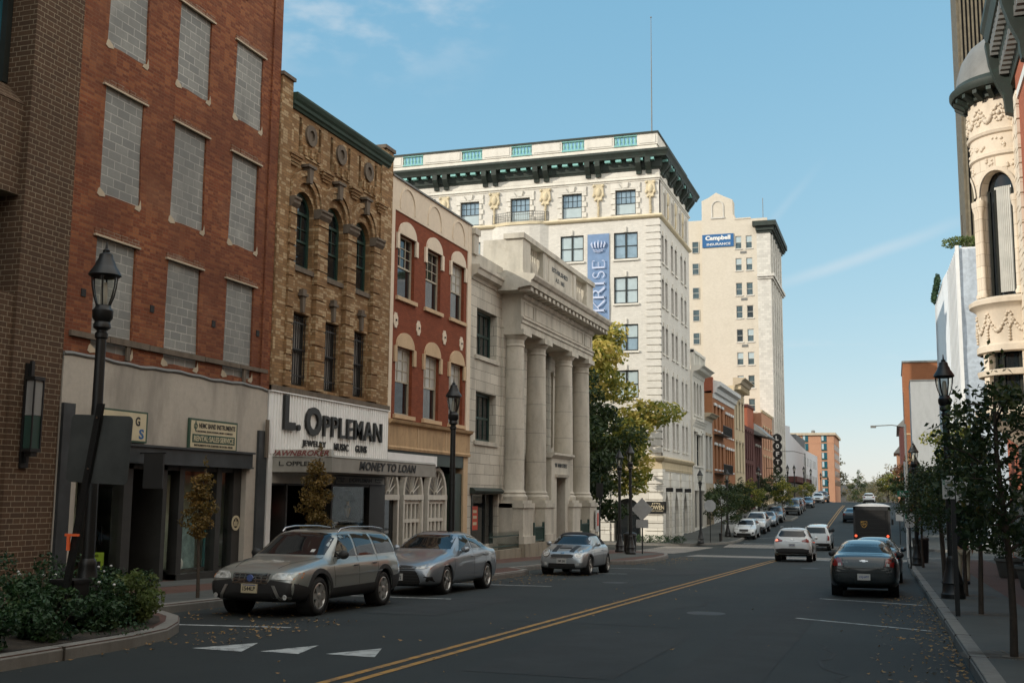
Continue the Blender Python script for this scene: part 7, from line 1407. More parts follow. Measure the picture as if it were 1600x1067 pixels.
def crossover(name, label, paint, x, y, faces, full=True, group=None, h=1.0, plate=None, wheels='alloy'):
    sp = dict(len=4.52, paint=paint, r=.35, arch=.4, axles=(.88, 3.57), spokes=5, rim=.23, inset=.02, rimmat=wheels,
        zt=[(0, .6), (.05, .8), (.15, .9), (.6, 1.0), (1.2, 1.1), (1.3, 1.12), (2.0, 1.58), (2.5, 1.66*h), (3.3, 1.66*h), (4.05, 1.6*h), (4.15, 1.56*h), (4.42, 1.12), (4.48, 1.0), (4.52, .8)],
        zs=[(0, .55), (.15, .8), (.6, .92), (1.3, 1.03), (2.4, 1.06), (4.0, 1.14), (4.4, 1.06), (4.52, .75)],
        wm=[(0, .62), (.05, .76), (.15, .84), (.6, .91), (1.3, .92), (3.8, .92), (4.3, .88), (4.48, .82), (4.52, .76)], wt=[(0, .45), (.15, .6), (1.3, .72), (2.0, .62), (3.3, .62), (4.1, .6), (4.42, .7), (4.52, .62)],
        zb=[(0, .34), (.15, .25), (4.2, .26), (4.48, .36), (4.52, .44)])
    c = Car(name, label, 'car', sp, place(x, y), faces, group, zslope(y)); D = c.decal
    D('windscreen', [(-.70, 1.14), (.70, 1.14), (.6, 1.53), (-.6, 1.53)], 'F', 'car_glass'); D('side_window', [(1.65, 1.13), (2.5, 1.14), (2.5, 1.54), (2.15, 1.52)], 'LR', 'car_glass'); D('side_window', [(2.58, 1.14), (3.35, 1.17), (3.3, 1.53), (2.56, 1.55)], 'LR', 'car_glass'); D('side_window', [(3.44, 1.18), (4.0, 1.25), (3.85, 1.48), (3.4, 1.52)], 'LR', 'car_glass')
    D('rear_window', [(-.6, 1.2), (.6, 1.2), (.66, 1.28), (.54, 1.49), (-.54, 1.49), (-.66, 1.28)], 'B', 'car_glass', .008)
    for q in sp['axles']: D('arch_cladding', arcp(q, 0, .36, .402, .46, -15, 195), 'LR', 'trim_black', .01)
    D('sill_cladding', [(1.35, .26), (3.1, .26), (3.1, .4), (1.35, .4)], 'LR', 'trim_black', .01); c.mirrors(1.75, 1.12, paint, size=(.11, .07, .085))
    c.both('tail_light', [(.44, 1.02), (.5, .96), (.86, .93), (.9, 1.0), (.87, 1.16), (.7, 1.13)], 'B', 'tail_red', .012); D('rear_cladding', [(-.9, .28), (.9, .28), (.88, .58), (.5, .64), (-.5, .64), (-.88, .58)], 'B', 'trim_black', .012)
    c.both('headlight', [(.36, .78), (.8, .8), (.88, .9), (.5, .88)], 'F', 'lamp_glass', .012); D('grille', [(-.34, .66), (.34, .66), (.38, .84), (-.38, .84)], 'F', 'trim_black', .012); D('lower_intake', [(-.6, .32), (.6, .32), (.55, .52), (-.55, .52)], 'F', 'rubber', .012); c.both('fog_housing', [(.6, .44), (.82, .46), (.84, .64), (.7, .6)], 'F', 'trim_black', .014)
    if full:
        c.line([(2.54, .4), (2.54, 1.13)]); c.line([(3.3, .6), (3.42, 1.15)]); c.line([(1.4, .4), (1.45, 1.0)]); c.handles([(2.36, .98), (3.2, 1.0)], paint); m = MB(); D('roof_spoiler', [(-.6, 4.02), (.6, 4.02), (.56, 4.16), (-.56, 4.16)], 'T', paint, .03); D('chrome_bar', [(-.36, .985), (.36, .985), (.36, 1.01), (-.36, 1.01)], 'B', 'chrome', .016)
        for sg in (-1, 1): m = MB(); m.tube([(sg*.6, 2.1, 1.6), (sg*.6, 2.3, 1.69), (sg*.6, 3.6, 1.69), (sg*.59, 3.8, 1.62)], .018, 6); part('roof_rail', m, 'lead', c.root, smooth=50, local=True)
        m = MB(); m.tube([(0.04, 3.9, 1.6), (.04, 4.0, 1.74)], .012, 5); part('aerial', m, 'rubber', c.root, local=True)
    if plate: c.plate('B', .8, plate, 'plate', 'plate_blue', w=.31, h=.15)
    return c
c = crossover('crossover', 'silver white crossover driving away at the crossing with its left tail lamp lit', 'white_car', -4.5, 53.6+4.4, -1, plate='WKT 3309'); c.decal('brake_lamp', [(.66, 1.0), (.84, .97), (.85, 1.06), (.7, 1.08)], 'B', 'brake', .02); c.decal('badge', [(-.09, 1.07), (0, 1.05), (.09, 1.07), (0, 1.1)], 'B', 'chrome', .014)
c = crossover('crossover', 'white crossover facing the camera, first in the far row, its kerb side door open', 'white_car', -11.0, 88.3, 1, full=False, h=.97)
c.plate('F', .58, 'UBZ 771'); m = MB(); m.box(-1.78, -.93, 1.72, 1.8, .42, 1.12); m.box(-1.7, -1.65, 1.73, 1.79, 1.12, 1.5); m.box(-.98, -.93, 1.73, 1.79, 1.12, 1.5); m.box(-1.65, -.98, 1.73, 1.79, 1.45, 1.5); part('open_door', m, 'white_car', c.root, local=True)
def pickup(name, label, paint, x, y, faces, group=None, cap=False, s=1.0):
    sp = dict(len=5.6, paint=paint, r=.4, arch=.46, axles=(1.0, 4.4), spokes=6, rim=.24, inset=.03, tw=.26,
        zt=[(0, .7), (.05, 1.0), (.12, 1.1), (.6, 1.18), (1.5, 1.24), (1.62, 1.26), (2.25, 1.78), (2.6, 1.86), (3.4, 1.86)]+([(5.2, 1.86), (5.45, 1.8), (5.56, 1.2), (5.6, .8)] if cap else [(3.62, 1.82), (3.78, 1.3), (3.86, 1.26), (5.5, 1.27), (5.57, 1.22), (5.6, .8)]),
        zs=[(0, .65), (.12, .98), (.6, 1.08), (1.6, 1.18), (3.6, 1.22), (5.5, 1.23), (5.57, 1.15), (5.6, .75)],
        wm=[(0, .8), (.05, .92), (.12, .96), (.6, .98), (5.4, .98), (5.57, .94), (5.6, .9)], wt=[(0, .7), (.12, .78), (1.6, .82), (2.25, .7), (3.4, .7)]+([(5.4, .72), (5.6, .8)] if cap else [(3.62, .72), (3.86, .9), (5.6, .86)]), zb=[(0, .45), (.12, .38), (5.4, .4), (5.6, .5)])
    c = Car(name, label, 'pickup', sp, place(x, y), faces, group, zslope(y)); D = c.decal
    D('windscreen', [(-.78, 1.29), (.78, 1.29), (.68, 1.74), (-.68, 1.74)], 'F', 'car_glass'); D('side_window', [(1.95, 1.28), (2.75, 1.29), (2.75, 1.74), (2.4, 1.73)], 'LR', 'car_glass'); D('side_window', [(2.84, 1.29), (3.5, 1.3), (3.45, 1.73), (2.82, 1.74)], 'LR', 'car_glass')
    if cap: D('side_window', [(3.7, 1.32), (5.15, 1.32), (5.1, 1.7), (3.7, 1.72)], 'LR', 'car_glass')
    D('rear_window', [(-.68, 1.34), (.68, 1.34), (.62, 1.74), (-.62, 1.74)], 'B', 'car_glass', .008)
    c.both('tail_light', [(.76, .85), (.92, .85), (.92, 1.2), (.78, 1.2)], 'B', 'tail_red', .012); D('rear_bumper', [(-.93, .44), (.93, .44), (.93, .66), (-.93, .66)], 'B', 'trim_black', .05); c.line([(-.72, .7), (-.72, 1.2)], 'B'); c.line([(.72, .7), (.72, 1.2)], 'B'); D('tailgate_handle', [(-.1, 1.0), (.1, 1.0), (.1, 1.07), (-.1, 1.07)], 'B', 'trim_black', .012)
    c.both('headlight', [(.5, .9), (.9, .9), (.92, 1.04), (.52, 1.04)], 'F', 'lamp_glass', .012); D('grille', [(-.48, .82), (.48, .82), (.48, 1.04), (-.48, 1.04)], 'F', 'trim_black', .014); D('grille_bar', [(-.48, .92), (.48, .92), (.48, .96), (-.48, .96)], 'F', 'chrome', .024); D('front_bumper', [(-.93, .46), (.93, .46), (.93, .66), (-.93, .66)], 'F', 'chrome' if not cap else 'trim_black', .04); c.mirrors(1.95, 1.34, 'trim_black', size=(.13, .07, .14)); c.line([(2.8, .5), (2.8, 1.28)]); c.line([(1.8, .5), (1.85, 1.15)]); c.line([(3.6, .6), (3.6, 1.25)])
    return c
c = pickup('pickup_truck', 'white pickup with dark rear glass driving away just beyond the crossing', 'white_car', -4.95, 77.2+5.5, -1, cap=True); c.plate('B', .56, 'TBX 419', w=.31, h=.15)
pickup('pickup_truck', 'white pickup parked right behind the white crossover on the far left', 'white_car', -11.0, 95.0, 1)
def simple(name, label, paint, x, y, faces, kind='sedan', group=None):
    """far cars: the same shell with glass and lamps"""
    if kind == 'suv': return crossover(name, label, paint, x, y, faces, full=False, group=group)
    sp = dict(SEDAN_SP); sp['paint'] = paint; c = Car(name, label, 'car', sp, place(x, y), faces, group, zslope(y)); D = c.decal
    D('rear_window', [(-.64, 1.125), (.64, 1.125), (.52, 1.345), (-.52, 1.345)], 'B', 'car_glass', .008); D('side_window', [(1.85, 1.0), (2.65, 1.01), (2.62, 1.33), (2.25, 1.32)], 'LR', 'car_glass'); D('side_window', [(2.73, 1.02), (3.55, 1.05), (3.25, 1.27), (2.7, 1.335)], 'LR', 'car_glass'); D('windscreen', [(-.66, 1.03), (.66, 1.03), (.54, 1.34), (-.54, 1.34)], 'F', 'car_glass')
    c.both('tail_light', [(.50, .79), (.82, .77), (.83, .95), (.54, .94)], 'B', 'tail_red', .012); c.both('headlight', [(.4, .6), (.78, .62), (.8, .72), (.5, .7)], 'F', 'lamp_glass', .012); D('grille', [(-.32, .5), (.32, .5), (.34, .64), (-.34, .64)], 'F', 'trim_black', .012); D('bumper_intake', [(-.6, .28), (.6, .28), (.55, .42), (-.55, .42)], 'F', 'rubber', .01); c.mirrors(1.9, 1.0, paint); return c
simple('sedan', 'dark blue sedan parked just ahead of the black green sedan', 'blue_teal', -.62, 35.6+4.5, -1)
simple('sedan', 'pale silver sedan parked behind the white pickup on the far left', 'silver', -11.0, 104.5, 1); simple('hatchback', 'dark car parked behind the pale silver sedan', 'black_car', -11.0, 111.0, 1, 'suv')
pickup('pickup_truck', 'dark navy pickup parked just past the planted kerb bulge', 'navy_car', -10.6, 126, 1); simple('crossover', 'dark red crossover parked behind the navy pickup', 'maroon_car', -10.8, 135, 1, 'suv'); simple('sedan', 'dark blue sedan parked up the hill behind the dark red crossover', 'navy_car', -10.4, 146, 1)
simple('hatchback', 'small white car near the crest half hidden by a bush', 'white_car', -10.6, 171, 1, 'suv'); pickup('pickup_truck', 'dark blue pickup parked at the crest of the hill', 'navy_car', -10.4, 178, 1)
simple('sedan', 'dark car driving away up the hill with its tail lamps lit', 'navy_car', -4.0, 118, -1); simple('crossover', 'white crossover at the crest of the hill on the right', 'white_car', -3.4, 172, -1, 'suv')
def delivery_truck():
    Y = 78.0; x0, x1 = -2.62, -.28; zb = zg(Y); r = thing('delivery_truck', 'dark brown box delivery van seen from behind with a pale roof', 'delivery truck', ((x0+x1)/2, Y, zb)); z = lambda v: zb+v
    m = MB(); m.hexa([(x0, Y, z(.55)), (x1, Y, z(.55)), (x1, Y+6.2, z(.55)), (x0, Y+6.2, z(.55))], [(x0+.04, Y, z(2.9)), (x1-.04, Y, z(2.9)), (x1-.04, Y+6.2, z(2.9)), (x0+.04, Y+6.2, z(2.9))]); m.box(x0+.2, x1-.2, Y+6.2, Y+7.2, z(.55), z(1.5)); part('body', m, 'truck_brown', r)
    m = MB(); n = 8; V = []
    for yy in (Y-.08, Y+6.3):
        for i in range(n+1): u = i/n; V.append((x0-.01+(x1-x0+.02)*u, yy, z(2.9)+.2*math.sin(math.pi*u)**.6))
    m.add(V, [(i, i+1, n+2+i, n+1+i) for i in range(n)]+[tuple(range(n+1)), tuple(range(n+1, 2*n+2)), (0, n, 2*n+1, n+1)]); part('roof', m, 'truck_roof', r)
    d = part('rear_door', MB().box(x0+.32, x1-.32, Y-.03, Y, z(.8), z(2.6)), 'truck_brown', r); m = MB()
    for k in range(6): m.box(x0+.36, x1-.36, Y-.045, Y-.03, z(.95+.28*k), z(.97+.28*k))
    part('door_slats', m, 'trim_black', d)
    m = MB()
    for a, b in ((x0+.02, x0+.14), (x1-.14, x1-.02)): m.box(a, b, Y-.03, Y, z(.6), z(2.85))
    m.box(x0+.02, x1-.02, Y-.03, Y, z(2.66), z(2.85)); part('corner_post', m, 'trim_black', r); part('bumper', MB().box(x0, x1, Y-.18, Y, z(.42), z(.62)), 'trim_black', r)
    f = lambda s, dd, zz: (s, Y-.03-dd, z(zz)); cx = x0+.68; m = MB(); m.prism([(cx-.2, 1.95), (cx+.2, 1.95), (cx+.2, 1.72), (cx+.12, 1.58), (cx, 1.5), (cx-.12, 1.58), (cx-.2, 1.72)], 0, .012, f); s = part('shield_emblem', m, 'ups_gold', r); m = MB(); m.prism([(cx-.17, 1.86), (cx+.17, 1.93), (cx+.17, 1.72), (cx, 1.54), (cx-.17, 1.72)], .012, .016, f); part('shield_field', m, 'truck_brown', s); part('lettering', text_mb('ups', .26, .16, lambda a, dd, zz: f(cx-.13+a, .016+dd, 1.66+zz), .003, bold=.03), 'ups_gold', s)
    for a in (x0+.16, x1-.2):
        m = MB(); m.lathe([(.085, Y-.05), (.085, Y-.07), (0, Y-.075)], (a, 0, z(1.0)), 12, 'y'); part('tail_lamp', m, 'red_lamp', r)
    for a, o in ((x0+.02, 1), (x1-.02, -1)):
        for yy in (Y+1.2, Y+5.9): m = MB(); m.lathe([(.2, 0), (.4, .02), (.42, .06), (.42, .2), (.2, .26)], (0, 0, 0), 20, 'x'); m.v = [(a+o*q[0], yy+q[1], z(.42)+q[2]) for q in m.v]; part('wheel', m, 'rubber', r, smooth=40)
    m = MB(); m.box(x0-.16, x0-.02, Y+6.5, Y+6.56, z(1.6), z(2.0)); m.box(x1+.02, x1+.16, Y+6.5, Y+6.56, z(1.6), z(2.0)); part('wing_mirror', m, 'trim_black', r); part('number_plate', MB().box(x0+.3, x0+.62, Y-.2, Y-.19, z(.48), z(.6)), 'plate', r)
delivery_truck()

# ---------------------------------------------------------------- street furniture
def lamp_proto():
    r = thing('street_lamp', 'x', 'street lamp', (0, 0, 0)); m = MB()
    m.lathe([(.25, 0), (.25, .1), (.22, .14), (.21, .3), (.23, .33), (.2, .4), (.14, .62), (.115, .8), (.12, .84), (.09, .9)], (0, 0, 0), 16); part('base', m, 'dark_metal', r, smooth=35, local=True)
    m = MB(); m.lathe([(.085, .88), (.07, 3.9), (.09, 3.92), (.09, 3.98), (.068, 4.0), (.068, 4.02)], (0, 0, 0), 14); m.lathe([(.075, 2.4), (.08, 2.42), (.08, 2.46), (.075, 2.48)], (0, 0, 0), 14); part('pole', m, 'dark_metal', r, smooth=35, local=True)
    m = MB(); m.lathe([(.07, 4.02), (.12, 4.06), (.12, 4.1), (.1, 4.14), (.14, 4.2), (.145, 4.3), (.11, 4.34), (.1, 4.38)], (0, 0, 0), 14); part('collar', m, 'dark_metal', r, smooth=35, local=True)
    h = MB()
    for k in range(6):
        a = math.pi*2*k/6; c, s = math.cos(a), math.sin(a); h.tube([(.09*c, .09*s, 4.36), (.14*c, .14*s, 4.5), (.17*c, .17*s, 4.64), (.18*c, .18*s, 4.78)], .012, 5)
    h.lathe([(.175, 4.77), (.2, 4.78), (.225, 4.8), (.21, 4.84), (.165, 4.91), (.14, 4.95), (.13, 4.99), (.1, 5.04), (.09, 5.1), (.045, 5.13), (.05, 5.16), (.02, 5.18), (.006, 5.29)], (0, 0, 0), 18); q = part('lantern', h, 'dark_metal', r, smooth=35, local=True)
    m = MB(); m.lathe([(.085, 4.37), (.13, 4.52), (.16, 4.66), (.17, 4.77)], (0, 0, 0), 14); part('lantern_glass', m, 'lantern_glass', q, smooth=50, local=True); m = MB(); m.lathe([(.04, 4.38), (.05, 4.42), (.05, 4.62), (.03, 4.7)], (0, 0, 0), 10); part('bulb', m, 'off_white', q, smooth=50, local=True)
    return r
LP = lamp_proto(); first = [True]
def lamp(x, y, label, s=1.0, dz=.15, group='street lamps along both pavements'):
    o = LP if first[0] else copy_tree(LP); first[0] = False; o.location = (x, y, zg(y)+dz); o.scale = (s, s, s); o['label'] = label; o['group'] = group; return o
lamp(-10.4, 12.9, 'black lantern street lamp behind the blank sign, nearest on the left'); lamp(-11.25, 28.4, 'black lantern street lamp in front of the red painted brick building'); lamp(-12.0, 53.5, 'black lantern street lamp at the kerb beside the bank corner'); lamp(-13.1, 81, 'black lantern street lamp by the octagonal sign at the cream corner building'); lamp(-12.3, 89, 'black lantern street lamp in front of the orange brick building'); lamp(-12.4, 111.5, 'black lantern street lamp in front of the yellow and maroon buildings')
for k, y in enumerate((146, 156, 173, 188, 214, 238)): lamp(-12.6, y, ('street lamp just past the disc sign', 'second street lamp past the disc sign', 'street lamp at the canopy of the pale building', 'street lamp against the pale building wall', 'street lamp before the peach hotel', 'farthest street lamp before the peach hotel')[k])
lamp(1.13, 26.5, 'black lantern street lamp with parking signs, nearest on the right'); lamp(.78, 48, 'black lantern street lamp behind the street name sign on the right', .93); lamp(1.0, 58, 'street lamp near the right corner half hidden by trees', .95); lamp(1.5, 88, 'street lamp on the right past the side street'); lamp(1.4, 105, 'farther street lamp on the right past the side street')
lamp(-13.4, 57.2, 'street lamp on the side street behind the bank corner lamp')
def traffic_sign():
    r = thing('traffic_sign', 'blank back of a square sign on a leaning post in the planted bed', 'sign', (-10.12, 12.0, -.2)); y = 12.0
    b = Vector((-10.12, 12.0, -.4)); t = Vector((-9.62, 12.0, 2.78)); m = MB(); q = (t-b).normalized(); 
    m.hexa([b+Vector(v) for v in ((-.045, -.02, 0), (.045, -.02, 0), (.045, .03, 0), (-.045, .03, 0))], [t+Vector(v) for v in ((-.045, -.02, 0), (.045, -.02, 0), (.045, .03, 0), (-.045, .03, 0))]); p = part('post', m, 'dark_metal', r)
    m = MB()
    for k in range(30): c = b+(t-b)*(k+.5)/30; m.lathe([(.012, -.024), (.0, -.0245)], (c.x, c.y, c.z), 6, 'y')
    part('post_holes', m, 'rubber', p)
    cx, cz, w, h, cr = -9.64, 2.2, .475, .435, .07; P = []
    for sx, sz, a0 in ((1, -1, -90), (1, 1, 0), (-1, 1, 90), (-1, -1, 180)):
        for k in range(5): a = R(a0+22.5*k); P.append((cx+sx*(w-cr)+cr*math.cos(a), cz+sz*(h-cr)+cr*math.sin(a)))
    ang = R(2.5); P = [(cx+(x-cx)*math.cos(ang)+(z-cz)*math.sin(ang), cz-(x-cx)*math.sin(ang)+(z-cz)*math.cos(ang)) for x, z in P]
    part('sign_plate', MB().prism(P, -.05, -.042, lambda s, d, z: (s, 12.0-d, z)), 'sign_back', r)
    m = MB()
    for z in (1.95, 2.6): m.lathe([(.016, 11.965), (.016, 11.972)], (-9.7+.14*(z-2.2), 0, z), 8, 'y')
    part('bolt', m, 'chrome', r)
    m = MB(); m.box(-10.0, -9.78, 11.93, 11.945, 1.1, 1.13); m.box(-9.96, -9.92, 11.925, 11.95, .92, 1.12); solo('flagging_tape', m, 'tape_orange', 'bright orange tape tied round the leaning sign post', 'tape', base=(-9.9, 11.94, .92))
traffic_sign()
solo('utility_cabinet', MB().box(-10.3, -9.95, 12.1, 12.4, -.2, .5).box(-10.32, -9.93, 12.08, 12.42, .5, .54), 'dark_metal', 'low black utility box among the shrubs under the leaning sign', 'box', base=(-10.12, 12.25, -.2))
def post_sign(name, label, x, y, h, plates, post='dark_metal', dz=.15):
    z0 = zg(y)+dz; r = thing(name, label, 'sign', (x, y, z0)); m = MB(); m.box(x-.03, x+.03, y-.02, y+.02, z0, z0+h); part('post', m, post, r)
    for (pts, z, mat, th) in plates: part('sign_plate', MB().prism([(x+a, z0+z+b) for a, b in pts], .03, .04, lambda s, d, zz: (s, y-d, zz)), mat, r)
    return r, z0
oc = lambda q: [(q*math.cos(R(22.5+45*i)), q*math.sin(R(22.5+45*i))) for i in range(8)]
sq = lambda w, h: [(-w, -h), (w, -h), (w, h), (-w, h)]
post_sign('traffic_sign', 'pale back of a diamond sign beside the bank corner lamp', -11.75, 55, 2.7, [([(0, -.55), (.55, 0), (0, .55), (-.55, 0)], 2.15, 'grey_wall', .01), (sq(.3, .2), 1.45, 'grey_wall', .01)]); post_sign('traffic_sign', 'pale back of an octagonal stop sign across the side street', -12.6, 82.2, 3.0, [(oc(.45), 2.6, 'grey_wall', .01)])
post_sign('pedestrian_signal_post', 'thin black post with a small dark signal head in front of the bank entrance', -12.5, 49.5, 3.2, [(sq(.16, .32), 2.9, 'dark_metal', .01)]); 
solo('bollard', MB().lathe([(.09, 0), (.09, .5), (.11, .52), (.11, .58), (.03, .62)], (-12.1, 83.6, zg(83.6)+.15), 10), 'dark_metal', 'short black bollard beside the corner lamp across the side street', 'bollard', base=(-12.1, 83.6, zg(83.6)+.15), smooth=35)
solo('litter_bin', MB().lathe([(.26, 0), (.3, .1), (.32, .85), (.36, .88), (.34, .96), (.15, 1.05), (.02, 1.07)], (-12.5, 55.6, zg(55.6)+.15), 16), 'dark_metal', 'black litter bin beside the bank corner lamp', 'litter bin', base=(-12.5, 55.6, zg(55.6)+.15), smooth=35)
# right-hand signs
def parking_signs():
    y = 21.3; x = .97; z0 = zg(y)+.15; r = thing('parking_sign', 'two white and green parking signs on a black post at the right kerb', 'sign', (x, y, z0)); part('post', MB().box(x-.04, x+.04, y-.03, y+.03, z0, 2.08), 'dark_metal', r)
    f = lambda s, d, z: (s, y-.05-d, z)
    def plate(x0, x1, z0_, z1, skew, ink, parts):
        p = part('sign_plate', MB().hexa([f(x0, 0, z0_), f(x1, 0, z0_+skew), f(x1, 0, z1+skew), f(x0, 0, z1)], [f(x0, .012, z0_), f(x1, .012, z0_+skew), f(x1, .012, z1+skew), f(x0, .012, z1)]), 'plate', r)
        for t, a, w, b, h in parts: part('lettering', text_mb(t, w, h, lambda s, d, z: f(a+s, .012+d, b+z+skew*.5), .003, bold=.02), ink, p)
        return p
    p = plate(.80, 1.0, 1.68, 2.08, .0, 'sign_green', [('PARKING', .86, .12, 1.95, .035), ('MON THRU', .835, .14, 1.895, .03), ('FRI 8AM', .835, .14, 1.85, .03), ('TO 6PM', .835, .14, 1.805, .03)]); part('sign_band', MB().box(.81, .85, y-.067, y-.062, 1.93, 2.07), 'street_green', p)
    m = MB(); m.prism([(.82, 1.735), (.86, 1.77), (.86, 1.745), (.97, 1.745), (.97, 1.725), (.86, 1.725), (.86, 1.7)], .012, .016, f); part('arrow', m, 'sign_green', p); part('lettering', text_mb('2', .03, .09, lambda s, d, z: f(.815+s, .018+d, 1.955+z), .002, bold=.02), 'plate', p)
    p = plate(1.02, 1.22, 1.58, 1.98, .0, 'red_letter', [('NO', 1.07, .08, 1.9, .05), ('PARKING', 1.04, .16, 1.84, .04), ('TUE 2AM', 1.045, .14, 1.79, .03), ('TO 6AM', 1.045, .14, 1.745, .03)]); m = MB(); m.prism([(1.2, 1.635), (1.16, 1.67), (1.16, 1.645), (1.05, 1.645), (1.05, 1.625), (1.16, 1.625), (1.16, 1.6)][::-1], .012, .016, f); part('arrow', m, 'red_letter', p)
parking_signs()
def street_sign():
    y = 61; x = .55; z0 = zg(y)+.15; r = thing('street_name_sign', 'green street name sign on a white pole at the right corner', 'sign', (x, y, z0)); part('pole', MB().lathe([(.045, z0), (.045, 3.6)], (x, y, 0), 10), 'white_paint', r); p = part('sign_plate', MB().box(x-.4, x+.45, y-.06, y-.04, 1.82, 2.13), 'street_green', r); part('lettering', text_mb('Ninth', .6, .2, lambda s, d, z: (x-.28+s, y-.06-d, 1.88+z), .004, bold=.01), 'plate', p)
    p = part('stop_sign', MB().prism([(x+.1+a, 1.35+b) for a, b in oc(.32)], 0.05, .06, lambda s, d, z: (s, y-d, z)), 'red_sign', r) if 0 else None
street_sign()
r_, z_ = post_sign('traffic_sign', 'small red and white signs on a black post beyond the dark sedan', .5, 44.5, 2.3, [(sq(.17, .26), 1.75, 'plate', .01)]); part('sign_band', MB().box(.35, .42, 44.455, 44.459, z_+1.8, z_+1.98), 'street_green', r_)
post_sign('traffic_sign', 'red stop sign half hidden behind the right-hand trees', 1.0, 60, 2.5, [(oc(.38), 2.2, 'red_sign', .01)]); post_sign('traffic_sign', 'pale blank sign at the far right corner', .3, 84, 2.4, [(sq(.25, .35), 2.0, 'plate', .01)])
solo('litter_bin', MB().lathe([(.28, 0), (.3, .1), (.33, .95), (.36, .98), (.34, 1.06), (.15, 1.15), (.02, 1.17)], (1.0, 52, zg(52)+.15), 16), 'dark_metal', 'black litter bin at the right kerb behind the parked cars', 'litter bin', base=(1.0, 52, zg(52)+.15), smooth=35)
m = MB(); m.tube([(.95, 88, 7.0), (0, 88, 7.15), (-1.2, 88, 7.1)], .04, 5); m.tube([(.95, 88, -1.5), (.95, 88, 7.2)], .07, 6); m.box(-1.5, -1.1, 87.9, 88.1, 6.95, 7.12); solo('camera_mast', m, 'lead', 'thin grey mast with a long arm over the street on the right', 'mast', base=(.95, 88, -1.5))
m = MB(); m.tube([(-12, 168, 1.1), (-12, 168, 8.2)], .09, 6); m.tube([(-12, 168, 8.1), (-13.5, 168, 8.5), (-15.2, 168, 8.5)], .05, 5); m.box(-15.8, -15.1, 167.9, 168.1, 8.42, 8.54); solo('cobra_lamp', m, 'lead', 'tall plain street light with a curved arm before the pale building', 'street light', base=(-12, 168, 1.1))
# ---------------------------------------------------------------- trees and plants
def leaves(name, mat, parent, clumps, n, size, seed, bias=None, up=.3, local=False):
    """many leaf-sized faces spread through clumps (centre, radius); the attribute 'leaf' picks each leaf's own colour"""
    g = random.Random(seed); mb = MB(); at = []; tot = sum(r_[0]*r_[1]*r_[2] for c, r_ in clumps)**1.0; wts = [(r_[0]*r_[1]*r_[2])**.75 for c, r_ in clumps]; W = sum(wts)
    for (c, r_), w in zip(clumps, wts):
        cc = g.gauss(0, .16)
        for _ in range(max(3, int(n*w/W))):
            while True:
                u = Vector((g.uniform(-1, 1), g.uniform(-1, 1), g.uniform(-1, 1)))
                if .15 < u.length < 1: break
            u = u.normalized()*(u.length**.45)*g.uniform(.75, 1.08); p = Vector((c[0]+u.x*r_[0], c[1]+u.y*r_[1], c[2]+u.z*r_[2]))
            nrm = (Vector((g.gauss(0, 1), g.gauss(0, 1), g.gauss(0, 1)+up*2))+u*.6).normalized(); t = nrm.cross(Vector((g.gauss(0, 1), g.gauss(0, 1), g.gauss(0, 1)))).normalized(); b = nrm.cross(t); s = size*g.uniform(.6, 1.3)
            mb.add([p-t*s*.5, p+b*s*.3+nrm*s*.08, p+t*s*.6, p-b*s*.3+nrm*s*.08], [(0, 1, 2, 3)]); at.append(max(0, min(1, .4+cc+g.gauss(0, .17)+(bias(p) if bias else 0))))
    o_ = (0, 0, 0) if parent is None or local else off(parent); me = bpy.data.meshes.new(name); me.from_pydata([(v[0]-o_[0], v[1]-o_[1], v[2]-o_[2]) for v in mb.v], [], mb.f)
    a = me.attributes.new('leaf', 'FLOAT', 'FACE'); a.data.foreach_set('value', at); me.materials.append(MATS[mat]); o = bpy.data.objects.new(name, me); COL.objects.link(o)
    if parent is not None: o.parent = parent
    return o
def tree(name, label, x, y, h, spread, seed, mat, n, size, tr=.05, clear=.4, dz=.15, group=None, bias=None, cat='tree', shape='egg', lean=0, nb=10, up=.3, gaps=.42, ztop=None, z0=None):
    g = random.Random(seed); z0 = zg(y)+dz if z0 is None else z0; r = thing(name, label, cat, (x, y, z0), group); m = MB(); P = []; k = 7; a0 = g.uniform(0, 6)
    for i in range(k+1): u = i/k; P.append(Vector((x+lean*u*h+.03*h*math.sin(a0+u*4)*u, y+.03*h*math.cos(a0*1.3+u*3)*u, z0+u*h*.86)))
    m.tube(P, [tr*(1-.8*i/k)+.008 for i in range(k+1)], 8); cl = []
    for i in range(nb):
        u = clear+(1-clear)*(i+.5)/nb*.95; q = P[min(k-1, int(u*k*.98))].lerp(P[min(k, int(u*k*.98)+1)], (u*k*.98) % 1); a = g.uniform(0, 2*math.pi) if i else 0; a = i*2.4+g.uniform(-.5, .5); v = (u-clear)/(1-clear)
        prof = {'egg': math.sin(math.pi*min(1, .18+v*.86))**.7, 'col': .75*math.sin(math.pi*min(1, .15+v*.85))**.5, 'cone': (1-v)**.75+.08, 'wide': math.sin(math.pi*min(1, .25+v*.75))**.5}[shape]; ln = spread*prof*g.uniform(.7, 1.1)
        e = q+Vector((math.cos(a)*ln, math.sin(a)*ln, ln*g.uniform(.15, .6))); md = q.lerp(e, .5)+Vector((0, 0, ln*.1)); m.tube([q, md, e], [tr*.35*(1-v*.6)+.004, tr*.2+.004, .004], 5)
        for _ in range(3): s = e.lerp(q, g.uniform(.0, .45)); rr = spread*g.uniform(.24, gaps)*(.55+.6*prof); cl.append(((s.x+g.gauss(0, .1)*spread, s.y+g.gauss(0, .1)*spread, s.z+g.gauss(0, .08)*spread), (rr, rr, rr*g.uniform(.45, .75))))
    cl.append(((P[-1].x, P[-1].y, P[-1].z+.04*h), (spread*.22, spread*.22, h*.08))); part('trunk', m, 'bark', r, smooth=60); leaves('crown', mat, r, cl, n, size, seed+1, bias, up); return r
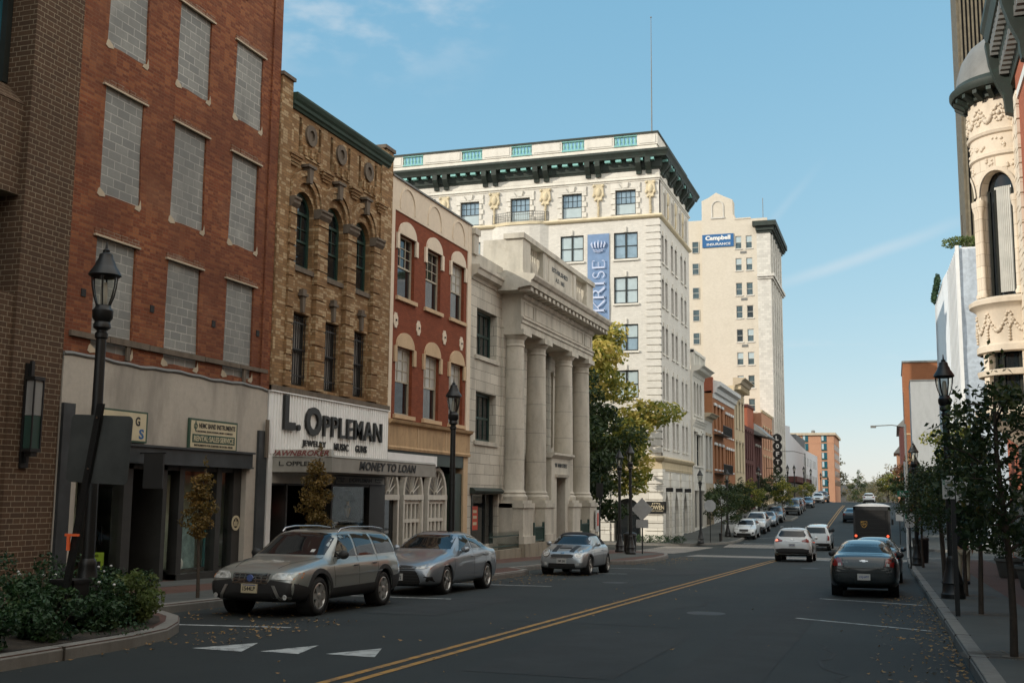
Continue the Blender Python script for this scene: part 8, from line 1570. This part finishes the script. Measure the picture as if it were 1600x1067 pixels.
# big tree beyond the bank, and its darker neighbour
tree('street_tree', 'large tree turning yellow in front of the cream corner building', -19.6, 73.5, 18.6, 4.5, 21, 'leaf_turning', 21000, .33, .22, .2, -.2, None, lambda p: .035*(p.z-8)+.075*(p.x+19.4), nb=20, shape='egg', gaps=.36)  # bias: autumn turn plus the sunlit top and right, put into leaf colour
tree('street_tree', 'dark green tree close behind the bank columns', -17.6, 66.0, 11.4, 3.0, 33, 'leaf_dark', 12000, .26, .15, .22, -.2, None, nb=16, gaps=.4)
# young trees by the shopfronts
tree('young_tree', 'slender young tree with gold leaves in front of the stucco shopfront', -12.2, 18.2, 2.75, .25, 41, 'leaf_gold', 2400, .06, .028, .46, shape='col', nb=20, gaps=.75); tree('young_tree', 'slim gold leaved tree rising behind the champagne wagon', -12.0, 22.3, 3.25, .34, 47, 'leaf_gold', 5000, .06, .03, .25, shape='col', nb=26, gaps=.75)
# right pavement
RT = [(1.28, 14.9, 3.9, .78, 'dark leaved street tree nearest the camera at the right edge'), (1.38, 21.9, 3.9, .62, 'street tree beside the parking signs on the right'), (1.45, 27.6, 3.9, .8, 'street tree behind the nearest right lamp post'), (1.25, 34.5, 4.0, .95, 'fourth street tree along the right kerb'), (1.5, 40.5, 4.1, 1.0, 'fifth street tree along the right kerb, behind the others'), (.95, 46, 4.2, .9, 'slim street tree beside the second right lamp post')]
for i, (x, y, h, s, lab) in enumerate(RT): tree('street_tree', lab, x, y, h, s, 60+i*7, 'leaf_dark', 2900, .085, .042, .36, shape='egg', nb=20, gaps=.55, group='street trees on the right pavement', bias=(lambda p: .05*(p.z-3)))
tree('street_tree', 'taller olive green tree behind the right street trees', 3.0, 58, 7.6, 1.8, 131, 'leaf_turning', 5000, .16, .08, .3, nb=12, group='street trees on the right pavement', bias=lambda p: -.1)
for i, (x, y, h, s, mt, lab) in enumerate(((1.8, 90, 6, 1.8, 'leaf_dark', 'bushy tree on the right past the side street'), (1.7, 104, 6, 1.7, 'leaf_red', 'reddish tree on the far right pavement'), (1.6, 124, 6.5, 1.8, 'leaf_dark', 'dark tree farther along the right pavement'), (1.5, 150, 6.5, 2, 'leaf_red', 'russet tree near the crest on the right'), (-1, 205, 5, 1.8, 'leaf_turning', 'small yellow green tree at the crest'))): tree('street_tree', lab, x, y, h, s, 160+i, mt, 1800, .24, .06, .25, nb=10)
for i, (x, y, h, s, mt, lab) in enumerate(((-12.2, 84.8, 4.6, 1.35, 'leaf_dark', 'first small green tree beside the corner lamp on the far left'), (-12.6, 90.6, 4.6, 1.3, 'leaf_dark', 'second small green tree on the far left pavement'), (-12.6, 99.5, 4.5, 1.4, 'leaf_dark', 'small green tree behind the white crossover'), (-12.7, 107, 4.3, 1.4, 'leaf_turning', 'small tree with yellowing leaves behind the white pickup'), (-12.6, 114, 4.6, 1.3, 'leaf_dark', 'small tree in front of the maroon building'), (-11.8, 121.5, 5.4, 1.7, 'leaf_dark', 'larger dark tree below the disc sign'), (-10.9, 119.5, 4.2, 1.3, 'leaf_turning', 'low spreading tree on the planted kerb bulge'), (-11.8, 166, 3.0, 1.6, 'leaf_turning', 'round bush with red tips at the crest'))): tree('street_tree', lab, x, y, h, s, 190+i, mt, 2600, .16, .05, .32, nb=12, group='small trees along the far left pavement')
g = random.Random(77); FT = ['tall bare-topped tree on the wooded rise', 'rounded tree in autumn colour on the wooded rise', 'dense green tree on the wooded rise']
for i in range(30):
    y = 330+g.uniform(0, 110); x = -26+i*1.55+g.uniform(-1, 1); k = g.choice((0, 1, 1, 2)); hh = g.uniform(11, 15.5)+(1.5 if i < 6 else 0); o = tree('far_tree', '', x, y, hh, g.uniform(2.6, 4.0), 300+i, ('leaf_far', 'leaf_turning', 'leaf_dark')[k] if i % 3 else 'leaf_far', 750, .55, .14, .15, z0=zg(y)-.2+1.5, nb=9, group='trees on the wooded rise', gaps=.45)
    o['label'] = 'autumn tree in the distant woods on the rise at the end of the street'
solo('wooded_hill', MB().ball((0, 620, -12), (420, 200, 17), 40, 10), 'leaf_far', 'low wooded rise closing the street', 'hill', base=(0, 620, -12), smooth=True) if 0 else None
hb = MB(); hb.ball((-40, 640, -14), (360, 200, 24), 48, 14); struct('hills', hb, 'soil', True)
# planted bed at the near left
def bed():
    P = [(-8.92, 1), (-8.95, 6), (-9.15, 10.2), (-9.3, 12.1), (-9.5, 13.05), (-9.93, 13.92), (-10.45, 14.62), (-11.1, 15.05), (-11.7, 15.1), (-12.2, 12), (-12.4, 1)]; mb = MB(); n = len(P); b = delaunay_2d_cdt([Vector(p) for p in P]+[Vector((-10.8+a*.7, 2+k*1.3)) for k in range(9) for a in (-1, 0, 1)], [(i, (i+1) % n) for i in range(n)], [], 1, 1e-4)
    gg = random.Random(8); mb.add([(v.x, v.y, zg(v.y)+.158+(gg.uniform(0, .05) if i >= n else 0)) for i, v in enumerate(b[0])], [tuple(f) for f in b[2]]); struct('planting_bed', mb, 'soil')
    spots = [(-11.9, 12.4, .75, 1.0, 'leaf_shrub', 'tall dark leafy shrub against the brick wall'), (-11.3, 13.2, .62, .8, 'leaf_shrub', 'mid sized shrub left of the leaning sign post'), (-10.75, 11.3, .5, .6, 'leaf_shrub', 'low shrub at the foot of the lamp post'), (-9.95, 12.85, .5, .62, 'leaf_shrub', 'glossy shrub with small white flowers right of the sign post'), (-10.4, 13.5, .55, .66, 'leaf_shrub', 'upright shrub behind the flowering one'), (-9.95, 13.35, .35, .62, 'leaf_grass', 'yellow green shrub at the tip of the planted bed'), (-11.4, 11.0, .6, .7, 'leaf_shrub', 'spreading shrub at the left edge of the picture'), (-10.1, 11.6, .45, .5, 'leaf_shrub', 'low dense shrub near the kerb'), (-11.9, 10.2, .6, .8, 'leaf_shrub', 'dark shrub low in the left corner'), (-10.9, 12.5, .5, .8, 'leaf_shrub', 'shrub beside the black utility box'), (-9.6, 11.2, .42, .42, 'leaf_shrub', 'low dark shrub right against the kerb'), (-9.55, 10.0, .45, .42, 'leaf_shrub', 'low leafy shrub against the kerb nearest the camera'), (-9.85, 12.4, .4, .45, 'leaf_shrub', 'small shrub between the lamp base and the kerb')]
    for i, (x, y, s, h, mt, lab) in enumerate(spots):
        z0 = zg(y)+.15; r = thing('shrub', lab, 'shrub', (x, y, z0), 'shrubs in the planted bed'); k = random.Random(500+i); m = MB(); cl = []
        for _ in range(9):
            a = k.uniform(0, 6.3); q = k.uniform(.1, 1)*s; e = (x+q*math.cos(a), y+q*math.sin(a), z0+h*k.uniform(.35, 1.0)); m.tube([(x, y, z0-.03), (x+.5*q*math.cos(a), y+.5*q*math.sin(a), z0+h*.35), e], [.014, .01, .004], 4); cl.append((e, (s*.36, s*.36, h*.26))); cl.append(((x+.6*q*math.cos(a), y+.6*q*math.sin(a), z0+h*k.uniform(.1, .5)), (s*.4, s*.4, h*.25)))
        part('stems', m, 'bark', r); leaves('foliage', mt, r, cl, 2600, .06, 510+i)
        if i in (0, 1, 3, 4):
            m = MB()
            for _ in range(16): c, q = k.choice(cl); m.ball((c[0]+k.uniform(-1, 1)*q[0], c[1]-q[1]*k.uniform(.5, 1), c[2]+k.uniform(-.8, 1)*q[2]), (.022, .022, .017), 6, 4)
            part('flowers', m, 'flower', r)
    m = leaves('ground_cover', 'leaf_shrub', None, [((-9.5-.25*(j % 3)-.5*(j % 5), 3+.62*j, zg(3+.62*j)+.22), (.5, .5, .14)) for j in range(17)], 5000, .05, 620); m['kind'] = 'stuff'
bed()
g = random.Random(91)
m = leaves('shrub', 'leaf_shrub', None, [((-17.5+i*.6, 80.6, zg(80)+.45), (.5, .4, .3)) for i in range(6)], 1800, .09, 640); tag(m, 'low clipped hedge of dark leaves by the cream building wall', 'hedge')
# fallen leaves along the kerbs
mb = MB(); at = []
def litter(xa, xb, ya, yb, n, pw=1.0):
    for _ in range(n):
        y = g.uniform(ya, yb); x = xa+(xb-xa)*g.random()**pw; s = g.uniform(.014, .04); a = g.uniform(0, 6.3); z = zg(y)+.012; c, q = math.cos(a)*s, math.sin(a)*s; mb.add([(x-c, y-q, z+g.uniform(0, .02)), (x+q*.6, y-c*.6, z+g.uniform(0, .015)), (x+c, y+q, z+g.uniform(0, .03)), (x-q*.6, y+c*.6, z)], [(0, 1, 2, 3)]); at.append(g.random())
litter(.72, -.35, 9, 29, 700, 2.2); litter(-9.4, -8.2, 12.5, 17, 160, 1.0); litter(-11.6, -9.4, 15.8, 21, 160, 1.2); litter(-10.7, -9.0, 28, 36, 200, 1.5); litter(-10.0, -8.6, 8, 13, 50); litter(-9.9, -8.5, 44, 56, 260, 2); litter(-7, .3, 9, 30, 60)
o = part('fallen_leaves', mb, 'leaf_litter'); o.data.attributes.new('leaf', 'FLOAT', 'FACE').data.foreach_set('value', at[:len(o.data.polygons)]); o['kind'] = 'stuff'
# tree grates, planter pots
for i, (x, y, h, s, lab) in enumerate(RT[:3]):
    m = MB(); z = zg(y)+.156
    for k in range(40): a = 2*math.pi*k/40; c, q = math.cos(a), math.sin(a); m.add([(x+.16*c-.008*q, y+.16*q+.008*c, z), (x+.16*c+.008*q, y+.16*q-.008*c, z), (x+.62*c+.014*q, y+.62*q-.014*c, z), (x+.62*c-.014*q, y+.62*q+.014*c, z)], [(0, 1, 2, 3)])
    m.lathe([(.14, z+.002), (.0, z+.003)], (x, y, 0), 16); o = solo('tree_grate', m, 'wood_grey', ('round slotted tree grate nearest the camera', 'round slotted tree grate around the second right tree', 'round slotted tree grate around the third right tree')[i], 'tree grate', 'tree grates on the right pavement', base=(x, y, z))
def planter(x, y, lab):
    z = zg(y)+.15; r = thing('planter', lab, 'planter', (x, y, z)); m = MB(); m.lathe([(.26, 0), (.3, .04), (.4, .5), (.44, .52), (.44, .6), (.38, .6), (.36, .52), (0, .5)], (x, y, z), 20); part('pot', m, 'planter_pot', r, smooth=35); leaves('foliage', 'leaf_dark', r, [((x+g.uniform(-.2, .2), y+g.uniform(-.2, .2), z+.8+k*.22), (.34, .34, .24)) for k in range(5)], 1300, .08, int(x*97+y))
planter(3.25, 31.5, 'large pale pot with a leafy shrub outside the right-hand shop'); planter(3.3, 38.5, 'second pot with a shrub farther along the right shopfront')
leaves_o = thing('roof_plant', 'wispy green bush on the roof of the white panelled building', 'shrub', (5.2, 85.6, 19.6)); leaves('foliage', 'leaf_grass', leaves_o, [((4.4+k*.5, 85.2, 20.0+.12*math.sin(k)), (.6, .5, .4)) for k in range(6)], 1400, .16, 701, up=0); part('stems', MB().tube([(5.3, 85.3, 19.5), (5.3, 85.3, 22)], .03, 4), 'bark', leaves_o)
leaves_o = thing('roof_hedge', 'strip of green hedge on the roof edge of the white panelled building', 'hedge', (4.3, 104, 19.6)); leaves('foliage', 'leaf_shrub', leaves_o, [((4.05, 99+k*1.6, 19.9), (.25, .9, .5)) for k in range(7)], 1400, .2, 711)
# ---------------------------------------------------------------- the pedestrian
def person():
    x, y = 1.72, 33.5; z0 = zg(y)+.15; r = thing('person', 'person in a black jacket and khaki trousers walking away on the right pavement', 'person', (x, y, z0))
    def skin(name, pts, edges, mat, parent, lv=2):
        me = bpy.data.meshes.new(name); me.from_pydata([p[:3] for p in pts], edges, []); o = bpy.data.objects.new(name, me); COL.objects.link(o); md = o.modifiers.new('k', 'SKIN'); sv = me.skin_vertices[0].data
        for i, p in enumerate(pts): sv[i].radius = (p[3], p[4] if len(p) > 4 else p[3]); sv[i].use_root = i == 0
        s = o.modifiers.new('s', 'SUBSURF'); s.levels = lv; s.render_levels = lv; em = eval_mesh(o); em.name = name; bpy.data.objects.remove(o); em.materials.clear(); em.materials.append(MATS[mat]); shade(em, 60); q = obj(name, em, parent); return q
    # the body: pelvis, spine, neck, head, arms to the hands, legs to the feet
    P = [(0, 0, .93, .13, .1), (0, .01, 1.15, .13, .1), (0, .02, 1.38, .15, .1), (0, .01, 1.5, .06), (0, -.0, 1.6, .08, .09), (0, -.0, 1.7, .075, .09), (.19, .02, 1.42, .055), (.24, .05, 1.15, .045), (.25, -.08, .92, .032), (.25, -.11, .85, .03, .02), (-.19, .02, 1.42, .055), (-.24, -.02, 1.15, .045), (-.25, .08, .93, .032), (-.25, .11, .86, .03, .02), (.1, 0, .88, .09), (.1, -.05, .48, .058), (.1, .05, .09, .04), (.1, -.1, .03, .035, .03), (-.1, 0, .88, .09), (-.1, .06, .48, .058), (-.1, .02, .09, .04), (-.1, -.12, .03, .035, .03)]
    P = [(a, -b, *c) for a, b, *c in P]; E = [(0, 1), (1, 2), (2, 3), (3, 4), (4, 5), (2, 6), (6, 7), (7, 8), (8, 9), (2, 10), (10, 11), (11, 12), (12, 13), (0, 14), (14, 15), (15, 16), (16, 17), (0, 18), (18, 19), (19, 20), (20, 21)]
    n = len(P)
    for hx, hy, sg in ((.25, .11, 1), (-.25, -.11, -1)):
        for k in range(4): a = len(P); P += [(hx-.005*sg, hy-.024+.016*k, .835, .009), (hx-.012*sg, hy-.024+.016*k+.004, .80-.004*abs(k-1.5), .008), (hx-.03*sg, hy-.024+.016*k+.008, .775, .007)]; E += [(9 if sg > 0 else 13, a), (a, a+1), (a+1, a+2)]
        a = len(P); P += [(hx-.015*sg, hy+.03, .85, .01), (hx-.02*sg, hy+.045, .82, .008)]; E += [(9 if sg > 0 else 13, a), (a, a+1)]
    skin('body', P, E, 'skin', r); k = 1.14
    skin('jacket', [(0, 0, .88, .175, .14), (0, -.01, 1.15, .165, .135), (0, -.02, 1.38, .18, .13), (0, -.01, 1.5, .085), (.19, -.02, 1.43, .08), (.245, -.05, 1.15, .068), (.25, .07, .94, .05), (-.19, -.02, 1.43, .08), (-.245, .02, 1.15, .068), (-.25, -.07, .95, .05)], [(0, 1), (1, 2), (2, 3), (2, 4), (4, 5), (5, 6), (2, 7), (7, 8), (8, 9)], 'jacket', r)
    skin('trousers', [(0, 0, .92, .15, .12), (.1, 0, .85, .105), (.1, .05, .48, .075), (.1, -.05, .1, .06), (-.1, 0, .85, .105), (-.1, -.06, .48, .075), (-.1, -.02, .1, .06)], [(0, 1), (1, 2), (2, 3), (0, 4), (4, 5), (5, 6)], 'khaki', r)
    m = MB(); m.ball((0, -.015, 1.7), (.092, .1, .1), 12, 8); part('hair', m, 'hair', r, smooth=60, local=True); m = MB(); m.ball((0, .1, 1.64), (.016, .02, .022), 6, 4); m.ball((.08, 0, 1.64), (.014, .024, .034), 6, 4); m.ball((-.08, 0, 1.64), (.014, .024, .034), 6, 4); part('face', m, 'skin', r, smooth=60, local=True)
    for sx, y0 in ((.1, -.02), (-.1, .03)): m = MB(); m.ball((sx, y0+.02, .045), (.055, .14, .055), 10, 6); part('shoe', m, 'jacket', r, smooth=60, local=True)
person()

# repairs and covers in the carriageway
mb = MB(); g = random.Random(17)
for x0, x1, y0, y1 in ((-4.6, -2.9, 12, 17.5), (-9, -7.6, 18.5, 24), (-3.2, -.9, 33, 39), (-8.4, -6.2, 37, 43), (-4.9, -1.0, 49.5, 51), (-2.4, -1.4, 9.5, 31)): strip(mb, x0, x1, yrange(y0, y1, 2), .003)
o = part('road_patch', mb, 'patch'); o['kind'] = 'structure'
mb = MB()
for k in range(9):
    y = 9+k*4.2+g.uniform(-1, 1); x = g.uniform(-9, 0); P = [(x, y)]
    for _ in range(14): x += g.uniform(-.16, .16) if k % 2 else g.uniform(.1, .35); y += g.uniform(.15, .4) if k % 2 else g.uniform(-.08, .08); P.append((x, y))
    for (xa, ya), (xb, yb) in zip(P, P[1:]): d = Vector((xb-xa, yb-ya)).normalized()*.018; mb.add([(xa-d.y, ya+d.x, zg(ya)+.0045), (xa+d.y, ya-d.x, zg(ya)+.0045), (xb+d.y, yb-d.x, zg(yb)+.0045), (xb-d.y, yb+d.x, zg(yb)+.0045)], [(0, 1, 2, 3)])
o = part('road_cracks', mb, 'rubber'); o['kind'] = 'structure'
for x, y, lab in ((-3.4, 21.5, 'round iron manhole cover in the right lane nearest the camera'), (-7.4, 31, 'round iron manhole cover in the left lane beside the grey sedan'), (-3.2, 46, 'round iron manhole cover behind the white crossover')):
    m = MB(); z = zg(y); m.lathe([(.36, z+.002), (.36, z+.007), (.3, z+.008), (.29, z+.005), (0, z+.006)], (x, y, 0), 24); solo('manhole_cover', m, 'cover_iron', lab, 'manhole cover', 'manhole covers in the road', base=(x, y, z))
mb = MB()
for k in range(7):
    y = 3.5+k*1.22; x = -8.75 if y < 7 else -8.75-(y-7)*.06
    mb.box(x-.21, x+.016, y-.008, y+.008, zg(y)-.02, zg(y)+.158)
for k in range(16): y = 6+k*2.9; x = .83-(y-10)*.0092; mb.box(x-.016, x+.2, y-.01, y+.01, zg(y)-.02, zg(y)+.158)
o = part('kerb_joints', mb, 'soil'); o['kind'] = 'structure'
